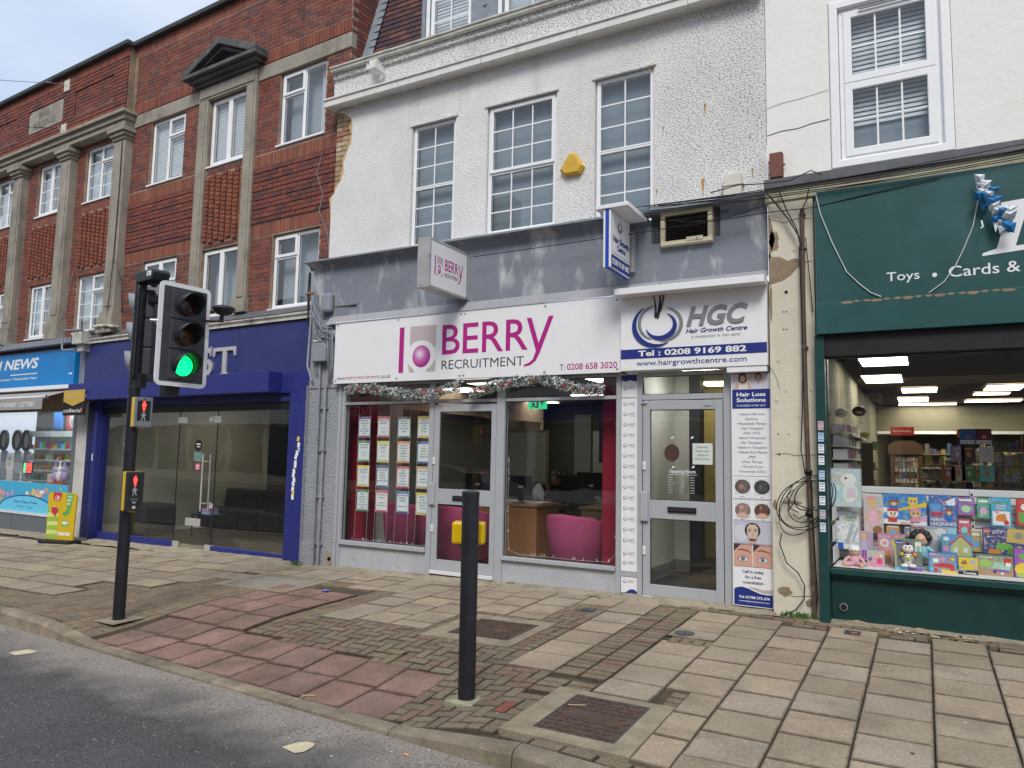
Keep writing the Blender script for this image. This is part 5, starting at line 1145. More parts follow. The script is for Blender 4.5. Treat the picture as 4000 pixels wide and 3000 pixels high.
mb=MB(); mb.tube([(-1.36,7.896,5.23),(-1.2,7.896,5.26),(-1.0,7.896,5.27),(-.75,7.896,5.30)],.0016,4); mb.tube([(-1.36,7.896,4.93),(-1.22,7.896,4.955),(-1.05,7.896,4.95),(-.92,7.896,4.975),(-.75,7.896,4.985)],.003,4); mb.build('crack',M['stone_dark'],rb_)
mb=MB()
x=-1.362
while x<4:
    e=min(x+.75,4); k=.006*math.sin(x*7); mb.add([(x,7.67,4.27),(e,7.67,4.27),(e,7.67,4.36+k),(x,7.67,4.36+k),(e,7.895,4.425+k),(x,7.895,4.425+k),(x,7.9,4.27),(e,7.9,4.27)],[(0,1,2,3),(3,2,4,5),(0,6,7,1)]); x=e
mb.build('lead_ledge',M['lead'],rb_)
mb=MB(); mb.box(-1.362,4,7.70,7.9,4.13,4.268); mb.build('cream_cornice',M['cream_band'],rb_,bevel=.01)
# cream peeling pillar
pl_=thing('pillar','peeling cream painted pillar with cables between the clinic and the green shop','pillar',(-1.12,7.72,0))
mb=MB(); mb.box(-1.335,-.905,7.72,8.1,-.08,4.128); mb.build('shaft',M['cream_peel'],pl_)
def blob(cx,cz,rx,rz,seed,n=22):
    rr=random.Random(seed); return [(cx+rx*math.cos(2*math.pi*i/n)*(rr.uniform(.75,1.15)),cz+rz*math.sin(2*math.pi*i/n)*(rr.uniform(.75,1.15))) for i in range(n)]
mb=MB()
for q in (blob(-1.28,3.72,.05,.12,1),[(-1.334,3.60),(-1.30,3.56),(-1.22,3.55),(-1.15,3.50),(-1.08,3.52),(-1.01,3.50),(-1.0,3.44),(-1.06,3.42),(-1.12,3.35),(-1.2,3.30),(-1.28,3.28),(-1.334,3.27)],[(-1.334,4.02),(-1.31,3.95),(-1.29,3.85),(-1.27,3.74),(-1.30,3.62),(-1.334,3.5)],blob(-1.32,3.1,.014,.2,5),blob(-1.31,1.05,.02,.05,6),blob(-1.0,.13,.05,.04,8),blob(-1.23,.22,.07,.05,9),blob(-1.15,1.08,.10,.02,12)):
    q=[(max(-1.334,p[0]),p[1]) for p in q]; mb.flat(q,7.7188)
mb.build('bare_patch',M['bare_render'],pl_)
mb=MB()
for x,z,r in ((-1.17,3.18,.018),(-1.2,2.98,.008),(-1.17,2.98,.008),(-1.2,2.80,.008),(-1.17,2.80,.008),(-1.27,1.75,.008),(-1.26,1.55,.012),(-1.17,1.75,.006)): mb.disc(x,z,r,r,7.7186,10)
mb.build('screw_holes',M['black'],pl_)
mb=MB()
for pts in (((-1.32,3.96),(-1.18,3.9),(-1.05,3.93),(-.92,3.91)),((-1.10,3.50),(-1.02,3.46),(-.92,3.48)),((-1.3,1.55),(-1.2,1.56),(-1.1,1.54),(-.92,1.55)),((-1.3,.22),(-1.15,.18),(-1.0,.2),(-.91,.19)),((-1.33,2.42),(-1.27,2.30),(-1.25,2.2))): mb.tube([(p[0],7.718,p[1]) for p in pts],.003,4)
mb.build('crack',M['bare_render'],pl_)
mb=MB()
for cx,cz in ((-1.05,3.75),(-1.1,3.62),(-1.04,2.6),(-1.2,2.2),(-1.29,2.1),(-1.27,2.5),(-.97,2.2),(-1.3,.9)):
    mb.add([(cx,7.719,cz+.04),(cx+.03,7.714,cz+.0),(cx+.018,7.709,cz-.03),(cx-.005,7.719,cz-.01)],[(0,1,2,3)])
mb.build('paint_flake',M['cream_peel'],pl_)
# pipe with cable coil
D('brown_pipe',(.09,.06,.045),.6,var=.3,vs_=14,dirt=[((.35,.33,.3),7,.62,.72,.8),((.22,.09,.04),5,.55,.7,.7)])
pp=thing('downpipe','thin rusty brown pipe running down the cream pillar','pipe',(-.98,7.68,0))
mb=MB(); mb.tube([(-1.0,7.68,4.0),(-1.005,7.68,3.0),(-1.0,7.68,2.2),(-.985,7.68,1.2),(-.965,7.68,.3),(-.955,7.68,-.04)],.021,10); mb.build('pipe',M['brown_pipe'],pp)
mb=MB()
for z,x in ((3.95,-1.0),(3.60,-1.003),(1.37,-.988),(.93,-.977),(.35,-.965),(2.6,-1.0)): mb.cyl((x,7.68,z-.012),(x,7.68,z+.012),.027,n=10); mb.box(x-.03,x+.03,7.68,7.72,z-.006,z+.006)
mb.build('pipe_clip',M['brown_pipe'],pp)
co_=thing('cable_coil','loose coil of black cable tied round the pipe on the cream pillar','cables',(-.98,7.66,.75))
def loop(cx,cz,rx,rz,a0,a1,rot,y=7.64,n=30,dy=0): return [(cx+rx*math.cos(R(a))*math.cos(rot)-rz*math.sin(R(a))*math.sin(rot),y-dy*math.sin(R(a)),cz+rx*math.cos(R(a))*math.sin(rot)+rz*math.sin(R(a))*math.cos(rot)) for a in [a0+(a1-a0)*i/n for i in range(n+1)]]
mb=MB()
mb.tube(loop(-1.0,1.10,.30,.20,10,350,.78,7.64,dy=.03),.0048,6); mb.tube(loop(-1.03,1.06,.26,.22,20,340,.62,7.63,dy=.03),.0048,6); mb.tube(loop(-.97,1.12,.25,.16,-60,250,.9,7.62,dy=.03),.0048,6); mb.tube(loop(-1.06,1.02,.27,.17,60,330,1.05,7.65,dy=.02),.0042,6)
mb.tube([(-1.18,7.64,1.0),(-1.12,7.63,1.08),(-1.02,7.62,1.04),(-.90,7.62,1.02),(-.84,7.62,1.10),(-.86,7.62,1.2)],.006,6); mb.tube([(-1.12,7.64,1.27),(-1.18,7.64,1.15),(-1.16,7.64,1.03),(-1.08,7.64,.99)],.005,6); mb.tube([(-1.0,7.64,.98),(-1.08,7.64,.93),(-1.13,7.63,.97)],.005,6)
mb.tube(loop(-.98,1.16,.16,.11,-40,250,.9,7.62),.006,6); mb.tube([(-1.24,7.64,.78),(-1.26,7.65,.68),(-1.2,7.66,.5),(-1.0,7.7,.3),(-.975,7.7,.2)][:3]+[(-1.10,7.66,.42),(-1.04,7.66,.30),(-1.05,7.67,.17),(-1.13,7.67,.06),(-1.24,7.67,-.0),(-1.32,7.7,-.04)],.006,6)
mb.build('cable',M['cable'],co_)
mb=MB()
for z in (1.38,.98): mb.cyl((-.987,7.64,z-.012),(-.985,7.66,z+.012),.036,n=10)
mb.build('cable_tie',M['cable'],co_)
mb=MB(); mb.tube([(-1.03,7.66,3.62),(-1.02,7.66,3.0),(-1.02,7.67,2.4),(-1.03,7.665,2.0),(-1.05,7.66,1.6),(-1.02,7.66,1.38)],.006,6); mb.tube([(-.97,7.66,3.7),(-.94,7.67,3.3),(-.92,7.69,2.95)],.005,6); mb.tube([(-.96,7.67,1.3),(-.955,7.67,.9),(-.94,7.67,.5),(-.93,7.68,.2),(-.95,7.7,.02)],.006,6)
tag(mb.build('cable',M['cable']),'black cables clipped beside the rusty pipe on the cream pillar','cables')
mb=MB(); mb.box(-1.33,-1.20,7.82,7.9,4.435,4.70); mb.box(-1.345,-1.33,7.85,7.87,4.6,4.63); mb.box(-1.20,-1.18,7.85,7.87,4.56,4.58); mb.box(-1.345,-1.33,7.85,7.87,4.47,4.5)
D('brown_box',(.17,.065,.045),.7,var=.2,vs_=12); tag(mb.build('junction_box',M['brown_box'],bevel=.003),'rusty brown metal box on the white wall above the cables','junction box')
mb=MB(); mb.box(-1.81,-1.62,7.82,7.9,4.29,4.55); mb.box(-1.83,-1.60,7.81,7.9,4.42,4.44); tag(mb.build('junction_box',M['bracket'],bevel=.004),'rust stained white box at the foot of the roughcast wall','junction box')
# ---- toy shop
gs=thing('toy_shop','green painted toy and card shop with a tall fascia and large display window','shopfront',(.6,7.6,0))
FG=M['green_board']
mb=MB(); mb.box(-.87,4.0,7.60,7.9,3.012,4.13); fb=mb.build('fascia_board',FG,gs,bevel=.003)
mb=MB(); mb.box(-.875,4.0,7.555,7.9,2.705,3.008); lb=mb.build('shutter_box',FG,gs,bevel=.004)
mb=MB()
for i in range(16):
    x=-.6+.085*i; mb.flat(blob(x,3.0,.03,.012,i,8),7.5535) if i%3 else mb.flat(blob(x,2.995,.05,.016,i,9),7.5535)
mb.build('peeled_paint',M['bare_render'],lb)
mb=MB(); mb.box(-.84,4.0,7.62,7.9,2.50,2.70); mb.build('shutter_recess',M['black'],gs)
GP=M['green_paint']
def gbar(x0,x1,y0,y1,z0,z1,name='frame_bar',m=None): mb=MB(); mb.box(x0,x1,y0,y1,z0,z1); return mb.build(name,m or GP,gs,bevel=.005)
gbar(-.9,-.815,7.60,7.95,-.06,2.70,'side_post'); gbar(-.813,4,7.68,7.80,.43,.485,'sill'); gbar(-.813,4,7.72,7.8,.395,.428,'sill')
gbar(-.813,4,7.76,7.85,-.06,.394,'stall_riser',M['green_scuff'])
mb=MB(); mb.cyl((-.71,7.76,.125),(-.71,7.74,.125),.036,n=20); mb.build('waste_pipe',M['letter_grey'],gs); mb=MB(); mb.cyl((-.71,7.741,.125),(-.71,7.738,.125),.028,n=20); mb.build('pipe_mouth',M['black'],gs)
mb=MB(); random.seed(5)
pr_=[(-.80,-.06)]+[(-.80+.1*i,-.02+.022*random.random()+(.02 if i%5==2 else 0)) for i in range(30)]+[(2.2,-.06)]
mb.flat(pr_,7.7575); mb.build('bare_foot',M['ochre'],gs)
M['glass_toy']=glass('glass_toy',(.97,.98,.97),1.3); pane(-.815,4,.485,2.50,7.755,gs,'glass_toy')
wt=MB(); 
text(wt,'Toys',-.26,.01,3.145,3.255,7.598,bold=.004); wt.disc(.13,3.195,.02,.02,7.598,18); text(wt,'Cards & Gifts',.24,1.13,3.16,3.26,7.598,bold=.004); wt.disc(1.25,3.21,.02,.02,7.598,18); text(wt,'Stationery',1.37,2.05,3.14,3.27,7.598,bold=.004)
# big italic serif L (runs out of the picture)
L_=[(.50,3.325),(.995,3.36),(1.10,3.55),(1.06,3.55),(.96,3.42),(.88,3.395),(.75,3.39),(.86,3.76),(.93,3.785),(.95,3.81),(.66,3.79),(.655,3.765),(.72,3.75),(.61,3.38),(.505,3.35)]
wt.flat(L_,7.598); text(wt,'ewis',1.15,2.3,3.36,3.70,7.598,bold=.01,shear=.25)
wt.build('white_lettering',M['vinyl_white'],gs)
mb=MB(); mb.tube([(-.86,7.58,4.12),(-.82,7.585,3.9),(-.72,7.59,3.6),(-.6,7.59,3.3),(-.5,7.59,3.18),(-.40,7.59,3.08),(-.31,7.585,3.03)],.005,5); mb.tube([(.49,7.57,3.85),(.44,7.585,3.6),(.36,7.59,3.4),(.29,7.59,3.25),(.20,7.59,3.12),(.08,7.585,3.03)],.005,5)
tag(mb.build('cable',M['cable_white']),'loose white cable hanging in a curve across the green fascia','cables')
# wires bundle
mb=MB(); random.seed(3)
for i in range(11):
    x0=-2.9+.15*random.random()+.12*(i%4); z0=4.245+.03*random.random(); pts=[]
    for t in range(0,15):
        t/=14; x=x0+(4.2-x0)*t; pts.append((x,7.60-.02*(i%4)-.02*math.sin(t*5+i),z0-.03*(i%5)*.6-.10*math.sin(math.pi*min(1,t*1.6))*(.5+.1*(i%4))+.05*t*(i%3)+(.05 if .3<t<.4 else 0)*0))
    mb.tube(pts,.0032+.0016*(i%2),5)
mb.tube([(-1.9,7.62,4.30),(-1.6,7.6,4.33),(-1.35,7.6,4.30),(-1.1,7.6,4.29),(-.9,7.6,4.36),(-.8,7.6,4.30)],.006,5)
tag(mb.build('cable_bundle',M['cable']),'bundle of black cables strung along the top of the green fascia','cables')
mb=MB(); mb.tube(sag((-4.9,7.70,3.98),(-1.3,7.68,4.02),.01)+[(-.9,7.6,3.98),(.2,7.58,4.1)],.005,5); mb.tube(sag((-2.7,7.66,4.20),(-1.36,7.66,4.10),.13),.005,5); mb.tube([(-2.75,7.68,4.20),(-2.4,7.66,4.08),(-2.1,7.66,4.06),(-1.7,7.66,4.10)],.005,5)
tag(mb.build('wire',M['cable']),'thin black wire sagging across the grey fascia in front of the air conditioner','wire')
mb=MB(); mb.tube([(-1.35,7.66,4.24),(-1.25,7.64,4.1),(-1.12,7.64,3.9),(-1.03,7.64,3.72),(-1.0,7.64,3.62)],.008,6); mb.tube([(-1.22,7.66,4.24),(-1.14,7.64,4.0),(-1.05,7.64,3.8),(-1.01,7.64,3.6)],.007,6); mb.tube([(-.93,7.66,4.2),(-.95,7.64,4.08),(-1.0,7.64,3.98)],.006,6)
tag(mb.build('cable',M['cable']),'black cables dropping from the bundle down to the rusty pipe','cables')
# snagged plastic bag
D('bag_white',(.62,.66,.70),.35,var=.15,vs_=20); D('bag_blue',(.02,.17,.42),.35,var=.2,vs_=20); D('tan_card',(.45,.26,.14),.8,var=.15)
pb_=thing('plastic_bag','torn blue and white plastic bag snagged on the cables above the green fascia','plastic bag',(.5,7.52,4.0))
random.seed(21)
def shreds(seed,n,mn,m):
    rr=random.Random(seed); mb=MB()
    for i in range(n):
        t=rr.random(); x=.43+.26*t+rr.uniform(-.05,.05); z=4.0-.42*t+rr.uniform(-.07,.07); y=7.50+rr.uniform(-.05,.04); w_=.06+.05*rr.random()
        v=[(x,y,z),(x+w_,y-.02*rr.random(),z-.03*rr.random()),(x+w_*.8,y+.02,z-.10*rr.random()-.02),(x+.1*w_,y+.03*rr.random(),z-.07),(x+w_*.45,y-.035,z-.04)]
        mb.add(v,[(0,1,4),(1,2,4),(2,3,4),(3,0,4)])
    return mb.build(mn,m,pb_)
shreds(1,22,'white_film',M['bag_white']); shreds(4,15,'blue_print',M['bag_blue'])
mb=MB(); mb.tube([(.50,7.5,3.62),(.51,7.49,3.56),(.49,7.49,3.55)],.008,6); mb.add([(.58,7.5,3.62),(.64,7.5,3.62),(.60,7.5,3.50)],[(0,1,2)]); mb.build('torn_handle',M['bag_white'],pb_)
# ---- toy shop interior
D('ceiling_brown',(.13,.095,.06),.9,var=.12,vs_=3); D('wall_cream',(.20,.18,.125),.85,var=.06); D('carpet_dark',(.05,.045,.04),.95,var=.2); D('slat_white',(.72,.72,.72),.6,var=.04)
D('light_panel',(.8,.8,.7),.5,var=0,emit=(1,.97,.80),es=7)
it=thing('shop_interior','brown ceilinged interior of the toy shop seen through its window','room',(1.5,12,0))
mb=MB(); mb.quad((-.88,7.96,2.72),(6,7.96,2.72),(6,24,2.72),(-.88,24,2.72)); mb.build('ceiling',M['ceiling_brown'],it)
mb=MB(); mb.quad((-.88,7.96,0),(-.88,24,0),(-.88,24,2.72),(-.88,7.96,2.72)); mb.quad((6,7.96,0),(6,24,0),(6,24,2.72),(6,7.96,2.72)); mb.quad((-.88,24,0),(6,24,0),(6,24,2.72),(-.88,24,2.72)); mb.build('wall',M['wall_cream'],it)
mb=MB(); mb.box(-.87,6,17.6,17.7,2.12,2.70); mb.build('bulkhead',M['wall_cream'],it); mb=MB(); mb.box(-.87,6,17.57,17.598,2.10,2.16); mb.build('bulkhead_trim',M['slat_white'],it)
mb=MB(); mb.quad((-.88,7.8,.02),(6,7.8,.02),(6,24,.02),(-.88,24,.02)); mb.build('floor',M['carpet_dark'],it)
for i,(x0,x1,y0,y1) in enumerate(((-.66,-.13,9.45,10.3),(-.76,-.24,11.35,12.5),(-.31,.22,13.5,14.4),(-.42,.1,15.45,16.5),(-.45,.6,17.05,17.5),(.86,1.38,13.35,14.3),(.76,1.3,14.7,15.2),(.70,1.62,16.3,16.9),(1.5,2.0,11.0,12.0),(2.4,3.0,13,14),(.7,1.3,19,19.8),(1.5,2.2,19.5,20.1))):
    p=thing('ceiling_light','ceiling light panel glowing inside the toy shop','ceiling light',((x0+x1)/2,(y0+y1)/2,2.69),0,'light panels on the toy shop ceiling')
    m_=MB(); m_.box(x0+.012,x1-.012,y0+.012,y1-.012,2.700,2.712); m_.build('diffuser',M['light_panel'],p); m_=MB(); 
    for a in ((x0,x1,y0,y0+.012),(x0,x1,y1-.012,y1),(x0,x0+.012,y0+.012,y1-.012),(x1-.012,x1,y0+.012,y1-.012)): m_.box(*a,2.695,2.714)
    m_.build('frame',M['slat_white'],p)
# slatwall back of the display
sw=thing('display_backboard','white slatted display board behind the toys in the green shop window','display board',(1.0,8.5,.49))
for i in range(10):
    z=.50+.075*i; mb=MB(); mb.cbox(-.80,4,8.45,8.49,z,z+.068,.006); mb.build('slat',M['slat_white'],sw)
mb=MB(); mb.box(-.80,4,8.492,8.50,.49,1.25); mb.build('backing',M['cable'],sw)
mb=MB(); mb.box(.37,.40,8.435,8.449,.5,1.24)
for i in range(12): mb.box(.378,.392,8.43,8.4345,.52+.06*i,.545+.06*i,1)
mb.build('slotted_upright',[M['slat_white'],M['black']],sw)
mb=MB(); mb.box(-.80,4,7.80,8.449,.47,.488); mb.build('display_shelf',M['slat_white'],sw)
for i in range(3): mb=MB(); z=.52+.2*i; mb.box(-.80,-.79,7.82,8.44,z,z+.15); mb.build('side_slat',M['slat_white'],sw)
TG='toys in the green shop window'
def pm(c,r=.45): return flatm(tuple(min(.86,x*1.2) for x in c),r)
def toybox(label,x0,x1,z0,z1,y,cols,lett=None,shapes=(),depth=.06,hang=False,cat='toy box',tc=(.9,.9,.9)):
    t=thing('toy_box',label,cat,((x0+x1)/2,y,z0),0,TG)
    mb=MB(); mb.box(x0,x1,y,y+depth,z0,z1); b=mb.build('carton',pm(cols[0]),t)
    BR=lambda c:tuple(min(.86,x*1.25) for x in c)
    cols=[cols[0],BR(cols[1])]; shapes=[(s,BR(c)) for s,c in shapes]
    rr_=random.Random(label); oth=[BR(rr_.choice((B_,Y_,RD,PK,LP,GN,WHT,CY,OR,LG,PP))) for _ in range(3)]
    bz=mat('print_'+str(rr_.random())[2:10],cols[1],.4,var=.15,vs_=25,dirt=[(oth[0],rr_.uniform(22,34),.54,.57,.75),(oth[1],rr_.uniform(36,50),.57,.60,.75),(oth[2],rr_.uniform(60,80),.60,.62,.8)])
    sh=[(rect(x0+.006,x1-.006,z0+.006,z1-.006),bz)]
    w_,h=x1-x0,z1-z0
    for s,c in shapes:
        if s[0]=='e': sh.append((('e',x0+s[1]*w_,z0+s[2]*h,s[3]*w_,s[4]*h),c))
        else: sh.append(([(x0+p[0]*w_,z0+p[1]*h) for p in s],c))
    pr(sh,b,y)
    if lett:
        m=MB()
        for (s,a,b_,c,d) in lett: text(m,s,x0+a*w_,x0+b_*w_,z0+c*h,z0+d*h,y-.0008-.0004*len(sh)-.001,bold=.02)
        m.build('lettering',pm(tc),b)
    return t
B_=(.03,.14,.45);Y_=(.65,.48,.05);RD=(.5,.04,.04);PK=(.62,.25,.38);LP=(.55,.35,.50);GN=(.12,.35,.08);WHT=(.7,.7,.7);SKN=(.62,.38,.27);BRN=(.25,.13,.07);BK=(.02,.02,.02);CY=(.12,.42,.55);OR=(.6,.22,.04);LG=(.3,.45,.12);PP=(.22,.08,.35)
def pup(cx,cz,s,c1=BRN,hat=B_): return [(('e',cx,cz,.13*s,.13*s),c1),(('e',cx,cz-.05*s,.07*s,.06*s),(.6,.45,.3)),(rect(cx-.12*s,cx+.12*s,cz+.08*s,cz+.17*s),hat),(('e',cx-.04*s,cz+.02*s,.02*s,.03*s),BK),(('e',cx+.05*s,cz+.02*s,.02*s,.03*s),BK),(rect(cx-.1*s,cx+.1*s,cz-.25*s,cz-.12*s),hat)]
toybox('large pale blue box with a soft white toy bear, top left of the toy window',-.83,-.56,1.04,1.42,8.1,[(.35,.5,.55),(.40,.55,.60)],[('CARE BEARS',-.0,.42,.80,.90)],[(('e',.58,.72,.26,.16),WHT),(('e',.62,.38,.26,.26),(.6,.68,.72)),(('e',.5,.75,.04,.03),BK),([(.5,.25),(.85,.25),(.8,.5),(.55,.5)],(.6,.5,.6)),(('e',.2,.3,.14,.2),(.4,.6,.66)),(('e',.2,.5,.13,.08),(.45,.65,.7))],.12)
toybox('doll in a pink dress hanging on a clear blister card against the slats',-.56,-.38,.78,1.15,8.35,[(.50,.42,.40),(.55,.48,.46)],None,[(('e',.4,.93,.25,.05),PK),(('e',.45,.75,.22,.12),SKN),(('e',.45,.84,.23,.08),(.6,.42,.16)),([(.2,.25),(.8,.22),(.65,.62),(.3,.62)],(.65,.40,.48)),(('e',.2,.4,.08,.12),SKN),(('e',.78,.42,.08,.12),SKN),(('e',.7,.1,.24,.1),BRN)],.05)
toybox('wide blue artist pad with cartoon dogs pinned on the white slats',-.39,0,.88,1.18,8.36,[B_,(.05,.2,.55)],[('ARTIST PAD',.40,.72,.02,.08)],[([(0,0),(1,0),(1,.12),(0,.17)],WHT),([(.35,.5),(1,.75),(1,.6),(.4,.45)],Y_),([(.5,.12),(1,.35),(1,.12)],LP),([(0,.55),(.3,.5),(.3,.45),(0,.35)],WHT)]+pup(.27,.72,1)+pup(.7,.75,.9,(.6,.45,.15),Y_)+pup(.24,.34,1,WHT,RD)+pup(.75,.36,1,(.55,.35,.15),PK),.02,tc=(.6,.05,.05))
toybox('blue heroes colouring book with a cartoon dog pinned on the white slats',.02,.255,.88,1.18,8.36,[B_,(.03,.16,.42)],[('HEROES',.06,.55,.17,.27),('UNLEASHED',.04,.97,.03,.14)],[(('e',.25,.62,.2,.12),(.1,.3,.6)),([(.05,.35),(.5,.35),(.5,.45),(.05,.45)],RD),([(.6,.8),(.95,.95),(.95,.7),(.7,.65)],WHT)]+pup(.72,.5,1.1),.02)
toybox('tall blue magic colouring pack with a vehicle picture at the right of the slats',.53,.69,.91,1.18,8.36,[(.05,.30,.5),(.06,.33,.55)],[('Water',.25,.75,.68,.76),('Magic',.25,.75,.58,.66)],[(rect(.08,.92,.05,.52),WHT),([(.2,.2),(.8,.15),(.7,.45),(.3,.4)],OR),(('e',.75,.14,.13,.08),RD),(('e',.3,.5,.1,.06),PK),(rect(.1,.9,.82,.86),GN)],.03)
toybox('red toy pack cut by the right edge of the picture',.73,.90,.93,1.17,8.36,[RD,(.5,.06,.05)],None,[(rect(.1,.9,.1,.5),GN),(('e',.5,.7,.3,.15),WHT)],.03)
toybox('white building set carton with a grey construction standing on the shelf at the left',-.84,-.59,.62,.99,8.2,[(.5,.5,.5),(.62,.62,.62)],[('GRAVITRAX',.50,.9,.80,.87)],[(rect(0,.4,.0,.16),(.02,.08,.4)),([(.45,.15),(.7,.7),(.8,.65),(.6,.12)],(.35,.38,.4)),([(.7,.2),(.9,.6),(.95,.55),(.78,.15)],(.4,.42,.42)),(('e',.2,.8,.06,.05),BK),(('e',.15,.5,.08,.08),GN),(rect(.5,.85,.75,.77),LG)],.2,tc=(.15,.3,.2))
toybox('pink fashion doll box standing behind the baby doll',-.62,-.475,.52,.80,8.25,[LP,(.45,.30,.38)],[('Barbie',.35,.95,.03,.12)],[(('e',.45,.8,.14,.1),SKN),(('e',.45,.86,.17,.08),(.6,.42,.18)),([(.25,.3),(.65,.3),(.6,.7),(.3,.7)],(.45,.4,.6)),([(.3,.05),(.45,.05),(.45,.35),(.3,.35)],PP),([(.5,.05),(.62,.05),(.6,.35),(.48,.35)],PP)],.06,tc=(.8,.1,.35))
toybox('pink toy kitchen box with round plates behind the zebra box',-.43,-.19,.48,.79,8.2,[(.45,.22,.35),(.55,.30,.42)],None,[(('e',.25,.72,.17,.13),(.65,.6,.5)),(('e',.25,.72,.08,.06),PK),(('e',.62,.72,.12,.1),Y_),(('e',.35,.38,.1,.1),OR),(('e',.35,.2,.14,.14),BRN),([(.6,.1),(.9,.1),(.85,.4),(.65,.4)],CY)],.08)
toybox('small pink playset box at the front of the toy window',-.515,-.365,.488,.64,7.98,[(.4,.5,.55),(.42,.5,.52)],None,[([(.05,.05),(.95,.05),(.95,.3),(.3,.35),(.05,.2)],PK),(('e',.72,.4,.18,.2),(.7,.05,.2)),(('e',.45,.78,.1,.1),(.6,.45,.2)),(rect(.08,.3,.4,.6),PP),(('e',.8,.75,.1,.08),WHT),(rect(.4,.55,.45,.68),PK)],.05)
for (x0,x1,z0,z1,y,c1,nm) in ((.26,.40,1.00,1.17,8.37,(.3,.1,.35),'small purple craft pack pinned right of the heroes book'),(.42,.52,.98,1.17,8.37,(.1,.35,.2),'narrow green craft pack pinned left of the magic colouring pack'),(-.36,-.24,.76,.87,8.38,(.5,.3,.1),'small orange card pack hanging under the artist pad'),(-.20,-.10,.76,.87,8.38,(.1,.3,.45),'small blue card pack hanging under the artist pad'),(.26,.36,.80,.96,8.38,(.5,.1,.1),'small red card pack above the toy house box'),(.90,1.15,.488,.80,8.1,(.1,.3,.5),'big blue toy box beyond the right edge of the picture'),(.62,.72,.90,.905,8.3,(.3,.3,.3),'thin grey pack lying on the dark blue brick box'),(-.47,-.40,.488,.60,8.05,(.15,.35,.5),'tiny blue toy pack between the two pink boxes'),(.36,.44,.67,.86,8.3,(.55,.35,.08),'tall tan toy card behind the camper box')):
    toybox(nm,x0,x1,z0,z1,y,[c1,c1],None,[(('e',.5,.35,.28,.2),tuple(.7-v for v in c1)),(rect(.12,.88,.78,.9),WHT)],.03)
# zebra soft toy box: real toy in an open fronted carton
z=toybox('box with a black and white striped soft toy at the front centre of the window',-.275,-.05,.488,.77,7.95,[(.10,.28,.10),(.16,.18,.16)],[('vtech',.04,.30,.87,.93)],[(('e',.17,.90,.15,.07),(.02,.05,.3)),(rect(.76,.98,.62,.95),WHT),(('e',.87,.86,.07,.045),WHT),(('e',.87,.76,.08,.05),LG),(('e',.87,.67,.08,.05),CY),([(0,0),(1,0),(1,.13),(0,.10)],CY),([(.45,0),(1,0),(1,.11),(.45,.09)],PP),(rect(0,.06,.1,.85),LG)],.09)
mb=MB(); mb.ell((-.165,7.93,.69),.048,.03,.042,14,8,0); mb.ell((-.165,7.93,.595),.05,.03,.055,14,8,0); mb.ell((-.215,7.93,.635),.022,.02,.02,10,6,3); mb.ell((-.11,7.93,.635),.022,.02,.02,10,6,4); mb.ell((-.195,7.925,.535),.035,.02,.016,10,6,0); mb.ell((-.13,7.925,.535),.035,.02,.016,10,6,0); mb.ell((-.165,7.903,.675),.026,.012,.018,10,6,2)
for (x,zz) in ((-.18,.705),(-.15,.705)): mb.ell((x,7.902,zz),.006,.004,.008,8,5,1)
for i in range(4): mb.ell((-.20+.004*i,7.912,.575+.018*i),.018,.012,.004,8,4,1); mb.ell((-.13-.004*i,7.912,.575+.018*i),.018,.012,.004,8,4,1)
mb.ell((-.165,7.898,.60),.02,.006,.02,14,6,3); mb.ell((-.165,7.92,.735),.02,.015,.014,8,5,1)
mb.build('striped_soft_toy',[pm(WHT),pm(BK),pm((.6,.45,.4)),pm((.5,.35,.06)),pm(OR)],z)
toybox('grey and blue baby mobile box standing behind the black haired doll',-.14,.25,.62,.88,8.35,[(.30,.36,.42),(.28,.33,.38)],[('Fisher-Price',.0,.3,.88,.97)],[([(.3,.5),(.6,.5),(.55,.9),(.35,.85)],(.5,.5,.5)),(('e',.65,.8,.12,.14),(.6,.6,.6)),([(.65,.3),(.8,.3),(.75,.7),(.68,.7)],(.5,.52,.52)),(rect(.8,.97,.7,.95),(.3,.55,.65))],.06,tc=(.6,.05,.05))
toybox('pink roofed toy house box with a pink character sign',.115,.365,.62,.82,8.2,[(.08,.30,.55),(.10,.33,.58)],None,[([(.3,.05),(.95,.05),(.95,.5),(.62,.95),(.3,.5)],(.42,.46,.22)),([(.25,.5),(.62,.93),(.62,1),(.22,.55)],RD),([(.99,.5),(.62,.93),(.62,1),(1,.58)],RD),(rect(.4,.52,.2,.42),(.6,.65,.65)),(rect(.7,.84,.2,.42),(.6,.65,.65)),(rect(.61,.64,.05,.9),Y_),(('e',.13,.35,.1,.14),PK),(('e',.15,.8,.1,.1),WHT)],.08)
toybox('blue aeroplane playset box at the front of the toy window',0,.23,.488,.67,7.97,[B_,(.14,.30,.45)],None,[([(.15,.3),(.9,.25),(.85,.45),(.5,.5),(.2,.4)],RD),(('e',.5,.68,.1,.12),PK),(rect(.15,.35,.5,.7),WHT),([(.45,0),(1,0),(1,.13),(.45,.2)],Y_),(('e',.85,.7,.07,.06),Y_),(('e',.12,.15,.08,.1),CY),(('e',.25,.12,.07,.09),RD),(('e',.82,.2,.08,.06),RD),(('e',.15,.9,.14,.06),LP)],.06)
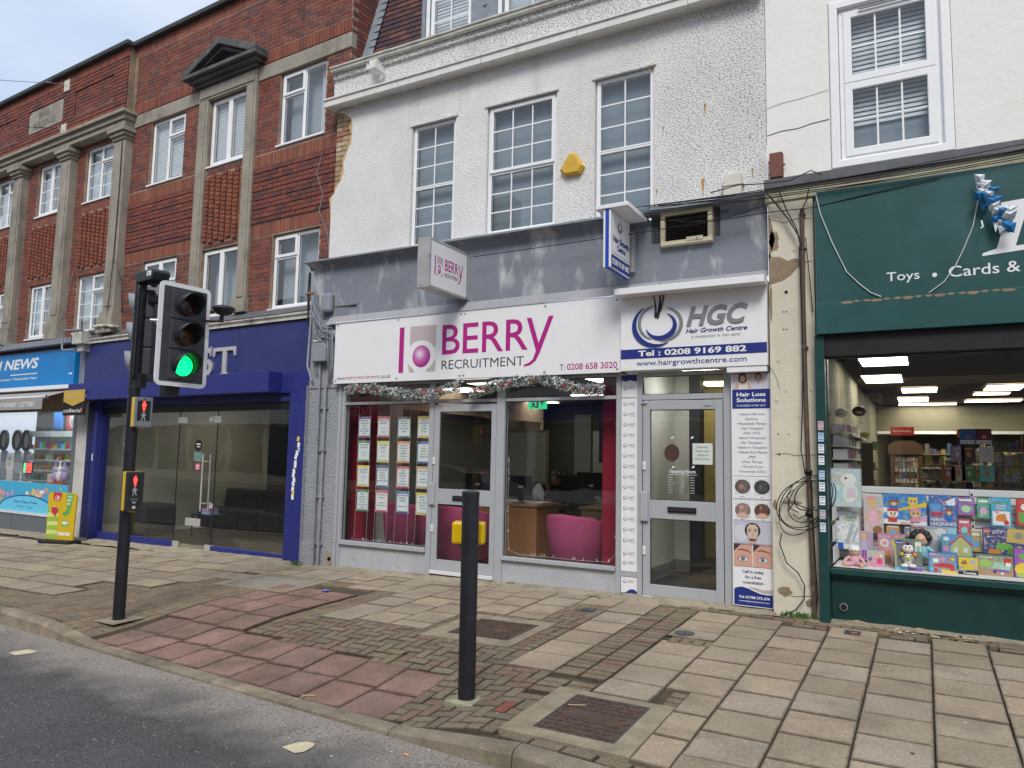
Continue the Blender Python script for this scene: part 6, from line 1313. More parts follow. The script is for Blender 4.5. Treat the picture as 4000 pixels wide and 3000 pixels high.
toybox('yellow digger toy card next to the aeroplane box',.24,.39,.488,.64,7.98,[(.5,.4,.15),(.40,.34,.20)],[('Tonka',.2,.9,.04,.18)],[([(0,.5),(1,.5),(1,1),(0,1)],Y_),([(.2,.3),(.8,.3),(.75,.48),(.3,.5)],(.6,.42,.02)),([(.1,.6),(.45,.6),(.4,.85),(.2,.8)],BRN),(rect(.6,.92,.62,.9),(.4,.4,.35)),([(0,0),(1,0),(1,.28),(0,.2)],BK)],.05)
toybox('green building brick box with a camper picture and white Friends lettering',.38,.66,.488,.67,8.05,[(.08,.2,.16),(.25,.33,.22)],[('Friends',.12,.45,.84,.94)],[([(0,0),(1,0),(1,.35),(0,.3)],(.35,.22,.15)),(('e',.25,.6,.18,.2),LG),([(.4,.35),(.9,.3),(.92,.65),(.5,.7)],(.3,.5,.35)),([(.45,.25),(.9,.2),(.88,.32),(.5,.36)],PP),(rect(.76,.95,.55,.9),RD),(rect(.80,.94,.5,.68),WHT),(('e',.5,.2,.04,.06),BK),(('e',.7,.15,.04,.06),WHT)],.06)
toybox('dark blue building brick box with a green truck and CITY lettering',.45,.78,.66,.90,8.25,[(.03,.06,.18),(.04,.07,.18)],[('LEGO',.03,.17,.84,.92),('CITY',.24,.47,.80,.92),('6+',.10,.2,.62,.72)],[(rect(.02,.18,.8,.95),RD),([(.55,.5),(1,.45),(1,1),(.6,1)],(.5,.38,.12)),([(.3,.2),(.68,.2),(.66,.42),(.34,.45)],(.14,.40,.06)),([(.12,.02),(.4,.02),(.4,.18),(.14,.2)],OR),(('e',.85,.75,.1,.13),(.25,.25,.22)),([(.55,.02),(.8,.05),(.8,.3),(.6,.3)],(.10,.25,.05))],.07)
toybox('purple and yellow playset box at the right edge of the toy window',.67,.90,.488,.74,8.05,[PP,(.30,.12,.40)],None,[(('e',.4,.3,.4,.25),Y_),([(.1,.6),(.9,.6),(.8,.8),(.2,.85)],(.3,.1,.35)),(('e',.3,.75,.15,.1),GN),(rect(.5,.95,.85,.98),B_),(('e',.2,.1,.15,.08),LG)],.07)
# baby doll in a white hat, black haired doll
def bodydoll(label,x,y,z,s,hairc,dress,hat):
    t=thing('doll',label,'doll',(x,y,z),0,TG)
    mb=MB(); S=lambda v:v*s
    mb.ell((x,y-S(.0),z+S(.30)),S(.105),S(.10),S(.105),14,10,0)
    mb.ell((x,y,z+S(.12)),S(.10),S(.075),S(.12),14,8,1)
    for sg in (-1,1):
        mb.tube([(x+sg*S(.08),y,z+S(.19)),(x+sg*S(.16),y-S(.02),z+S(.13)),(x+sg*S(.19),y-S(.05),z+S(.07))],S(.034),8,1); mb.ell((x+sg*S(.195),y-S(.06),z+S(.05)),S(.035),S(.03),S(.035),8,6,0)
        mb.tube([(x+sg*S(.05),y-S(.03),z+S(.05)),(x+sg*S(.11),y-S(.12),z+S(.045)),(x+sg*S(.15),y-S(.20),z+S(.035))],S(.045),8,2); mb.ell((x+sg*S(.155),y-S(.22),z+S(.04)),S(.04),S(.04),S(.045),8,6,0)
        mb.ell((x+sg*S(.035),y-S(.096),z+S(.31)),S(.011),S(.007),S(.013),8,5,3)
    mb.ell((x,y-S(.104),z+S(.285)),S(.014),S(.012),S(.012),8,5,0); mb.ell((x,y-S(.098),z+S(.255)),S(.022),S(.006),S(.007),8,5,4)
    mb.build('body',[pm(SKN),pm(dress[0]),pm(dress[1]),pm(BK),pm((.5,.15,.14))],t)
    h=MB()
    if hat: h.ell((x,y+S(.01),z+S(.335)),S(.115),S(.108),S(.10),14,8,0,0,1); h.cyl((x,y+S(.005),z+S(.325)),(x,y+S(.005),z+S(.355)),S(.118),n=18)
    else:
        for i in range(16): a=i*.7; h.ell((x+S(.10)*math.cos(a),y+S(.03)+S(.05)*math.sin(a*1.7),z+S(.34)+S(.07)*math.sin(a)*(1 if math.sin(a)>-.3 else .3)),S(.065),S(.06),S(.06),9,6)
    h.build('hat' if hat else 'hair',pm(hairc),t); return t
bodydoll('small baby doll in a white hat and pink dress sitting at the front left',-.625,7.97,.488,.46,(.7,.7,.7),((.62,.36,.42),(.62,.33,.38)),True)
bodydoll('doll with curly black hair and pale blue dress behind the striped toy box',-.06,8.3,.56,.62,BK,((.22,.45,.52),(.22,.42,.5)),False)
# shelves, cards and furniture further inside
random.seed(9)
sh=thing('card_shelves','tall wall of shelves packed with greetings cards at the left of the toy shop','shelves',(-.78,9.5,0))
for j in range(7):
    z=.95+.14*j; mb=MB(); mb.box(-.87,-.70,8.6,11.5,z,z+.012); mb.build('shelf',M['slat_white'],sh)
    mb=MB()
    for i in range(26): y=8.65+.11*i; h=random.uniform(.08,.125); mb.box(-.86+.01*(i%2),-.72+.01*(i%3),y,y+.008,z+.014,z+h,random.randrange(6))
    mb.build('cards',[pm(WHT),pm((.5,.48,.42)),pm((.4,.42,.4)),pm(PK),pm((.35,.3,.22)),pm((.5,.52,.5))],sh)
random.seed(14)
for k,(lx,ly,z0,z1,x1) in enumerate(((-.3,12.2,.0,1.35,.25),(.35,13.2,0,1.4,1.1),(1.2,11.8,0,1.5,1.9),(.3,15.5,0,1.5,1.9),(-.5,15.0,0,1.6,0),(-.87,11.6,0,1.9,-.55),(-.3,17.2,0,1.9,1.2),(1.2,17.2,0,1.9,2.9),(.5,10.6,0,1.62,1.9),(-.05,9.9,0,1.55,.55),(.62,9.5,0,1.75,1.9),(-.87,10.2,.3,1.95,-.62))):
    gsn=thing('shop_shelving','gondola shelving crammed with stock inside the toy shop','shelves',((lx+x1)/2,ly,0),0,'shelving deep inside the toy shop')
    nj=9 if ly<11 else 6
    for j in range(nj):
        z=z0+.25+(z1-z0-.2)*j/nj; mb=MB(); mb.box(lx,x1,ly,ly+.35,z,z+.02); mb.build('shelf',M['wall_cream'],gsn); mb=MB(); x=lx+.02
        while x<x1-.08: w_=random.uniform(.025,.09); mb.box(x,x+w_-.008,ly+.02,ly+.1,z+.022,z+.022+random.uniform(.05,(z1-z0-.2)/nj*.85),random.randrange(8)); x+=w_
        mb.build('stock',[pm(c) for c in ((.30,.29,.27),(.20,.04,.035),(.05,.08,.18),(.28,.22,.08),(.12,.06,.04),(.22,.19,.15),(.07,.12,.06),(.12,.11,.10))],gsn)
wu=thing('wooden_dresser','carved brown wooden dresser holding mugs inside the toy shop','dresser',(-.22,11,1.2))
mb=MB(); mb.box(-.40,-.36,10.98,11.2,.6,1.72); mb.box(-.08,-.04,10.98,11.2,.6,1.72); mb.prism([(-.42,1.60),(-.02,1.60),(-.02,1.72),(-.12,1.78),(-.32,1.78),(-.42,1.72)],10.96,11.0,'y'); mb.build('frame',pm((.16,.09,.05)),wu)
mb=MB()
for z in (1.22,1.36,1.50): mb.box(-.36,-.08,10.98,11.2,z,z+.015)
mb.build('shelves',pm((.2,.12,.07)),wu); mb=MB()
for z in (1.238,1.378,1.518):
    for i in range(6): mb.cyl((-.33+.045*i,11.04,z),(-.33+.045*i,11.04,z+.05),.016,n=8)
mb.build('mugs',pm(WHT),wu)
mb=MB(); mb.box(-.64,-.52,9.5,9.53,1.05,1.71); tag(mb.build('partition_board',pm((.12,.095,.06))),'plain dark brown board standing by the card shelves','board')
def hangsign(label,x0,x1,z0,z1,y,col,txt,tc=(.6,.6,.58)):
    mb=MB(); mb.box(x0,x1,y,y+.02,z0,z1); o=tag(mb.build('hanging_sign',pm(col)),label,'sign'); m=MB(); text(m,txt,x0+.03,x1-.03,z0+.04,z1-.04,y-.002); m.build('lettering',pm(tc),o)
hangsign('red Stationery sign hanging inside the toy shop',-.42,-.12,1.88,2.0,11.9,(.35,.02,.02),'Stationery'); hangsign('red Art sign hanging further right inside the toy shop',.45,.72,1.90,2.03,13.5,(.32,.02,.02),'Art')
pr_=thing('promo_poster','blue and maroon price poster reading 6 for £4 and 3 for £5','poster',(.48,9.2,1.69))
mb=MB(); mb.box(.33,.47,9.19,9.2,1.70,1.86,0); mb.box(.472,.62,9.19,9.2,1.70,1.86,1); mb.disc(.41,1.775,.025,.022,9.188,16,2); mb.disc(.55,1.775,.025,.022,9.188,16,2); mb.box(.335,.465,9.186,9.188,1.70,1.74,3); mb.box(.477,.615,9.186,9.188,1.70,1.74,3); text(mb,'£1',.395,.425,1.765,1.785,9.185,3); text(mb,'£1',.535,.565,1.765,1.785,9.185,3); text(mb,'6 for £4',.34,.46,1.707,1.732,9.184,4); text(mb,'3 for £5',.482,.61,1.707,1.732,9.184,4); mb.build('poster',[pm((.03,.12,.35)),pm((.12,.02,.05)),pm(RD),pm(WHT),pm(BK)],pr_)
ck=thing('card_rack','black wire rack of greetings cards standing behind the slatted board','card rack',(.46,9.2,.5))
mb=MB()
for x in (.24,.40,.56,.70): mb.tube([(x,9.2,.5),(x,9.2,1.7)],.003,4)
for z in (1.30,1.50): mb.tube([(.22,9.17,z),(.72,9.17,z)],.003,4)
mb.build('wire_frame',M['black'],ck)
for i,(x,z,c) in enumerate(((.24,1.51,(.3,.22,.3)),(.34,1.51,(.10,.05,.05)),(.50,1.51,(.5,.5,.48)),(.24,1.31,(.45,.35,.3)),(.34,1.31,(.08,.22,.05)),(.50,1.31,(.16,.45,.38)),(.15,1.30,(.35,.10,.05)))):
    mb=MB(); mb.box(x,x+.13,9.185,9.19,z,z+.165); c_=mb.build('greetings_card',pm(c),ck); m=MB(); m.disc(x+.065,z+.08,.02,.03,9.183,10); m.flat(rect(x+.03,x+.10,z+.13,z+.145),9.183); m.build('card_print',pm((.5,.2,.05) if i%2 else (.45,.45,.4)),c_)
D('foil',(.55,.50,.38),.35,var=.1)
for (x,y,z,r,c,l) in ((-.76,8.5,2.0,.06,(.55,.52,.4),'cream lantern hanging at the top left of the toy window'),(-.74,8.5,1.78,.05,(.5,.48,.38),'second cream lantern hanging below the first'),(-.60,8.7,2.03,.07,(.10,.06,.05),'dark round soft toy with a yellow mouth hanging in the window'),(-.55,8.8,1.78,.045,(.5,.45,.06),'small yellow soft toy hanging in the window')):
    mb=MB(); mb.ell((x,y,z),r,r*.8,r*.8,14,8,0); mb.tube([(x,y,z+r*.7),(x,y,2.7)],.002,4,1); mb.ell((x,y-r*.7,z-r*.2),r*.6,r*.2,r*.2,8,5,2); tag(mb.build('hanging_toy',[pm(c),M['black'],pm((.5,.4,.05) if c[0]<.2 else (.4,.3,.2))]),l,'hanging toy')
# stickers on the green post
for i,(z,c) in enumerate(((1.83,(.55,.35,.33)),(1.72,(.35,.5,.62)),(1.61,WHT),(1.50,WHT),(1.36,(.4,.5,.6)),(1.25,WHT),(1.12,WHT),(.99,(.5,.4,.42)),(.87,(.6,.62,.65)))):
    mb=MB(); mb.box(-.885,-.835,7.597,7.599,z-.045,z+.04); s=mb.build('sticker',pm(c),gs); m=MB(); m.flat(rect(-.88,-.84,z-.03,z-.02),7.5962); m.flat(rect(-.88,-.845,z,z+.006),7.5962); m.flat(rect(-.88,-.84,z+.018,z+.03),7.5962); m.build('sticker_print',pm((.15,.2,.35)),s)
# ================================================================ blue shop
D('blue_fascia',(.024,.034,.15),.45,var=.1,vs_=2,dirt=[((.045,.055,.19),1.5,.5,.8,.5)],streak=[((.06,.07,.22),4,.6,.8,.3)])
D('blue_step',(.020,.028,.185),.45,var=.12,vs_=3,dirt=[((.05,.055,.12),4,.55,.75,.5),((.10,.09,.09),18,.66,.72,.5)],streak=[((.05,.055,.16),8,.55,.8,.4)])
D('blue_tile',(.012,.018,.10),.35,var=.15,vs_=5)
D('chrome',(.66,.65,.62),.34,metal=.55,var=.1)
D('white_dirty',(.55,.54,.51),.8,var=.1,vs_=5,dirt=[((.2,.19,.16),3,.5,.75,.6),((.7,.7,.68),9,.6,.7,.5)])
D('clay_white',(.6,.58,.52),.85,var=.2,vs_=8,bump=1,bs=30,dirt=[((.12,.10,.08),4,.45,.7,.8)])
blue=thing('shopfront','dark blue shopfront with chrome letters and a frameless glass door','shopfront',bw(-3.3,0,0),-R(2.81))
def B(fn,name,m,parent=None,bev=0):
    mb=MB(BM); fn(mb); return mb.build(name,m,parent,bevel=bev)
def wk(m): 
    m.add([(-6.55,-.02,3.66),(.05,-.02,3.66),(.05,-.15,3.56),(-6.55,-.15,3.56),(-6.55,-.15,3.53),(.05,-.15,3.53),(.05,-.12,3.50),(-6.55,-.12,3.50),(-6.55,-.12,3.46),(.05,-.12,3.46)],[(0,3,2,1),(3,4,5,2),(4,7,6,5),(7,8,9,6)])
B(wk,'cornice_board',M['clay_white'],blue)
mb=MB(BM)
x=-6.6
while x<-.2: mb.add([(x,-.16,3.565),(x+.8,-.16,3.565+.008*math.sin(x*5)),(x+.8,.0,3.70),(x,.0,3.70)],[(0,1,2,3)]); x+=.8
mb.build('lead_flashing',M['lead'],blue)
for (a,b_) in ((-6.5,-4.6),(-4.597,-2.0),(-1.997,-.29)): B(lambda m:m.box(a,b_,-.08,0,2.68,3.458),'fascia_panel',M['blue_fascia'],blue,.003)
B(lambda m:m.box(-6.53,-.93,-.34,-.02,2.36,2.672),'shutter_housing',M['blue_step'],blue,.006)
B(lambda m:m.box(-.928,-.28,-.10,-.0,2.36,2.676),'side_housing',M['blue_step'],blue,.006)
B(lambda m:(m.box(-5.86,-.70,-.05,-.01,2.24,2.355)),'head_rail',M['blue_fascia'],blue)
B(lambda m:m.box(-5.86,-.70,-.02,.12,2.12,2.238),'recess',M['black'],blue)
def post(a,b_,y0=-.12,nm='post'): return B(lambda m:m.box(a,b_,y0,.12,-.28,2.358),nm,M['blue_step'],blue,.005)
B(lambda m:m.box(-6.3,-5.96,-.05,.1,-.3,2.358),'tiled_pier',M['blue_tile'],blue)
for j in range(12):
    z=-.2+.21*j; 
    for (a,b_) in ((-6.295,-6.135),(-6.128,-5.965)): B(lambda m:m.cbox(a,b_,-.058,-.051,z,z+.203,.002),'tile',M['blue_tile'],blue)
post(-5.95,-5.86); post(-.70,-.50); post(-.47,-.27,-.17,'channel_post'); B(lambda m:m.box(-.50,-.47,-.06,.1,-.2,2.36),'post_groove',M['blue_tile'],blue)
B(lambda m:(m.box(-5.859,-3.52,-.03,.05,-.28,-.03),m.box(-2.49,-.701,-.03,.05,-.28,-.035)),'bottom_rail',M['blue_step'],blue,.004)
B(lambda m:m.box(-3.52,-2.49,-.06,.06,-.3,-.125),'door_step',M['alu_trim'],blue,.004)
def gp_(a,b_,c,d,nm='pane',y=.0):
    m=MB(BM); m.quad((a,y,c),(b_,y,c),(b_,y,d),(a,y,d)); return m.build(nm,M['glass'],blue)
gp_(-5.86,-3.52,-.03,2.14); gp_(-2.50,-.70,-.035,2.14); dd=gp_(-3.51,-2.51,-.10,2.0,'door_glass'); gp_(-3.51,-2.51,2.01,2.14)
mb=MB(BM)
for u in (-3.515,-2.505): mb.box(u-.003,u+.003,-.008,.008,-.1,2.12)
mb.build('glass_edge',M['gasket'],blue)
mb=MB(BM)
for (a,b_,c,d) in ((-3.55,-3.30,1.93,2.03),(-2.72,-2.62,1.95,2.03),(-2.60,-2.42,1.93,2.04),(-3.56,-3.36,-.12,-.03),(-2.66,-2.46,-.12,-.03)): mb.box(a,b_,-.012,.014,c,d)
mb.build('patch_fitting',M['chrome'],dd,bevel=.003)
mb=MB(BM)
for s_ in (-1,1): mb.tube([(-2.74,s_*.07,.50),(-2.74,s_*.07,1.42)],.014,10); mb.tube([(-2.74,0,.62),(-2.74,s_*.07,.62)],.008,8); mb.tube([(-2.74,0,1.30),(-2.74,s_*.07,1.30)],.008,8)
mb.build('handle',M['chrome'],dd)
B(lambda m:m.cbox(-3.19,-2.80,-.02,-.008,.245,.37,.004),'letterbox',M['chrome'],dd)
def stk(cx,cz,r,c): 
    m=MB(BM); m.disc(cx,cz,r*1.15,r,-.006,20,0); m.flat(rect(cx-r*.6,cx+r*.6,cz+.01,cz+.03),-.0064,1); m.flat(rect(cx-r*.5,cx+r*.5,cz-.03,cz-.015),-.0064,1); m.build('window_sticker',[pm(c),pm(WHT)],blue)
stk(-2.97,1.56,.09,(.01,.01,.012)); stk(-2.96,1.21,.06,(.5,.10,.15))
mb=MB(BM); mb.flat(rect(-3.07,-2.87,1.30,1.45),-.006); mb.build('window_sticker',[pm((.12,.22,.18))],blue)
# chrome serif letters
def serif(nm,label_pts,parent):
    pass
lt=MB(BM); e0,e1=-.115,-.082
def LP_(pts): lt.prism(pts,e0,e1,'y')
SH_=.12; LP_([(p+SH_,q-.03) for p,q in [(-2.52,2.70),(-2.30,2.70),(-2.30,2.73),(-2.36,2.76),(-2.36,3.11),(-2.20,3.11),(-2.17,3.02),(-2.14,3.02),(-2.14,3.17),(-2.70,3.17),(-2.70,3.02),(-2.67,3.02),(-2.64,3.11),(-2.46,3.11),(-2.46,2.76),(-2.52,2.73)]])
lt.build('chrome_letter',M['chrome'],blue,bevel=.004)
lt=MB(BM); c=-2.80
arc(lt,c,3.03,.15,.105,20,270,.05,.09,e1,.033); arc(lt,c,2.83,.16,.12,90,-160,.05,.09,e1,.033); lt.prism([(c+.14,3.02),(c+.17,3.02),(c+.17,3.17),(c+.14,3.17)],e0,e1,'y')
lt.build('chrome_letter',M['chrome'],blue)
# stickers on the channel post
mb=MB(BM); random.seed(8); cols=[pm((.6,.42,.12)),pm(WHT),pm((.3,.42,.6)),pm((.6,.62,.6))]
for i in range(14):
    u=-.41-.007*i+random.uniform(-.025,.02); z=1.66-.064*i+random.uniform(-.012,.012); a=random.uniform(-.3,.3); w_,h=.026,.034
    p=[(u+x*math.cos(a)-y*math.sin(a),z+x*math.sin(a)+y*math.cos(a)) for x,y in ((-w_,-h),(w_,-h),(w_,h),(-w_,h))]; mb.flat(p,-.1715-.0004*i,i%4 if i in (0,1,2,5,9,12) else 1)
mb.build('torn_stickers',cols,blue)
mb=MB(BM); mb.flat(rect(-6.02,-5.985,1.40,1.50),-.0605); mb.flat(rect(-5.95,-5.92,1.25,1.38),-.1215); mb.build('sticker',pm(WHT),blue)
# interior of the blue shop
D('shop_cream',(.33,.32,.25),.85,var=.07,vs_=2); D('shop_floor',(.035,.035,.03),.35,var=.2); D('black_leather',(.012,.013,.015),.45,var=.1); D('door_cream',(.33,.30,.20),.6,var=.04); D('dim_lamp',(.5,.45,.3),.5,emit=(1,.88,.6),es=5)
bi=thing('shop_interior','dim cream walled waiting room behind the blue shopfront','room',bw(-3.3,2,0),-R(2.81))
mb=MB(BM); mb.quad((-6,3.8,-.1),(-.4,3.8,-.1),(-.4,3.8,2.6),(-6,3.8,2.6)); mb.quad((-6,.13,-.1),(-6,3.8,-.1),(-6,3.8,2.6),(-6,.13,2.6)); mb.quad((-.4,.13,-.1),(-.4,3.8,-.1),(-.4,3.8,2.6),(-.4,.13,2.6)); mb.build('wall',M['shop_cream'],bi)
mb=MB(BM); mb.quad((-6,.1,-.14),(-.4,.1,-.14),(-.4,3.8,-.14),(-6,3.8,-.14)); mb.build('floor',M['shop_floor'],bi); mb=MB(BM); mb.quad((-6,.1,2.6),(-.4,.1,2.6),(-.4,3.8,2.6),(-6,3.8,2.6)); mb.build('ceiling',M['wall_cream'],bi)
mb=MB(BM)
for a,b_ in ((-8.4,-7.75),(-7.73,-7.1)): pass
for a,b_ in ((-5.45,-4.87),(-4.86,-4.28)): mb.box(a,b_,3.74,3.79,-.1,2.12)
dr_=mb.build('double_door',M['door_cream'],bi,bevel=.005)
mb=MB(BM)
for u in (-4.95,-4.78): mb.tube([(u,3.70,.95),(u,3.66,.97),(u,3.66,1.22),(u,3.70,1.24)],.012,6); mb.cyl((u,3.735,1.45),(u,3.72,1.45),.03,n=14)
mb.build('door_handle',M['chrome'],dr_)
mb=MB(BM); mb.box(-3.9,-3.2,2.2,3.7,-.1,2.5); mb.build('partition',M['black_leather'],bi); 
mb=MB(BM); mb.box(-3.05,-.5,3.2,3.79,-.1,2.5); mb.build('dark_wall',pm((.10,.085,.055)),bi)
mb=MB(BM); mb.box(-2.5,-2.25,3.17,3.2,.9,1.6); mb.build('picture',pm((.10,.02,.015)),bi)
so_=thing('sofa','long low black leather sofa along the wall of the blue shop','sofa',bw(-4.5,2.6,-.1),-R(2.81))
mb=MB(BM); 
for i in range(6): a=-5.9+.62*i; mb.box(a+.01,a+.61,2.1,2.9,-.1,.30); 
mb.build('seat',M['black_leather'],so_,bevel=.05); mb=MB(BM)
for i in range(6): a=-5.9+.62*i; mb.box(a+.01,a+.61,2.75,3.05,.28,.68)
mb.build('backrest',M['black_leather'],so_,bevel=.06)
mb=MB(BM); mb.box(-5.98,-5.2,.5,1.2,-.1,.45); tag(mb.build('armchair',M['black_leather'],bevel=.08),'black leather seat just inside the blue shop window','armchair')
tb_=thing('side_table','small black side table in the blue shop window','table',bw(-4.35,1.3,-.1),-R(2.81))
mb=MB(BM); mb.box(-4.65,-4.05,1.1,1.5,.26,.29); mb.build('top',M['black_leather'],tb_)
for u in (-4.63,-4.07): 
    for v in (1.12,1.48): mb=MB(BM); mb.box(u-.015,u+.015,v-.015,v+.015,-.12,.26); mb.build('leg',M['black_leather'],tb_)
tx=thing('tissue_box','pink and blue tissue box with a white tissue on the side table','tissue box',bw(-4.35,1.3,.29),-R(2.81))
mb=MB(BM); mb.box(-4.47,-4.25,1.2,1.4,.29,.40,0); mb.box(-4.471,-4.249,1.199,1.401,.29,.33,1); mb.build('box',[pm((.40,.25,.42)),pm((.25,.4,.6))],tx); mb=MB(BM); mb.add([(-4.40,1.28,.40),(-4.31,1.3,.40),(-4.30,1.32,.48),(-4.36,1.27,.52),(-4.41,1.33,.49)],[(0,1,2,3),(0,3,4)]); mb.build('tissue',pm(WHT),tx)
def stool(u,v,label):
    t=thing('salon_chair',label,'chair',bw(u,v,-.13),-R(2.81)); mb=MB(BM); mb.cyl((u,v,-.13),(u,v,-.11),.22,n=24); mb.cyl((u,v,-.11),(u,v,.33),.025); mb.build('pedestal',M['chrome'],t); mb=MB(BM); mb.box(u-.24,u+.24,v-.22,v+.22,.33,.44); mb.build('seat',M['black_leather'],t,bevel=.04); mb=MB(BM); mb.box(u-.22,u+.22,v+.16,v+.24,.46,.92); mb.build('backrest',M['black_leather'],t,bevel=.03)
    mb=MB(BM)
    for s_ in (-1,1): mb.tube([(u+s_*.25,v+.15,.42),(u+s_*.28,v+.1,.62),(u+s_*.27,v-.2,.62)],.018,6)
    mb.build('armrest',M['chrome'],t)
stool(-2.0,1.7,'black salon chair on a chrome pedestal in the middle of the blue shop'); stool(-1.15,1.4,'black salon chair near the right post of the blue shop')
p=thing('ceiling_light','dim warm ceiling lamp inside the blue shop','ceiling light',bw(-1.6,2.4,2.58),-R(2.81)); mb=MB(BM); mb.cyl((-1.6,2.4,2.56),(-1.6,2.4,2.59),.12,n=20); mb.build('diffuser',M['dim_lamp'],p)
p=thing('ceiling_light','bright ceiling lamp over the cream double door in the blue shop','ceiling light',bw(-4.6,2.9,2.58),-R(2.81)); mb=MB(BM); mb.box(-4.9,-4.3,2.0,2.6,2.585,2.599); mb.build('diffuser',mat('lamp_panel_b',(.8,.8,.7),.5,var=0,emit=(1,.95,.80),es=8),p)
# fascia end block and pipework between the two left shops
mb=MB(BM); mb.box(-6.62,-6.30,-.30,0,3.44,3.70); mb.box(-6.58,-6.36,-.22,0,3.30,3.438); tag(mb.build('console_bracket',M['clay_white'],bevel=.015),'crumbling white console bracket between the newsagent and the blue shop','bracket')
mb=MB(BM); random.seed(2)
for i in range(26): u=-6.3+.9*random.random(); mb.ell((u,-.12-.08*random.random(),3.70+.05*math.sin((u+6.3)*3.4)),.07,.06,.035,7,4)
tag(mb.build('rubble',M['clay_white']),'broken mossy mortar lying on top of the ledge left of the blue fascia','rubble')
mb=MB(BM); mb.tube([(-6.28,-.30,3.70),(-6.85,-.34,3.72),(-6.87,-.34,3.70),(-6.87,-.34,3.36),(-6.80,-.34,3.33),(-6.45,-.30,3.33)],.018,8); tag(mb.build('overflow_pipe',M['box_grey']),'bent grey overflow pipe in front of the newsagent ledge','pipe')
mb=MB(BM); mb.tube([(-5.62,-.17,7.4),(-5.60,-.17,6.4),(-5.62,-.17,5.2),(-5.66,-.17,4.4),(-5.7,-.18,3.9),(-5.75,-.2,3.72),(-5.5,-.2,3.68)],.008,5); mb.tube([(-5.62,-.17,5.0),(-5.50,-.05,4.6),(-5.48,-.02,4.0)],.007,5); tag(mb.build('cable',M['cable']),'thin black cable hanging down the stone pilaster','cable')
mb=MB(BM); mb.tube([(-7.3,-.03,5.0),(-7.4,-.03,4.6),(-7.5,-.1,4.0),(-7.45,-.05,3.8)],.006,5); mb.tube([(-.35,-.03,6.0),(-.45,-.03,5.7),(-.3,-.03,5.35),(-.36,-.03,5.1),(-.15,-.03,4.7),(-.1,-.03,4.3)],.006,5); tag(mb.build('cable',M['cable_grey']),'thin loose grey cable trailing over the brickwork','cable')
# white pier
mb=MB(BM); mb.box(-6.72,-6.31,-.03,.1,-.3,2.66); tag(mb.build('pier',M['white_dirty'],bevel=.01),'narrow dirty white pier between the newsagent and the blue shop','pier')
mb=MB(BM); mb.box(-6.78,-6.36,-.03,.05,2.67,3.42); tag(mb.build('pier',M['box_grey']),'grey strip of wall with pipes between the blue newsagent sign and the blue fascia','pier')
# ================================================================ newsagent
D('news_blue',(.0,.20,.56),.35,var=.05,vs_=2,dirt=[((.0,.28,.62),1.2,.5,.8,.5)]); D('awning',(.33,.32,.32),.85,var=.1,vs_=4,dirt=[((.2,.19,.18),3,.5,.8,.5)]); D('yellow_sign',(.55,.36,.07),.4,var=.04); D('news_grey',(.13,.15,.17),.5,var=.08)
ns=thing('newsagent_shopfront','newsagent shopfront with a bright blue sign, grey awning and crowded window','shopfront',bw(-8.6,0,0),-R(2.81))
def wl(m): 
    m.box(-13,-6.8,-.22,0,3.50,3.53); m.add([(-13,-.24,3.50),(-6.75,-.24,3.50),(-6.75,-.24,3.60),(-13,-.24,3.60),(-6.75,.02,3.68),(-13,.02,3.68)],[(0,1,2,3),(3,2,4,5)])
B(wl,'lead_ledge',M['lead_pale'],ns)
sg=B(lambda m:m.box(-13,-6.79,-.12,-.0,2.70,3.42),'sign_board',M['news_blue'],ns)
B(lambda m:m.box(-13,-6.79,-.16,-.0,2.625,2.70),'white_trim',M['upvc'],ns,.005)
mb=MB(BM); text(mb,'NIJI NEWS',-10.5,-8.17,3.02,3.30,-.123,bold=.03,shear=.2); mb.flat(rect(-9.3,-8.2,2.965,2.985),-.123); text(mb,'Card • Oyster • Lottery • Disposable Vape',-10.7,-8.2,2.85,2.91,-.123,bold=.02); mb.flat(rect(-6.98,-6.85,2.90,2.93),-.123); mb.build('white_lettering',M['upvc'],sg)
B(lambda m:(m.box(-6.86,-6.73,-.03,.05,-.28,2.62),m.box(-9.0,-8.96,-.02,.05,-.28,.17)),'frame_post',M['news_grey'],ns,.004)
B(lambda m:(m.box(-13,-6.862,-.02,.05,-.3,.12)),'stall_riser',M['news_grey'],ns); B(lambda m:m.box(-13,-6.862,-.04,.05,.122,.17),'sill',M['upvc_dull'],ns)
m=MB(BM); m.quad((-13,.02,.17),(-6.86,.02,.17),(-6.86,.02,2.62),(-13,.02,2.62)); m.build('pane',M['glass'],ns)
aw=thing('awning','grey half folded awning with GREETINGS CARD / STATIONARY / LOTTERY lettering','awning',bw(-9.5,-.4,2.3),-R(2.81))
B(lambda m:m.add([(-13,-.05,2.60),(-6.95,-.05,2.60),(-6.98,-.52,2.43),(-13,-.52,2.43)],[(0,1,2,3)]),'fabric',M['awning'],aw)
B(lambda m:m.tube([(-13,-.53,2.43),(-6.9,-.53,2.43)],.028,10),'front_bar',M['upvc_dull'],aw)
vl=B(lambda m:m.box(-13,-7.0,-.553,-.549,2.20,2.41),'valance',M['awning'],aw)
mb=MB(BM); text(mb,'CONFECTIONERY / GREETINGS CARD / STATIONARY / LOTTERY',-11.2,-7.28,2.255,2.345,-.5545,bold=.01); mb.build('white_lettering',M['upvc'],vl)
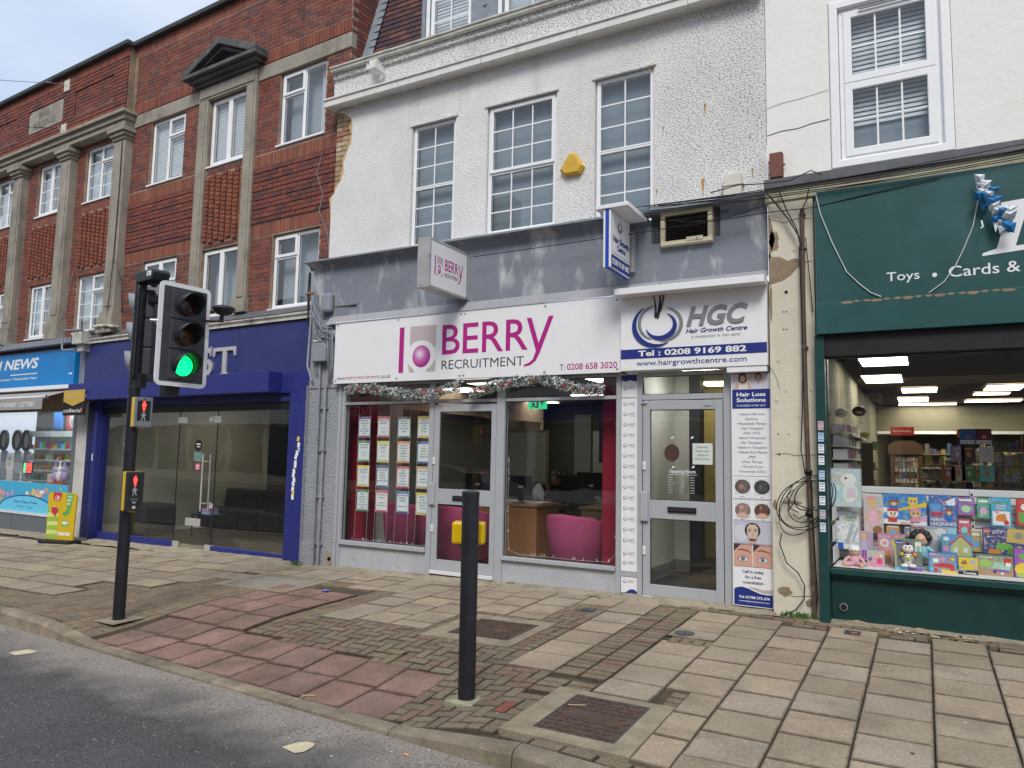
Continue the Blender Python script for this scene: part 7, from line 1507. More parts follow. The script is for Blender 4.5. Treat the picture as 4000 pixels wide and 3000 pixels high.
# collect sign (projecting, near face turned up the street)
cs=thing('hanging_sign','yellow and black parcel collection sign beside the newsagent awning','sign',bw(-6.5,-.3,2.1),-R(2.81))
u0,u1=-6.62,-5.88
B(lambda m:m.box(u0,u1,-.36,-.33,2.08,2.50),'black_board',M['black'],cs,.006)
B(lambda m:m.prism([(u0+.03,2.55),(u0+.03,2.34),((u0+u1)/2,2.25),(u1-.0,2.34),(u1-.0,2.55)],-.375,-.362,'y'),'yellow_arrow',M['yellow_sign'],cs)
mb=MB(BM); text(mb,'collect',u0+.03,u1-.17,2.135,2.205,-.3645,bold=.01); text(mb,'+',u1-.165,u1-.10,2.13,2.18,-.3645,bold=.03); mb.build('white_lettering',M['upvc'],cs); mb=MB(BM); mb.flat([(u1-.13,2.21),(u1-.06,2.21),(u1-.07,2.14),(u1-.09,2.16),(u1-.11,2.19)],-.365); mb.build('red_mark',pm((.6,.15,.12)),cs)
mb=MB(BM); text(mb,'PayPoint',u0+.15,u1-.13,2.40,2.46,-.3755); mb.build('faded_print',pm((.5,.35,.2)),cs); B(lambda m:m.box(u1-.02,u1+.02,-.35,-.03,2.40,2.46),'bracket',M['box_grey'],cs)
# swan neck lamp
sn=thing('swan_neck_lamp','black swan neck lamp over the newsagent sign','lamp',bw(-9.75,-.2,3.5),-R(2.81))
B(lambda m:m.tube([(-9.35,-.1,3.52),(-9.5,-.3,3.63),(-9.7,-.45,3.66),(-9.85,-.5,3.60),(-9.86,-.5,3.50)],.012,7),'neck',M['black'],sn); B(lambda m:(m.cyl((-9.86,-.5,3.50),(-9.86,-.52,3.38),.05,.13,16),m.cyl((-9.86,-.52,3.38),(-9.86,-.53,3.29),.13,.04,16)),'shade',M['black'],sn)
# window picture panel
pn=B(lambda m:m.prism([(-9.9-3,.17),(-7.5,.17),(-6.95,.20),(-6.88,.76),(-9.9-3,.78)],-.004,.015,'y'),'window_graphic',mat('graphic_cyan',(.06,.42,.66),.5,var=.05),ns)
random.seed(31); mb=MB(BM); cols=[WHT,RD,Y_,GN,(.6,.3,.1),BK,(.1,.3,.6),(.55,.52,.3),PK]; 
for i in range(85):
    u=-10.2+3.1*random.random(); z=.36+.24*random.random()+.06*math.sin((u+8)*1.5); a=random.uniform(-.5,.5); w_,h=random.uniform(.03,.08),random.uniform(.03,.06)
    if z<.50-.42*((u+8.45)/1.2)**2*0+.0 and abs(u+8.45)<.9 and z<.17+.36*math.sqrt(max(0,1-((u+8.45)/1.15)**2)): continue
    mb.flat([(u+x*math.cos(a)-y*math.sin(a),z+x*math.sin(a)+y*math.cos(a)) for x,y in ((-w_,-h),(w_,-h),(w_,h),(-w_,h))],-.006-.0004*i*.2,random.randrange(9))
mb.build('printed_goods',[pm(c) for c in cols],pn)
mb=MB(BM); mb.flat([(-8.45+1.15*math.cos(R(a)),.172+.34*math.sin(R(a))) for a in range(0,181,10)],-.0145); mb.build('arch_outline',pm((.02,.05,.3)),pn); mb=MB(BM); mb.flat([(-8.45+1.12*math.cos(R(a)),.172+.315*math.sin(R(a))) for a in range(0,181,10)],-.015); mb.build('arch',pm((.12,.5,.7)),pn)
mb=MB(BM); text(mb,'Open 7 Days a Week',-8.95,-8.0,.33,.39,-.0158,bold=.02); text(mb,'7:00am - 7:30pm',-8.8,-8.15,.24,.285,-.0158); mb.build('dark_lettering',pm((.02,.05,.25)),pn)
# newsagent interior
ni=thing('shop_interior','bright white newsagent interior with lit chiller shelves','room',bw(-9,1.5,0),-R(2.81))
D('shop_white',(.50,.53,.52),.7,var=.05); D('tube_light',(.8,.85,.85),.4,var=0,emit=(.85,.97,1),es=9)
mb=MB(BM); mb.quad((-13,2.2,-.2),(-6.75,2.2,-.2),(-6.75,2.2,2.7),(-13,2.2,2.7)); mb.quad((-6.74,.08,-.2),(-6.74,2.2,-.2),(-6.74,2.2,2.7),(-6.74,.08,2.7)); mb.quad((-13,.06,2.66),(-6.75,.06,2.66),(-6.75,2.2,2.66),(-13,2.2,2.66)); mb.quad((-13,.05,-.15),(-6.75,.05,-.15),(-6.75,2.2,-.15),(-13,2.2,-.15)); mb.build('wall',M['shop_white'],ni)
chl=thing('chiller_cabinet','open chiller cabinet with rows of drinks in the newsagent','chiller',bw(-9,1.5,0),-R(2.81))
random.seed(4)
mb=MB(BM); mb.box(-11.6,-7.2,1.3,1.5,1.73,1.86); mb.box(-11.6,-7.2,1.3,2.1,-.1,.2); mb.box(-7.2,-7.1,1.2,2.1,-.1,2.0); mb.build('canopy',M['upvc'],chl)
for j,z in enumerate((1.42,1.16,.92,.68,.45)):
    mb=MB(BM); mb.box(-11.6,-7.2,1.28,2.0,z,z+.03); s=mb.build('shelf',M['upvc'],chl); mb=MB(BM); u=-11.5
    while u<-7.25:
        w_=random.choice((.05,.07,.10)); h=random.uniform(.10,.19); k=random.randrange(9)
        if w_<.09: mb.cyl((u+w_/2,1.36,z+.031),(u+w_/2,1.36,z+h*.75),w_*.42,n=8,mi=k); mb.cyl((u+w_/2,1.36,z+h*.75),(u+w_/2,1.36,z+h),w_*.4,w_*.15,8,mi=k)
        else: mb.box(u,u+w_-.01,1.32,1.4,z+.031,z+h,k)
        u+=w_+.008
    mb.build('drinks',[pm(c) for c in (WHT,OR,Y_,GN,RD,CY,BRN,LG,B_)],s)
for i,u in enumerate((-9.5,-8.75,-8.05)):
    o=MB(BM); o.box(u-.33,u+.33,1.35,1.37,1.89,2.35); o=tag(o.build('backlit_picture',pm((.42,.08,.09))),('left','middle','right')[i]+' red picture panel with drinks cans above the chiller','picture'); m=MB(BM); m.disc(u,2.1,.2,.19,1.347,22,0)
    for k in range(4): m.flat(rect(u-.13+.07*k,u-.08+.07*k,2.0,2.15),1.346,1)
    m.build('cans_print',[pm((.5,.45,.42)),pm((.2,.25,.2))],o)
mb=MB(BM); mb.box(-10.3,-9.95,1.3,1.34,1.90,2.3); tag(mb.build('crisp_stand',pm((.06,.20,.55))),'blue and white advertising panel over the chiller','poster')
p=thing('ceiling_light','cool white tube light just inside the newsagent window','ceiling light',bw(-7.9,.5,2.3),-R(2.81)); mb=MB(BM); mb.cyl((-9.0,.55,2.36),(-6.95,.4,2.32),.022,n=8); mb.build('tube',M['tube_light'],p); mb=MB(BM); mb.box(-9.0,-6.95,.36,.56,2.37,2.40); mb.build('batten',M['upvc'],p)
p=thing('ceiling_light','cool ceiling panel deeper inside the newsagent','ceiling light',bw(-9,1.0,2.6),-R(2.81)); mb=MB(BM); mb.box(-10.5,-8,.9,1.2,2.62,2.65); mb.build('diffuser',M['tube_light'],p)
# window display
sd=thing('novelty_stand','grey novelty display stands with round heads at the left of the newsagent window','display stand',bw(-9.8,.4,.2),-R(2.81))
for i,u in enumerate((-10.35,-9.75,-9.35)):
    mb=MB(BM); arc(mb,u,1.62,.17,.2,0,360,.05,.05,.34,.05); mb.build('ring',M['gasket'],sd); mb=MB(BM); mb.disc(u,1.62,.14,.17,.33,24); mb.build('face',pm((.42,.38,.33)),sd); mb=MB(BM); mb.box(u-.12,u+.12,.32,.38,.75,1.40); mb.build('stem',pm((.22,.23,.28)),sd,bevel=.03)
mb=MB(BM); mb.disc(-10.0,1.15,.15,.19,.30,24,0); mb.disc(-9.6,1.12,.2,.22,.305,24,2); text(mb,'PLAY',-10.10,-9.90,1.19,1.26,.298,1); text(mb,'NOW',-10.08,-9.92,1.06,1.13,.298,1); mb.build('lottery_sign',[pm(WHT),pm(BK),pm((.3,.32,.36))],sd)
le=thing('led_sign','small red and green LED sign glowing in the newsagent window','led sign',bw(-9.1,.3,.85),-R(2.81))
mb=MB(BM); mb.box(-9.27,-8.88,.25,.28,.92,1.16); mb.build('case',M['black'],le); mb=MB(BM); 
for a in range(4):
    for b_ in range(5):
        if (a*b_)%3!=1: mb.flat(rect(-9.12+.055*a,-9.08+.055*a,.945+.042*b_,.975+.042*b_),.248)
mb.build('red_leds',mat('led_red',(.5,.02,.02),.5,var=0,emit=(1,.03,.02),es=6),le); mb=MB(BM)
for b_ in range(5): mb.flat(rect(-9.22,-9.17,.94+.042*b_,.97+.042*b_),.248)
mb.build('green_leds',mat('led_green',(.02,.5,.1),.5,var=0,emit=(.05,1,.25),es=4),le)
pt=thing('bunny_ornament','white and lilac rabbit figures in an orange bowl in the newsagent window','ornament',bw(-7.9,.35,.6),-R(2.81))
mb=MB(BM); mb.cyl((-7.85,.35,.55),(-7.85,.35,.78),.2,.24,18); mb.build('orange_bowl',pm((.45,.09,.03)),pt)
for (u,c) in ((-8.02,(.35,.28,.5)),(-7.85,WHT),(-7.68,(.35,.28,.5))):
    mb=MB(BM); mb.ell((u,.30,.90),.09,.07,.12); mb.ell((u,.29,1.04),.06,.05,.065); mb.ell((u-.025,.29,1.14),.018,.014,.07); mb.ell((u+.025,.29,1.14),.018,.014,.07); mb.build('rabbit',pm(c),pt)
mb=MB(BM); mb.box(-8.35,-8.12,.3,.4,.55,.93); tag(mb.build('gift_bag',pm((.6,.38,.38)),bevel=.01),'pale pink gift bag beside the rabbit figures','bag')
# A-board
ab=thing('pavement_sign','yellow ice lolly pavement sign on a black base outside the newsagent','pavement sign',bw(-5.87,-.62,-.2),-R(2.81))
AM=Matrix.Translation(bw(-5.87,-.62,-.205))@rotz(-R(2.81)+R(14))
mb=MB(AM); mb.box(-.36,.36,-.15,.15,0,.07); mb.build('base',M['black'],ab,bevel=.035)
pts=[(-.31,.06),(.31,.06)]+[(.27+.07*math.cos(R(a)),.82+.07*math.sin(R(a))) for a in range(0,91,15)]+[(-.25+.07*math.cos(R(a)),.82+.07*math.sin(R(a))) for a in range(90,181,15)]
mb=MB(AM); mb.prism(pts,-.012,.012,'y'); bo=mb.build('board',mat('sign_yellow',(.62,.43,.02),.4,var=.04),ab)
def lolly(y):
    m=MB(AM); L2=lambda k:-y-.0005*k
    m.flat([(-.20,.89),(-.01,.89),(-.01,.80),(-.04,.75),(-.105,.73),(-.17,.75),(-.20,.80)],L2(1),0)
    m.disc(-.105,.80,.055,.035,L2(2),18,1); m.disc(-.105,.80,.045,.027,L2(3),18,0); m.disc(-.09,.80,.022,.016,L2(4),12,1)
    for i in range(7):
        z=.08+.075*i; m.flat([(-.30,z),(-.06,z+.012),(-.05,z+.045),(-.06,z+.075),(-.30,z+.078)],L2(2+i),2+(i%2))
    m.disc(-.17,.60,.14,.05,L2(10),20,2); m.disc(-.16,.605,.10,.045,L2(11),20,3)
    m.flat([(-.24,.63),(-.09,.64),(-.06,.58),(-.12,.46),(-.16,.50),(-.20,.52)],L2(12),0)
    m.flat([(.10,.87),(.28,.87),(.20,.52),(.14,.50),(.10,.53),(.13,.62)],L2(1),4); m.flat([(.02,.52),(.12,.58),(.12,.45)],L2(1),4)
    m.flat([(.04,.30),(.18,.30),(.18,.40),(.04,.40)],L2(1),4); m.flat([(.05,.345),(.17,.345),(.17,.385),(.05,.385)],L2(2),1)
    text(m,'YOU',.13,.24,.80,.84,L2(3),1,bold=.03); text(m,'WANT',.125,.225,.74,.78,L2(3),1,bold=.03); text(m,'ME',.14,.20,.68,.72,L2(3),1,bold=.03); text(m,'68',.08,.14,.31,.335,L2(3),1); text(m,'WALLS',-.15,-.06,.745,.765,L2(5),1)
    text(m,'TWISTER',-.05,.24,.14,.20,L2(2),5,bold=.05,shear=.2)
    return m
m=lolly(.0125); m.build('front_print',[pm((.45,.03,.04)),pm(WHT),pm((.25,.42,.05)),pm((.55,.58,.2)),pm((.10,.33,.08)),pm((.75,.75,.7))],bo)
# ================================================================ traffic signal
D('signal_black',(.022,.024,.028),.5,var=.15,vs_=6,dirt=[((.06,.065,.07),3,.55,.8,.4)]); D('pole_black',(.013,.014,.019),.45,var=.25,vs_=5,bump=.3,bs=30,dirt=[((.05,.05,.055),7,.56,.74,.5),((.10,.09,.08),26,.68,.72,.6)],streak=[((.045,.045,.05),10,.55,.8,.5)]); D('signal_white',(.74,.75,.76),.5,var=.04); D('signal_grey',(.045,.048,.058),.6,var=.15,vs_=7)
D('signal_yellow',(.65,.42,.0),.4,var=.04); D('button_grey',(.17,.19,.21),.45,var=.1); D('lens_dark',(.03,.008,.008),.25,var=0); D('lens_amber',(.05,.018,.006),.25,var=0)
D('green_lamp',(.02,.5,.25),.4,var=0,emit=(.0,1,.13),es=1.9); D('red_lamp',(.5,.02,.02),.4,var=0,emit=(1,.02,.015),es=5); D('man_grey',(.35,.36,.37),.5,var=0)
PX,PY=-7.055,4.68; gz=G(PX,PY)
ts=thing('traffic_signal','black pedestrian crossing signal pole with a lit green traffic light','traffic light',(PX,PY,gz))
mb=MB(); mb.cyl((PX,PY,gz),(PX,PY,3.20),.057,n=24); mb.build('pole',M['pole_black'],ts)
mb=MB(); mb.add([(PX-.17,PY-.17,gz+.006),(PX+.17,PY-.17,gz+.004),(PX+.17,PY+.16,gz+.012),(PX-.17,PY+.16,gz+.014)],[(0,1,2,3)]); mb.build('base_cement',M['concrete_tan'],ts)
mb=MB(); mb.cyl((PX,PY,3.20),(PX,PY,3.215),.06,n=24); mb.cyl((PX,PY,2.86),(PX,PY,2.885),.060,n=24); mb.cyl((PX,PY,2.1),(PX,PY,2.13),.060,n=24); mb.build('collar',M['signal_black'],ts)
# local frame of a head: x = across (right as seen), y = into the head (away from the viewer), z up
def head(cx,cy,cz,th,h,w_,lit,bm='signal_white',vl=1.0,vm='signal_black'):
    n=Vector((math.cos(th),math.sin(th),0)); t=Vector((-math.sin(th),math.cos(th),0))
    HM=Matrix(((t.x,-n.x,0,cx),(t.y,-n.y,0,cy),(0,0,1,cz),(0,0,0,1)))
    hw,hh,r=w_/2,h/2,.06
    def rr(x0,x1,z0,z1,r):
        p=[]
        for (ax,az,s) in ((x1-r,z0+r,-90),(x1-r,z1-r,0),(x0+r,z1-r,90),(x0+r,z0+r,180)): p+=[(ax+r*math.cos(R(s+a)),az+r*math.sin(R(s+a))) for a in range(0,91,18)]
        return p
    m=MB(HM); m.prism(rr(-hw,hw,-hh,hh,r),-.003,.012,'y'); bd=m.build('backing_board',M[bm],ts)
    b=.045
    m=MB(HM); m.prism(rr(-hw+b,hw-b,-hh+b,hh-b,.012),-.006,-.0035,'y'); m.build('black_panel',M['signal_grey'],bd)
    m=MB(HM); m.box(-hw+.0,-hw+.07,-.0068,-.0058,.018,.021); m.box(hw-.055,hw,-.0068,-.0058,.018,.021); m.build('board_joint',M['gasket'],bd)
    bw_=.155
    m=MB(HM)
    for k in range(3):
        z=(1-k)*.305; m.box(-bw_,bw_,-.022,.15,z-.149,z+.149)
    bx=m.build('signal_body',M['signal_grey'],ts,bevel=.012)
    for k in range(3):
        z=(1-k)*.305-.005
        m=MB(HM); nn=28; vv=[];ff=[]
        for i in range(nn+1):
            a=R(-128+256*i/nn+90); L2=.04+.15*vl*max(0,math.cos((i/nn-.5)*math.pi))**.8
            for (rad,yy) in ((.124,-.022),(.126,-.022-L2),(.121,-.022-L2),(.116,-.022)): vv.append((rad*math.cos(a),yy,z+rad*math.sin(a)))
        for i in range(nn):
            for q in range(3): ff.append((i*4+q,i*4+q+1,(i+1)*4+q+1,(i+1)*4+q))
        ff+=[(0,1,2,3),(nn*4+3,nn*4+2,nn*4+1,nn*4)]
        m.add(vv,ff,0,True); m.build('visor',M[vm],ts)
        m=MB(HM); m.mx=HM@Matrix.Translation((0,-.023,z))@Matrix.Rotation(R(90),4,'X'); m.ell((0,0,0),.105,.105,.03,24,6,0,0,1); 
        ln=m.build('lens',M['green_lamp'] if (lit and k==2) else M[('lens_dark','lens_amber','lens_dark')[k]],ts)
    return HM
HM1=head(-6.56,4.845,2.640,-.078,1.05,.565,True)
HM2=head(-7.17,4.76,2.68,R(229),1.0,.46,False,'signal_black',.35,'box_grey')
# brackets between the pole and the heads
mb=MB(); 
for z in (3.02,2.20): mb.box(-7.0,-6.66,4.72,4.80,z-.03,z+.03)
mb.box(-6.74,-6.64,4.74,4.9,2.02,2.17); mb.box(-7.0,-6.95,4.66,4.74,2.1,2.25); mb.build('bracket',M['signal_black'],ts,bevel=.006)
mb=MB(); mb.cyl((-6.86,4.76,3.06),(-6.86,4.76,3.12),.02,n=10); mb.cyl((-6.80,4.76,3.06),(-6.80,4.76,3.10),.016,n=10); mb.cyl((-6.9,4.7,2.80),(-6.84,4.76,2.80),.02,n=8); mb.build('bolts',M['chrome'],ts)
# detector on top
DM=Matrix.Translation((-6.86,4.68,3.185))@rotz(R(-8))
mb=MB(DM); mb.prism([(-.19,.0),(.13,.0),(.17,.08),(.13,.115),(-.26,.115)],-.09,.09,'y'); dt=mb.build('detector',M['signal_black'],ts,bevel=.01)
mb=MB(DM); mb.flat(rect(.03,.12,.045,.095),-.0912); mb.build('detector_label',M['signal_white'],dt); mb=MB(DM); text(mb,'AGD',.04,.085,.055,.085,-.0918); mb.build('label_lettering',M['black'],dt)
mb=MB(DM); mb.cyl((.02,0,-.05),(.02,0,.0),.025,n=12); mb.build('detector_mount',M['signal_black'],dt)
# dome camera behind the head
mb=MB(); mb.ell((-6.38,5.17,2.96),.12,.12,.04,18,6); mb.ell((-6.38,5.17,2.945),.10,.10,.055,16,6,0,-1,0); mb.cyl((-6.40,5.17,2.89),(-6.41,5.17,2.82),.022,n=8); mb.tube([(-6.41,5.17,2.84),(-6.46,5.13,2.83),(-6.62,5.02,2.83)],.012,8); mb.build('radar_dome',M['signal_black'],ts)
# push button units
def unit(cx,cy,z0,h,w_,d,th,front,label,button):
    n=Vector((math.cos(th),math.sin(th),0)); t=Vector((-math.sin(th),math.cos(th),0))
    UM=Matrix(((t.x,-n.x,0,cx),(t.y,-n.y,0,cy),(0,0,1,z0),(0,0,0,1)))
    m=MB(UM); m.box(-w_/2,w_/2,.022,d,0,h); u=m.build('push_button_unit',M['signal_yellow'],ts,bevel=.008)
    m=MB(UM); m.box(-w_/2,w_/2,0,.0215,0,h); f=m.build('front_plate',front,u,bevel=.008)
    sz0,sz1=(h-.235,h-.035); m=MB(UM); m.box(-w_*.36,w_*.36,-.003,.0,sz0,sz1); m.build('screen',M['black'],u)
    m=MB(UM); c=(sz0+sz1)/2+.045; y=-.0045
    def man(m,c,walk,y):
        m.disc(0,c+.040,.0085,.009,y,12)
        m.flat([(-.012,c+.028),(.012,c+.028),(.010,c-.004),(-.010,c-.004)],y)
        if not walk: m.flat([(-.010,c-.004),(0,c-.004),(-.001,c-.044),(-.008,c-.044)],y); m.flat([(.001,c-.004),(.010,c-.004),(.008,c-.044),(.002,c-.044)],y); m.flat([(-.017,c+.026),(-.012,c+.028),(-.013,c-.006),(-.017,c-.006)],y); m.flat([(.012,c+.028),(.017,c+.026),(.017,c-.006),(.013,c-.006)],y)
        else: m.flat([(-.010,c-.004),(0,c-.004),(-.014,c-.046),(-.022,c-.044)],y); m.flat([(.0,c-.004),(.010,c-.004),(.020,c-.042),(.012,c-.046)],y); m.flat([(-.012,c+.026),(-.008,c+.022),(-.020,c-.002),(-.026,c+.002)],y); m.flat([(.012,c+.026),(.026,c+.006),(.022,c+.001),(.008,c+.018)],y)
    man(m,c,False,y); m.build('red_man',M['red_lamp'],u)
    m=MB(UM); man(m,c-.10,True,y); m.build('walking_man',M['man_grey'],u)
    m=MB(UM); m.cyl((0,-.001,h-.018),(0,.002,h-.018),.007,n=12); m.build('sensor_hole',M['black'],u)
    if button:
        m=MB(UM); m.flat(rect(-w_*.34,w_*.34,.045,.135),-.0012); m.build('instruction_plate',M['black'],u); m=MB(UM); textc(m,'Push button',0,.118,.010,-.0018,wmax=.09); textc(m,'Wait for signal',0,.103,.010,-.0018,wmax=.1); m.flat(rect(-.015,.015,.075,.09),-.0018); m.build('lettering',M['man_grey'],u); m=MB(UM); m.cyl((0,-.010,.035),(0,.0,.035),.016,n=16); m.build('button',M['chrome'],u)
    m=MB(UM); m.box(-.03,.03,.03,.09,-.014,0); m.build('tactile_knob',M['signal_yellow'],u)
unit(-6.85,4.66,1.70,.30,.17,.115,R(-17),M['button_grey'],'',False)
unit(-6.85,4.62,.87,.385,.17,.115,R(-17),M['signal_black'],'',True)
# ================================================================ black bollard with yellow button box
bx,by=-2.715,4.31; bz=G(bx,by)
bl=thing('push_button_post','black push button post with a yellow box behind it on a mossy cement base','bollard',(bx,by,bz))
mb=MB(); mb.cyl((bx,by,bz),(bx-.004,by,1.225),.058,.0585,32); mb.cyl((bx-.004,by,1.2),(bx-.004,by,1.232),.0605,n=32); mb.build('post',M['pole_black'],bl)
mb=MB(); mb.ell((bx-.004,by,1.232),.0605,.0605,.012,28,5,0,0,1); mb.build('cap',M['signal_grey'],bl)
mb=MB(Matrix.Translation((bx,by,bz))@rotz(R(0))); mb.tbox(-.105,.105,-.105,.105,-.05,.014,.008); mb.build('base_cement',mat('mossy_cement',(.30,.29,.20),.9,var=.25,vs_=10,dirt=[((.08,.12,.03),9,.5,.7,.8)]),bl)
YM=Matrix.Translation((bx-.082,by+.11,.865))@rotz(R(24))
mb=MB(YM); mb.box(-.115,.115,-.05,.05,.0,.155); mb.build('button_box',M['signal_yellow'],bl,bevel=.018)
mb=MB(YM); mb.cyl((-.06,0,-.014),(-.06,0,0),.008,n=8); mb.build('tactile_knob',M['black'],bl)
# ================================================================ recruitment shop interior
D('carpet_grey',(.16,.155,.135),.95,var=.12,vs_=8); D('wall_olive',(.13,.13,.105),.85,var=.05,vs_=2); D('ceil_off',(.22,.22,.20),.9,var=.05); D('crimson',(.25,.006,.028),.55,var=.05); D('raspberry',(.36,.06,.15),.9,var=.08,vs_=20,var2=(200,.12)); D('desk_wood',(.30,.14,.055),.5,var=.1,vs_=6); D('desk_oak',(.22,.15,.075),.5,var=.1); D('screen_black',(.010,.011,.014),.35,var=0); D('office_lamp',(.8,.8,.75),.5,var=0,emit=(1,.95,.82),es=3.2)
ri=thing('shop_interior','office interior of the recruitment shop with olive walls and red pillars','room',(-5,11,0))
FZ=-.04
mb=MB(); mb.quad((-7.58,7.97,FZ),(-3.0,7.97,FZ),(-3.0,15,FZ),(-7.58,15,FZ)); mb.build('carpet',M['carpet_grey'],ri)
mb=MB(); mb.quad((-7.58,15,FZ),(-3.0,15,FZ),(-3.0,15,2.62),(-7.58,15,2.62)); mb.quad((-7.58,7.97,FZ),(-7.58,15,FZ),(-7.58,15,2.62),(-7.58,7.97,2.62)); mb.quad((-3.02,7.97,FZ),(-3.02,15,FZ),(-3.02,15,2.62),(-3.02,7.97,2.62)); mb.build('wall',M['wall_olive'],ri)
mb=MB(); mb.quad((-7.58,7.97,2.62),(-3.0,7.97,2.62),(-3.0,15,2.62),(-7.58,15,2.62)); mb.build('ceiling',M['ceil_off'],ri)
mb=MB(); mb.box(-7.30,-7.0,8.25,8.5,FZ,2.6); mb.build('red_pillar',M['crimson'],ri); mb=MB(); mb.box(-3.36,-3.03,8.25,8.6,FZ,2.6); mb.build('red_pillar',M['crimson'],ri); mb=MB(); mb.box(-6.98,-6.78,8.5,8.8,FZ,2.6); mb.build('column',pm((.28,.26,.24)),ri)
for (x0,x1,y0,y1) in ((-7.3,-6.7,10.4,11.0),(-5.6,-5.0,12.2,12.8),(-4.2,-3.4,9.6,10.1),(-7.2,-6.6,13.2,13.8),(-6.2,-5.6,9.3,9.9)):  # some of these panels are extra, added to brighten the office
    p=thing('ceiling_light','square ceiling light panel inside the recruitment shop','ceiling light',((x0+x1)/2,(y0+y1)/2,2.6),0,'light panels in the recruitment shop'); m=MB(); m.box(x0,x1,y0,y1,2.595,2.61); m.build('diffuser',M['office_lamp'],p)
def tub(x,y,rz,label,s=1.0):
    t=thing('tub_chair',label,'chair',(x,y,FZ),rz,'raspberry tub chairs in the recruitment shop window')
    TM=Matrix.Translation((x,y,FZ))@rotz(rz)
    m=MB(TM); n=22; vv=[];ff=[]
    for i in range(n+1):
        a=R(-200+220*i/n); e=.07 if i in(0,n) else 0; zt=.80-.06*abs(i/n-.5)*2+(.03 if 3<i<n-3 else 0)
        for (r_,z) in ((.30,.10),(.36,.12),(.39,zt-.04),(.375,zt),(.33,zt+.005),(.30,zt-.03),(.28,.40)): vv.append((r_*math.cos(a)*s,-r_*math.sin(a)*s*-1*-1,z))
    for i in range(n):
        for q in range(6): ff.append((i*7+q,i*7+q+1,(i+1)*7+q+1,(i+1)*7+q))
    ff+=[tuple(range(7)),tuple(range(n*7,n*7+7))[::-1]]
    m.add(vv,ff,0,True); m.build('shell',M['raspberry'],t)
    m=MB(TM); m.cyl((0,0,.12),(0,0,.44),.29*s,n=24); m.build('seat_cushion',M['raspberry'],t,bevel=.03)
    for (a,b_) in ((-.2,-.2),(.2,-.2),(.2,.2),(-.2,.2)): m=MB(TM); m.cyl((a,b_,0),(a,b_,.12),.02,n=8); m.build('leg',M['black'],t)
for (x,y,rz,l) in ((-6.72,8.85,R(175),'left raspberry tub chair behind the job cards'),(-5.98,8.80,R(190),'raspberry tub chair partly behind the right column of job cards'),(-5.62,8.72,R(180),'raspberry tub chair seen through the recruitment shop door'),(-3.80,8.52,R(168),'raspberry tub chair standing alone in the right hand window')): tub(x,y,rz,l,.98)
def desk(x0,x1,y0,y1,z1,label,m='desk_wood'):
    t=thing('desk',label,'desk',((x0+x1)/2,(y0+y1)/2,FZ)); mb=MB(); mb.box(x0-.03,x1+.03,y0-.03,y1+.03,z1,z1+.028); mb.build('desktop',M[m],t,bevel=.003); mb=MB(); mb.box(x0,x1,y0,y0+.02,FZ+.02,z1); mb.build('front_panel',M[m],t)
    for x in (x0,x1-.02): mb=MB(); mb.box(x,x+.02,y0+.021,y1,FZ,z1); mb.build('side_panel',M[m],t)
desk(-5.75,-4.62,9.0,9.7,.80,'large brown wooden desk in the middle of the recruitment office'); desk(-4.12,-3.55,9.35,9.9,.78,'small pale oak desk behind the raspberry chair','desk_oak'); desk(-5.05,-4.6,10.3,11,.80,'brown desk with a computer further back','desk_oak'); desk(-7.2,-6.2,10.5,11.2,.75,'desk at the back seen through the door glass')
def monitor(x,y,z,w_,h,rz,label):
    t=thing('computer_monitor',label,'monitor',(x,y,z),rz,'computer monitors in the recruitment office'); TM=Matrix.Translation((x,y,z))@rotz(rz); m=MB(TM); m.box(-w_/2,w_/2,-.02,.02,.10,.10+h); b=m.build('housing',M['screen_black'],t,bevel=.006); m=MB(TM); m.box(-.03,.03,.0,.03,.0,.15); m.box(-.1,.1,-.07,.09,0,.012); m.build('stand',M['screen_black'],t); m=MB(TM); m.flat(rect(-.03,.05,.10+h*.4,.10+h*.5),-.0212); m.build('sticker',pm((.4,.42,.42)),b)
monitor(-5.72,9.25,.83,.42,.30,.0,'black computer monitor seen through the door glass'); monitor(-4.98,9.2,.83,.34,.28,.1,'black computer monitor on the middle desk'); monitor(-4.2,9.9,.83,.5,.34,-.2,'wide black monitor at the right of the office'); monitor(-3.72,9.6,.81,.40,.26,.2,'black screen on the small oak desk')
mb=MB(); random.seed(6)
for i in range(16): x=-5.6+.95*random.random(); y=9.0+.5*random.random(); z=.832+.008*(i%3); mb.box(x,x+.2,y,y+.14,z,z+.006)
stuffp=tag(mb.build('papers',M['paper']),'scattered papers on the middle desk','papers')
mb=MB(); mb.cyl((-5.35,9.05,.83),(-5.33,9.05,1.05),.004,n=5); mb.flat([(-5.35,.9),(-5.12,.9),(-5.09,1.04),(-5.33,1.06)],9.06); tag(mb.build('leaflet_holder',M['glass']),'clear leaflet holder on the desk','leaflet holder')
# office chair backs
for (x,y,z,l) in ((-4.45,9.9,.75,'dark office chair behind the middle desk'),(-3.95,10.2,.75,'dark rounded office chair at the right')):
    t=thing('office_chair',l,'chair',(x,y,FZ)); mb=MB(); mb.box(x-.22,x+.22,y,y+.07,z-.05,z+.48); mb.build('backrest',M['screen_black'],t,bevel=.05); mb=MB(); mb.box(x-.24,x+.24,y-.45,y-.02,.44,.52); mb.build('seat',M['screen_black'],t,bevel=.03); mb=MB(); mb.cyl((x,y-.2,0),(x,y-.2,.44),.03,n=8); mb.cyl((x,y-.2,FZ),(x,y-.2,FZ+.04),.28,n=5); mb.build('base',M['screen_black'],t)
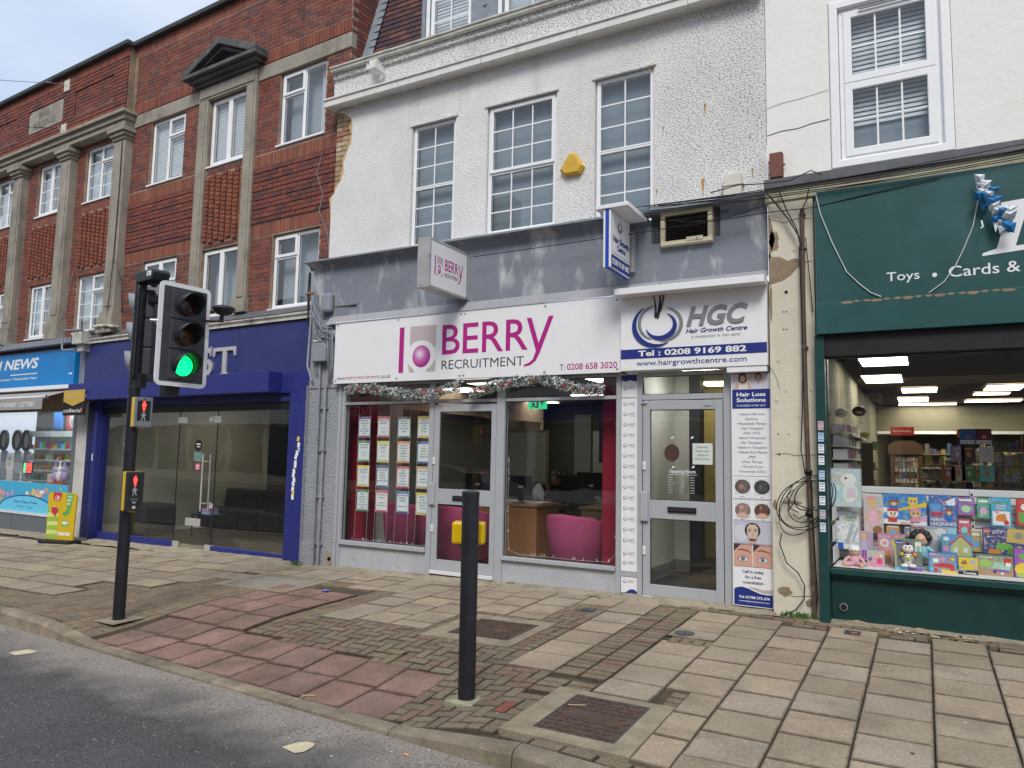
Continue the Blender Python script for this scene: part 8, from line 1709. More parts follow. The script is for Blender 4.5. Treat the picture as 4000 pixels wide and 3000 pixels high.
# seated person with dark hair, chin on hand
def skinmesh(name,verts,edges,radii,m,parent,root=0,sub=1):
    me=bpy.data.meshes.new(name); me.from_pydata(verts,edges,[]); o=bpy.data.objects.new(name,me); COL.objects.link(o); me.materials.append(m)
    sk=o.modifiers.new('skin','SKIN'); sk.use_smooth_shade=True
    for i,r_ in enumerate(radii): me.skin_vertices[0].data[i].radius=(r_,r_*.85)
    me.skin_vertices[0].data[root].use_root=True
    s=o.modifiers.new('sub','SUBSURF'); s.levels=sub; s.render_levels=sub; WM[o.name]=Matrix.Identity(4); setp(o,parent); return o
px,py=-4.78,9.98
pe=thing('person','person with long dark hair in dark clothes sitting at the desk, hand at the face','person',(px,py,FZ))
V_=[(0,.05,.50),(0,.05,.70),(0,.03,.92),(0,.0,1.02),(0,-.02,1.08), (-.17,.02,.98),(-.22,-.12,.82),(-.10,-.26,.90),(-.05,-.20,1.02), (.17,.02,.98),(.22,-.10,.80),(.10,-.28,.82),(-.02,-.32,.83), (-.09,-.12,.50),(-.10,-.40,.50),(-.10,-.42,.12),(-.10,-.50,.02),(.09,-.12,.50),(.10,-.40,.50),(.10,-.42,.12),(.10,-.50,.02)]
E_=[(0,1),(1,2),(2,3),(3,4),(3,5),(5,6),(6,7),(7,8),(3,9),(9,10),(10,11),(11,12),(0,13),(13,14),(14,15),(15,16),(0,17),(17,18),(18,19),(19,20)]
RR=[.13,.12,.12,.07,.05,.055,.045,.036,.026,.055,.045,.036,.026,.08,.06,.045,.04,.08,.06,.045,.04]
skinmesh('body',[(px+a,py+b_,c+FZ) for a,b_,c in V_],E_,RR,pm((.02,.018,.02)),pe)
mb=MB(); mb.ell((px,py-.04,1.19+FZ),.075,.09,.11,16,12,0); mb.ell((px,py-.13,1.18+FZ),.012,.016,.02,8,6,0)
for s_ in (-1,1): mb.ell((px+s_*.028,py-.122,1.205+FZ),.010,.006,.006,8,5,1); mb.ell((px+s_*.076,py-.04,1.18+FZ),.010,.016,.022,8,5,0)
mb.ell((px,py-.125,1.135+FZ),.022,.006,.006,8,5,2)
mb.build('head',[pm((.20,.11,.07)),pm(BK),pm((.25,.06,.06))],pe)
mb=MB(); mb.ell((px,py-.015,1.22+FZ),.098,.105,.115,16,10,0,-.1,1); mb.ell((px-.08,py+.01,1.08+FZ),.04,.07,.16,10,8); mb.ell((px+.08,py+.01,1.08+FZ),.04,.07,.16,10,8); mb.ell((px,py+.05,1.12+FZ),.095,.06,.18,12,8); mb.build('hair',pm((.010,.008,.009)),pe)
for (s_,cx,cz) in ((0,-.05,1.03),(1,-.02,.83)):
    mb=MB(); c=Vector((px+cx,py-.23-(.1 if s_ else 0),cz+FZ)); mb.ell(tuple(c),.026,.018,.032,10,6)
    for k in range(4): o_=c+Vector((-.018+.012*k,-.008,.028)); mb.tube([tuple(o_),tuple(o_+Vector((0,-.012,.026))),tuple(o_+Vector((0,.006,.05-.004*abs(k-1.5))))],.0062,6)
    mb.tube([tuple(c+Vector((.02,0,-.01))),tuple(c+Vector((.038,-.006,.012))),tuple(c+Vector((.036,.0,.032)))],.0075,6); mb.build('hand',pm((.20,.11,.07)),pe)
mb=MB(); random.seed(12)
mb.add([(-4.98,9.6,.85),(-4.82,9.6,.84),(-4.80,9.58,.98),(-4.86,9.57,1.10),(-4.94,9.6,1.08),(-5.0,9.58,.96),(-4.9,9.5,.95)],[(0,1,6),(1,2,6),(2,3,6),(3,4,6),(4,5,6),(5,0,6)]); tag(mb.build('carrier_bag',M['bag_white']),'white carrier bag hanging beside the seated person','bag')
# exit sign, speaker, wall pictures, letter posters
es=thing('exit_sign','green emergency exit sign hanging inside the recruitment shop','exit sign',(-4.30,8.35,2.08))
mb=MB(); mb.box(-4.43,-4.17,8.35,8.37,2.085,2.225); b=mb.build('panel',mat('exit_green',(.01,.25,.10),.4,var=0,emit=(.05,.8,.35),es=.5),es); mb=MB(); mb.flat([(-4.26,2.19),(-4.20,2.19),(-4.23,2.12)],8.348); mb.disc(-4.36,2.18,.012,.012,8.348,10); mb.flat([(-4.38,2.17),(-4.33,2.165),(-4.33,2.13),(-4.30,2.10),(-4.32,2.095),(-4.35,2.12),(-4.39,2.10),(-4.40,2.11),(-4.37,2.13)],8.348); mb.flat(rect(-4.31,-4.28,2.10,2.20),8.348); mb.build('pictogram',M['vinyl_white'],b)
mb=MB(); mb.box(-5.75,-5.62,9.6,9.75,1.72,1.95); tag(mb.build('loudspeaker',M['screen_black'],bevel=.015),'black loudspeaker on the back wall seen above the monitor','loudspeaker')
mb=MB(); mb.box(-7.3,-6.4,12.9,12.93,.95,2.0,0); mb.box(-7.25,-6.45,12.88,12.9,1.0,1.95,1); tag(mb.build('wall_map',[pm((.2,.19,.15)),pm((.30,.32,.28))]),'pale framed wall map at the back of the office','picture')
for i in range(6): mb=MB(); mb.box(-6.1+.32*i,-5.82+.32*i,13.5,13.55,FZ,2.0); tag(mb.build('filing_cabinet',pm((.28,.28,.26) if i%2 else (.20,.20,.19))),'tall pale cabinet door at the back of the office','cabinet','row of pale cabinets at the back of the recruitment office')
mb=MB(); mb.box(-4.75,-4.2,11.5,11.6,1.4,2.1,0); mb.box(-5.2,-4.9,11.5,11.6,FZ,2.2,1); tag(mb.build('coat_rail',[pm((.02,.025,.05)),pm((.25,.26,.24))]),'dark coats hanging at the back of the office','coats')
mb=MB(); mb.box(-4.15,-3.55,11.2,11.25,1.42,1.88,0); mb.disc(-3.75,1.65,.12,.16,11.19,20,1); mb.flat(rect(-4.12,-3.58,1.40,1.43),11.188,2); tag(mb.build('wall_poster',[pm((.015,.025,.035)),pm((.22,.17,.13)),pm(WHT)]),'dark framed poster with a figure on the office back wall','poster')
# job cards
CARD=[
('CONSTRUCTION',(.09,.04,.25),['CARPENTERS -','WARDROBE','FITTER','£40,000 pa','BECKENHAM','AREA']),('CATERING & HOSPITALITY',(.55,.03,.05),['KITCHEN PORTERS','REQUIRED','','Hospitality weekend','','Immediate start','various locations']),('INDUSTRIAL',(.03,.10,.05),['Gardeners','Sutton Area','£13.03 ph','Full time shifts','available']),('DRIVING',(.65,.45,.02),['Dustcart','Class 2 Drivers','Oxted','£17.00 ph','Full time']),
('INDUSTRIAL',(.02,.25,.08),['WAREHOUSE','OPERATIVES','','Monday to Friday early','Good rates of pay','Apply now']),('DRIVING',(.68,.60,.03),['VAN DRIVER','DRIVERS','WAREHOUSE','OPERATIVES','','Start this week']),('OFFICE PROFESSIONAL',(.65,.22,.02),['Claim Handler','Pratts Bottom','£23,000 -','£25,000 PA','Cust Service','exp reqd']),('CONSTRUCTION',(.02,.04,.22),['QS','Bromley','£80,000 +','Facades and','Cladding Exp']),
('DRIVING',(.68,.60,.03),['VAN DRIVERS','REQUIRED','','Monday to Friday','own van','Apply now']),('CONSTRUCTION',(.02,.05,.28),['Bus Dev Manager','Bromley','£60,000 pa','OTE 100k','Facades and Cladding']),('CATERING & HOSPITALITY',(.55,.02,.04),['CHEFS','BROMLEY +','CROYDON','AREA','£13.00 ph','Various shifts']),('OFFICE & PROFESSIONAL',(.62,.30,.08),['Customer Service','Advisor','','Full time','£11.75 per hour']),
('INDUSTRIAL',(.02,.22,.08),['Garden','Operatives','Bromley Area','£12.00 ph','Full time shifts','available']),('CATERING & HOSPITALITY',(.55,.03,.08),['School Catering','Assistants','','Term time','£11.00 per hour']),('CONSTRUCTION',(.02,.07,.35),['DESIGN MANAGER','REQUIRED','BROMLEY','','Permanent role']),('DRIVING',(.68,.50,.02),['BROMLEY','Dustcart','Class 2 Drivers','£18.00 ph','Full time'])]
CX=(-6.81,-6.47,-6.12,-5.79); CN=('far left','second','third','right hand'); RN=('top','second','third','bottom'); CCN={'CONSTRUCTION':'navy','DRIVING':'yellow','INDUSTRIAL':'green','CATERING & HOSPITALITY':'red','OFFICE PROFESSIONAL':'orange','OFFICE & PROFESSIONAL':'orange'}
for i,(hd,c,ls) in enumerate(CARD):
    r_,k=i//4,i%4; cx=CX[k]+.004*(r_); z1=1.99-.336*r_+random.uniform(-.004,.004); z0=z1-.29; y=7.975+random.uniform(-.004,.006)
    x0,x1=cx-.103,cx+.103
    t=thing('job_card','white job card with a %s %s header, %s row, %s column in the window'%('purple' if i==0 else CCN[hd],hd.split()[0],RN[r_],CN[k]),'job card',(cx,y,z0),0,'job cards hanging in the recruitment shop window')
    mb=MB(); mb.box(x0,x1,y,y+.004,z0,z1); b=mb.build('card',M['paper_blue'],t)
    mb=MB(); mb.box(x0+.002,x1-.002,y-.0008,y,z1-.032,z1-.002); mb.box(x0+.002,x1-.002,y-.0008,y,z0+.002,z0+.018)
    for a,b2 in ((x0+.002,x0+.008),(x1-.008,x1-.002)): mb.box(a,b2,y-.0008,y,z0+.018,z1-.032)
    mb.build('coloured_border',pm(c),b)
    mb=MB(); textc(mb,hd,cx,z1-.024,.013,y-.0014,wmax=.15,bold=.02); mb.build('header_lettering',M['vinyl_white'],b)
    mb=MB(); z=z1-.065; mb.flat(rect(x0+.02,x1-.02,z0+.022,z0+.027),y-.0012)
    for li,s in enumerate(ls):
        big=len(ls)<=6 and i not in (1,4,5,8) or li<2
        h=.018 if big else .009
        if s: textc(mb,s,cx,z,h,y-.0012,wmax=.175,bold=.01)
        z-=.036 if big else .024
    mb.build('lettering',M['ink_black'],b)
    mb=MB()
    for a in (x0-.008,x1+.002):
        for zz in (z0+.01,z1-.018): mb.box(a,a+.006,y-.004,y+.004,zz,zz+.008)
    mb.build('wire_grip',M['vinyl_white'],t)
hw=MB()
for k,cx in enumerate(CX):
    for s_ in (-.105,.105): hw.tube([(cx+s_,7.978,2.15),(cx+s_,7.978,.9),(cx+s_+.012*math.sin(k*3+s_),7.978,.6),(cx+s_-.008,7.978,.30)],.0016,4)
tag(hw.build('hanging_wires',M['cable_white']),'fine steel wires holding the job cards','wires')
# fairy lights
def fairy(pts,label):
    t=thing('fairy_lights',label,'fairy lights',pts[0]); mb=MB(); mb.tube(pts,.002,4); mb.build('wire',M['cable_white'],t); mb=MB(); random.seed(int(abs(pts[0][0])*10))
    for i in range(len(pts)-1):
        p,q=Vector(pts[i]),Vector(pts[i+1])
        for k in range(max(1,int((q-p).length/.10))): c=p.lerp(q,random.random()); d=Vector((random.uniform(-.6,.6),random.uniform(-.3,.3),1)).normalized()*.03; mb.cyl(tuple(c),tuple(c+d),.0035,n=5)
    mb.build('bulbs',M['vinyl_white'],t)
fairy([(-6.95,7.94,.305),(-6.6,7.945,.30),(-6.2,7.94,.31),(-5.9,7.94,.30),(-5.66,7.94,.305)],'string of tiny clear fairy lights on the left window sill')
fairy([(-4.47,7.95,1.5),(-4.475,7.95,.9),(-4.46,7.95,.35),(-4.3,7.94,.30),(-3.9,7.94,.305),(-3.5,7.94,.30),(-3.15,7.94,.31),(-3.07,7.94,.42),(-3.06,7.95,1.0),(-3.065,7.95,1.9)],'string of tiny clear fairy lights around the right hand window')
# garlands
D('tinsel_white',(.62,.64,.64),.8,var=.2,vs_=60); D('tinsel_green',(.06,.13,.09),.8,var=.3,vs_=60); D('berry_red',(.45,.01,.015),.3,var=.1); D('cone_brown',(.25,.13,.07),.7,var=.2)
def garland(pts,label,seed):
    t=thing('christmas_garland',label,'garland',pts[0],0,'frosted garlands under the recruitment sign'); rr=random.Random(seed); wh,gr,rd,cn=MB(),MB(),MB(),MB()
    L_=[(Vector(pts[i+1])-Vector(pts[i])).length for i in range(len(pts)-1)]; tot=sum(L_)
    for n_ in range(int(tot*1500)):
        d=rr.random()*tot; i=0
        while d>L_[i]: d-=L_[i]; i+=1
        c=Vector(pts[i]).lerp(Vector(pts[i+1]),d/L_[i]); clump=.6+.4*math.sin((c.x*23)+seed)*math.sin(c.x*9)
        r_=.055*(.5+.5*rr.random())*(.95+.6*clump); a=rr.random()*6.28; c=c+Vector((rr.uniform(-.02,.02),r_*.7*math.cos(a),r_*math.sin(a)))
        ln=rr.uniform(.014,.032); u=Vector((rr.uniform(-1,1),rr.uniform(-1,1),rr.uniform(-1,1))).normalized()*ln; w_=u.cross(Vector((rr.random(),rr.random(),rr.random()))).normalized()*ln*.35
        (wh if rr.random()<.74 else gr).add([tuple(c-u),tuple(c+w_),tuple(c+u),tuple(c-w_)],[(0,1,2,3)])
    for n_ in range(int(tot*5.5)):
        x=rr.random(); d=x*tot; i=0
        while d>L_[i]: d-=L_[i]; i+=1
        c=Vector(pts[i]).lerp(Vector(pts[i+1]),d/L_[i])+Vector((0,-.05,rr.uniform(-.03,.03)))
        for k in range(3): rd.ell((c.x+rr.uniform(-.018,.018),c.y,c.z+rr.uniform(-.014,.014)),.012,.012,.012,7,5)
    for n_ in range(int(tot*1.2)):
        d=rr.random()*tot; i=0
        while d>L_[i]: d-=L_[i]; i+=1
        c=Vector(pts[i]).lerp(Vector(pts[i+1]),d/L_[i]); cn.ell((c.x,c.y-.05,c.z),.02,.02,.03,8,6)
    wh.build('frosted_needles',M['tinsel_white'],t)['kind']='stuff'; gr.build('green_needles',M['tinsel_green'],t)['kind']='stuff'; rd.build('berries',M['berry_red'],t); cn.build('pine_cones',M['cone_brown'],t)
garland([(-6.98,7.77,2.36),(-6.75,7.77,2.37),(-6.5,7.77,2.35),(-6.2,7.77,2.30),(-5.9,7.77,2.26),(-5.5,7.77,2.26),(-5.3,7.77,2.32),(-5.08,7.77,2.35)],'frosted christmas garland with red berries over the left window',3)
garland([(-4.95,7.77,2.22),(-4.8,7.77,2.29),(-4.5,7.77,2.36),(-4.1,7.77,2.40),(-3.8,7.77,2.38),(-3.6,7.77,2.30),(-3.35,7.77,2.25),(-3.15,7.77,2.26)],'frosted christmas garland with red berries over the right window',8)
# ================================================================ clinic hallway
D('hall_wall',(.50,.50,.47),.8,var=.04); D('hall_yellow',(.40,.36,.20),.6,var=.05); D('hall_dark',(.03,.032,.034),.5,var=.1); D('grey_skirting',(.18,.19,.21),.6,var=.05)
ch=thing('hallway','pale clinic hallway behind the glazed door','room',(-2.3,10,0))
mb=MB(); mb.quad((-2.95,7.98,0),(-2.95,9.8,0),(-2.95,9.8,2.6),(-2.95,7.98,2.6)); mb.quad((-2.95,9.8,0),(-2.75,9.8,0),(-2.75,9.8,2.6),(-2.95,9.8,2.6)); mb.build('wall',M['hall_wall'],ch)
mb=MB(); mb.box(-2.75,-2.60,9.8,10.0,0,2.6); mb.build('dark_post',M['hall_dark'],ch); mb=MB(); mb.quad((-3.6,11.4,0),(-1.0,11.4,0),(-1.0,11.4,2.6),(-3.6,11.4,2.6)); mb.quad((-1.38,7.98,0),(-1.38,11.4,0),(-1.38,11.4,2.6),(-1.38,7.98,2.6)); mb.build('yellow_wall',M['hall_yellow'],ch)
mb=MB(); mb.quad((-2.95,7.97,0),(-1,7.97,0),(-1,11.4,0),(-2.95,11.4,0)); mb.build('floor',M['hall_dark'],ch); mb=MB(); mb.box(-2.949,-2.93,7.98,9.79,0,.16); mb.box(-2.93,-2.751,9.78,9.799,0,.16); mb.build('skirting',M['grey_skirting'],ch); mb=MB(); mb.quad((-2.95,7.97,2.6),(-1,7.97,2.6),(-1,11.4,2.6),(-2.95,11.4,2.6)); mb.build('ceiling',M['hall_wall'],ch)
p=thing('ceiling_light','warm spotlight over the clinic hallway','ceiling light',(-2.6,10.8,2.55)); mb=MB(); mb.box(-2.8,-2.45,10.6,11.0,2.575,2.59); mb.build('diffuser',mat('hall_lamp',(.8,.8,.6),.5,var=0,emit=(1,.85,.45),es=10),p)
p=thing('ceiling_light','ceiling light just inside the clinic door','ceiling light',(-2.4,9.0,2.55)); mb=MB(); mb.box(-2.6,-2.2,8.8,9.2,2.575,2.59); mb.build('diffuser',mat('hall_lamp_b',(.8,.8,.7),.5,var=0,emit=(1,.98,.92),es=14),p)
# ================================================================ far side of the street (what the windows reflect)
D('far_render',(.62,.55,.42),.85,var=.1); D('far_brick',(.20,.12,.08),.9,var=.2); D('far_white',(.78,.77,.72),.85,var=.06); D('far_roof',(.07,.05,.05),.85,var=.2); D('far_glass',(.03,.035,.04),.15,var=0); D('far_red',(.6,.05,.045),.5,var=0); D('far_navy',(.02,.04,.25),.45,var=0)
def farb(x0,x1,m,h,label,fas,txt,tx0,tx1):
    t=thing('opposite_building',label,'building',((x0+x1)/2,-9.3,-.2)); mb=MB(); hol=[]
    n=int((x1-x0)/3.2)
    for i in range(n):
        c=x0+(x1-x0)*(i+.5)/n
        for z in (4.6,7.5): hol.append((c-.65,c+.65,z,z+1.7))
    wm=MB(Matrix.Rotation(math.pi,4,'Z')); hh=[(-b_,-a,c,d) for a,b_,c,d in hol]; wallgrid(wm,-x1,-x0,-.3,h,9.3,hh,.15); wm.build('wall',M[m],t)
    for a,b_,c,d in hh: w_=MB(Matrix.Rotation(math.pi,4,'Z')); rectframe(w_,a,b_,c,d,9.38,9.45,.07); w_.box((a+b_)/2-.03,(a+b_)/2+.03,9.385,9.44,c+.07,d-.07); wo=w_.build('window',M['upvc'],t); g=MB(Matrix.Rotation(math.pi,4,'Z')); g.quad((a,9.43,c),(b_,9.43,c),(b_,9.43,d),(a,9.43,d)); g.build('pane',M['far_glass'],wo)
    rf=MB(); rf.add([(x0,-9.1,h),(x1,-9.1,h),(x1,-12.6,h+2.0),(x0,-12.6,h+2.0),(x1,-16,h),(x0,-16,h)],[(0,1,2,3),(3,2,4,5),(0,3,5),(1,4,2)]); ro=rf.build('roof',M['far_roof'],t); c=MB(); c.box(x0+1,x0+2,-13,-12,h+.5,h+3.4); c.build('chimney',M['far_brick'],ro)
    sf=MB(Matrix.Rotation(math.pi,4,'Z')); sf.box(-x1+.1,-x0-.1,9.0,9.3,2.9,3.75); s=sf.build('fascia',M[fas],t); lt=MB(Matrix.Rotation(math.pi,4,'Z')); text(lt,txt,-tx1,-tx0,3.12,3.52,8.996); lt.build('lettering',M['upvc'],s)
    gl=MB(Matrix.Rotation(math.pi,4,'Z')); 
    for i in range(n): a=-x1+(x1-x0)*i/n; gl.quad((a+.2,9.28,.3),(a+(x1-x0)/n-.2,9.28,.3),(a+(x1-x0)/n-.2,9.28,2.8),(a+.2,9.28,2.8))
    gl.build('shop_window',M['far_glass'],t)
farb(-28.5,-18.0,'far_render',9.5,'cream building across the street with a red POST OFFICE fascia','far_red','POST OFFICE',-22.0,-18.5)
farb(-17.9,-8.4,'far_white',9.8,'pale building across the street with a navy stationer fascia','far_navy','WHSmith',-16.5,-13.2)
farb(-8.3,3.0,'far_render',9.4,'cream building directly across the street','far_navy','BANK',-4,-1)
farb(3.1,12,'far_brick',8.9,'brown brick building across the street to the right','far_red','Wee SE',5,8)
farb(-100,-46.1,'far_render',9.6,'cream terrace across the street beyond the library','far_white','SHOP',-80,-76)
farb(-46,-28.6,'far_render',8.6,'long cream building across the street at the far left','far_white','LIBRARY',-36,-32)
# parked car across the road
def car(cx,cy,col,label):
    t=thing('parked_car',label,'car',(cx,cy,-.35)); CM=Matrix.Translation((cx,cy,-.32)); P=[(-2.1,.35),(-2.12,.62),(-2.0,.82),(-1.55,.92),(-.85,1.38),(-.4,1.46),(.6,1.45),(1.15,1.30),(1.75,.98),(2.08,.90),(2.12,.45),(2.05,.32)]
    m=MB(CM); n=len(P); V=[]
    for (y,s) in ((-.86,.0),(-.82,1),(.82,1),(.86,0)):
        for (x,z) in P: V.append((x,y*(.82 if z>1.0 else 1) ,z))
    m.add(V,[(k*n+i,k*n+(i+1)%n,(k+1)*n+(i+1)%n,(k+1)*n+i) for k in range(3) for i in range(n)]+[tuple(range(n)),tuple(range(3*n,4*n))[::-1]]); b=m.build('body',mat('car_'+col[0],col[1],.25,var=0,coat=.6),t)
    m=MB(CM)
    for y in (-.868,.868): m.add([(x,y*.90,z) for x,z in ((-1.35,.95),(-.80,1.32),(-.38,1.40),(.1,1.40),(.1,.95))],[(0,1,2,3,4)]); m.add([(x,y*.90,z) for x,z in ((.16,.95),(.16,1.40),(.6,1.39),(1.1,1.24),(1.45,.98))],[(0,1,2,3,4)])
    m.build('window',M['far_glass'],t)
    for x in (-1.35,1.3):
        for y in (-.80,.80): m=MB(CM); m.cyl((x,y-.09,.31),(x,y+.09,.31),.31,n=24); w_=m.build('wheel',M['black'],t); m=MB(CM); m.cyl((x,y-.1,.31),(x,y+.1,.31),.18,n=16); m.build('rim',M['alu_trim'],w_)
    m=MB(CM); m.box(-2.14,-2.08,-.7,-.4,.62,.76); m.build('headlight',M['vinyl_white'],t); m=MB(CM); m.box(-2.14,-2.08,.4,.7,.62,.76); m.build('headlight',M['vinyl_white'],t)
car(-13.0,-3.6,('silver',(.45,.46,.47)),'silver hatchback parked across the road, seen only as a reflection')
# ================================================================ litter, leaves and weeds
D('leaf',(.30,.14,.05),.8,var=.3,vs_=60); D('leaf_dark',(.07,.045,.03),.85,var=.3,vs_=60); D('weed',(.05,.12,.02),.8,var=.35,vs_=60); D('butt',(.6,.35,.12),.8,var=.1)
random.seed(77)
def leafmesh(x,y,s,mb,mi=0):
    z=G(x,y)+.006; a=random.random()*6.28; P=[(-1,0,.0),(-.4,.5,.15),(.3,.35,.0),(1,0,.25),(.3,-.4,.05),(-.4,-.45,.2)]
    mb.add([(x+s*(p[0]*math.cos(a)-p[1]*math.sin(a)),y+s*(p[0]*math.sin(a)+p[1]*math.cos(a)),z+s*p[2]) for p in P],[(0,1,2,3,4,5)],mi)
mb=MB()
for i in range(45):
    x=random.uniform(-8,1); y=kf(x)-.02-.12*random.random()**2; mb.v; s=.008+.012*random.random(); z=RZ(x,y)+.006; a=random.random()*3; mb.add([(x-s*math.cos(a),y-s*math.sin(a),z),(x+s*math.sin(a)*.5,y-s*.4,z+.004),(x+s*math.cos(a),y+s*math.sin(a),z+.002),(x-s*math.sin(a)*.5,y+s*.4,z)],[(0,1,2,3)],i%3)
for i in range(34): leafmesh(-.45+.9*random.random()**1.4,7.50+.16*random.random(),.02+.015*random.random(),mb,i%3)
for i in range(30): leafmesh(random.uniform(-7.4,-1.5),7.66+.14*random.random(),.010+.012*random.random(),mb,i%3)
for i in range(26): leafmesh(random.uniform(-4,1.2),random.uniform(4.2,7.4),.006+.009*random.random(),mb,1+i%2)
leafmesh(-.6,7.27,.05,mb,0); leafmesh(-1.92,7.63,.045,mb,0); leafmesh(-3.1,7.55,.03,mb,0)
lf=tag(mb.build('fallen_leaves',[M['leaf'],M['leaf_dark'],pm((.5,.42,.28))]),'dry brown leaves blown against the shopfronts','leaves'); lf['kind']='stuff'
mb=MB()
for i in range(70): leafmesh(random.uniform(-7,2),random.uniform(4,7.6),.004+.004*random.random(),mb,i%2)
for i in range(60):
    x=random.uniform(-7,-1); y=kf(x)-.5*random.random()-.02; z=RZ(x,y)+.004; s=.004+.006*random.random(); mb.add([(x-s,y,z),(x,y-s,z),(x+s,y,z),(x,y+s,z)],[(0,1,2,3)],i%2)
lt_=tag(mb.build('grit',[pm((.55,.52,.46)),pm((.3,.25,.18))]),'small pale grit and litter scattered over paving and road','grit'); lt_['kind']='stuff'
for i,(x,y,rd,l) in enumerate(((-2.62,3.54,1,'orange cigarette end in the gutter below the kerb'),(-1.97,4.42,0,'pale wooden stick on the rusty manhole cover'),(-3.83,3.98,0,'forked dry twig on the pink tactile paving'))):
    mb=MB(); z=(RZ(x,y) if rd else G(x,y))+.008; a=random.random()*3
    if i==0: mb.cyl((x-.02,y,z),(x+.02,y-.01,z),.006,n=8)
    else: mb.tube([(x-.05,y,z),(x+.05,y+.04,z+.003)],.003,5); 
    if i==2: mb.tube([(x-.02,y+.01,z),(x-.01,y-.05,z)],.003,5)
    tag(mb.build(('cigarette_end','stick','twig')[i],M['butt'] if i==0 else pm((.45,.36,.2))),l,'litter')
mb=MB(); x,y=-6.02,6.48; z=G(x,y)+.006; mb.add([(x-.06,y,z),(x,y-.03,z+.01),(x+.07,y,z+.015),(x+.03,y+.05,z+.01),(x-.04,y+.04,z+.02)],[(0,1,2,3,4)]); tag(mb.build('wrapper',pm((.12,.14,.45))),'blue and silver wrapper lying on the pink tactile paving','litter')
mb=MB(); x,y=-3.72,4.95; z=G(x,y)+.006; mb.add([(x-.02,y,z),(x+.01,y-.02,z+.01),(x+.02,y+.03,z+.01),(x-.01,y+.03,z)],[(0,1,2,3)]); tag(mb.build('wrapper',pm((.05,.10,.5))),'tiny blue scrap on the brick paving left of the bollard','litter')
def weeds(cx,cy,n,r,h,label,base=0):
    mb=MB()
    for i in range(n):
        x=cx+random.gauss(0,r); y=cy+random.gauss(0,.02); z=G(x,y)+base; a=random.random()*6.28; l=h*random.uniform(.4,1.1); dx,dy=math.cos(a)*l*.5,math.sin(a)*l*.3
        w_=.004+.003*random.random(); mb.add([(x-w_,y,z),(x+w_,y,z),(x+dx*.5+w_,y+dy*.5,z+l*.7),(x+dx,y+dy,z+l)],[(0,1,2,3)])
    o=tag(mb.build('weeds',M['weed']),label,'weeds'); o['kind']='stuff'
weeds(-1.08,7.66,110,.10,.06,'green weeds growing at the foot of the cream pillar'); weeds(-7.72,7.72,40,.05,.08,'tuft of grass at the foot of the blue post'); weeds(-4.35,7.80,14,.03,.04,'tiny weed against the grey stall riser'); weeds(-2.95,7.78,14,.04,.03,'small weeds below the logo strip')
mb=MB(); 
for i in range(60): x=-4.5+random.gauss(0,.16)-1.5; z=6.695; mb.ell((-5.05+random.gauss(0,.10),7.75,6.69),.018,.015,.016,6,4)
o=tag(mb.build('moss',M['weed']),'green moss growing on top of the white cornice','moss'); o['kind']='stuff'
# ================================================================ separate pieces become objects of their own
def explode(o,nm):
    if o.children: return
    me=o.data; n=len(me.vertices); p=list(range(n))
    def f(a):
        while p[a]!=a: p[a]=p[p[a]]; a=p[a]
        return a
    for e in me.edges: p[f(e.vertices[0])]=f(e.vertices[1])
    g={}
    for q in me.polygons: g.setdefault(f(q.vertices[0]),[]).append(q)
    if len(g)<2: return
    base=WM[o.name].translation; par=o.parent; mods=[(m.width,m.segments) for m in o.modifiers]; mats=list(me.materials)
    for qs in g.values():
        ids={}; mb=MB()
        for q in qs:
            fc=[]
            for v in q.vertices:
                if v not in ids: ids[v]=len(mb.v); mb.v.append(tuple(me.vertices[v].co+base))
                fc.append(ids[v])
            mb.f.append(tuple(fc)); mb.mi.append(q.material_index); mb.sm.append(q.use_smooth)
        mb.build(nm,mats,par,bevel=mods[0][0] if mods else 0)
    bpy.data.objects.remove(o); bpy.data.meshes.remove(me)
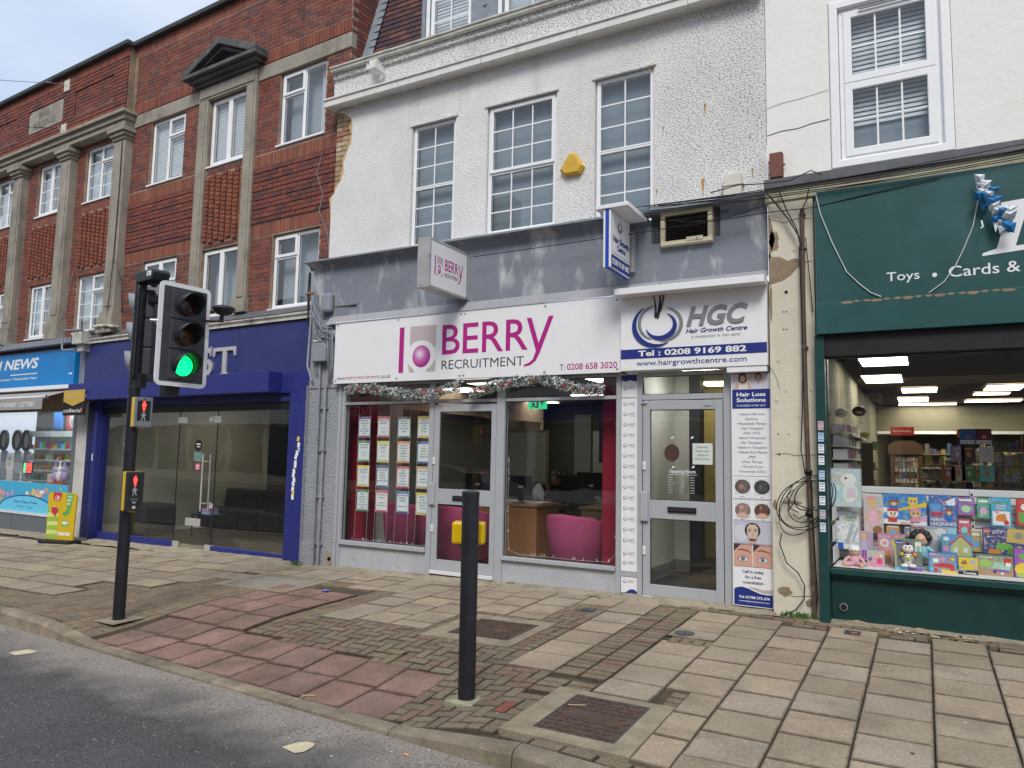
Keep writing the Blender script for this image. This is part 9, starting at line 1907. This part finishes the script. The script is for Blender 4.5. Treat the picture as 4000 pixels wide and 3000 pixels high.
EX={'blind_slats':'blind_slat','cards':'card','stock':'stock_item','stone_lintel_band':'lintel_stone','coping_stone':'coping_stone','window_architrave':'architrave_stone','entablature':'entablature_moulding','glazing_bars':'glazing_bar','window_head_lip':'window_head_lip','signal_body':'signal_aspect','patch_fitting':'patch_fitting','backrest':'backrest','seat':'seat_cushion','lead_flashing':'lead_flashing','magenta_lettering':'letter','black_lettering':'letter','hair_strands':'hair_strand','screw_caps':'screw_cap','frame_post':'frame_post','rubber':'rubber','bare_patch':'bare_patch','crack':'crack','paint_flake':'paint_flake','glass_edge':'glass_edge','bottom_rail':'bottom_rail','pipe_clip':'pipe_clip','double_door':'door_leaf','shelves':'shelf','mugs':'mug','bulbs':'bulb','collar':'collar','armrest':'armrest','iron_frame':'frame_edge','concrete_surround':'surround_slab','curtain_folds':'curtain_fold','wire_frame':'wire','screw_holes':'screw_hole','lead_ledge':'lead_sheet','red_leds':'led','green_leds':'led','hair':'hair_clump','rust_stain':'rust_stain'}
for o in list(bpy.data.objects):
    b=o.name.split('.')[0]
    if o.type=='MESH' and o.parent and b in EX and not o.get('kind') and len(o.data.polygons)<900: explode(o,EX[b])
for o in list(bpy.data.objects):
    b=o.name.split('.')[0]
    if o.type=='MESH' and b in ('drinks','printed_goods','wire_mesh','recess_shadow_line','white_film','blue_print','cable_tangle','peeled_paint','carved_ornament','torn_stickers','paint_chips','hanging_wires','papers','cove','navy_print','rubble','tread_pattern'): o['kind']='stuff'
# toy fascia letters, the only long words there
for o in list(bpy.data.objects):
    if o.name.startswith('white_lettering') and o.parent and o.parent.name.startswith('toy_shop'): explode(o,'letter')
# overhead cables of the bundle one by one
cb=[o for o in bpy.data.objects if o.name.startswith('cable_bundle')][0]
t=thing('cable_bundle',cb['label'],cb['category'],tuple(WM[cb.name].translation)); del cb['label']; del cb['category']; cb.name='strand_source'; WM['strand_source']=WM.get('cable_bundle',Matrix.Identity(4)) if False else Matrix.Translation(cb.location); setp(cb,t); explode(cb,'cable')
# labels for look-alike things
def relabel(group,fn):
    L2=[o for o in bpy.data.objects if o.get('group')==group and o.get('category')]
    L2.sort(key=lambda o:(o.location.y,o.location.x))
    for i,o in enumerate(L2): o['label']=fn(i,o)
ORD=('nearest','second','third','fourth','fifth','sixth','seventh','eighth','ninth','tenth','eleventh','farthest')
relabel('light panels on the toy shop ceiling',lambda i,o:'%s ceiling light panel in the toy shop counting back from the window, %s'%(ORD[i],'at the left' if o.location.x<.3 else 'towards the right'))
relabel('light panels in the recruitment shop',lambda i,o:'%s square ceiling light in the recruitment office counting back from the window'%ORD[i])
relabel('shelving deep inside the toy shop',lambda i,o:'%s shelving unit crammed with stock counting back into the toy shop'%ORD[i])
relabel('row of pale cabinets at the back of the recruitment office',lambda i,o:'%s tall cabinet door from the left at the back of the office'%('first','second','third','fourth','fifth','sixth')[i])
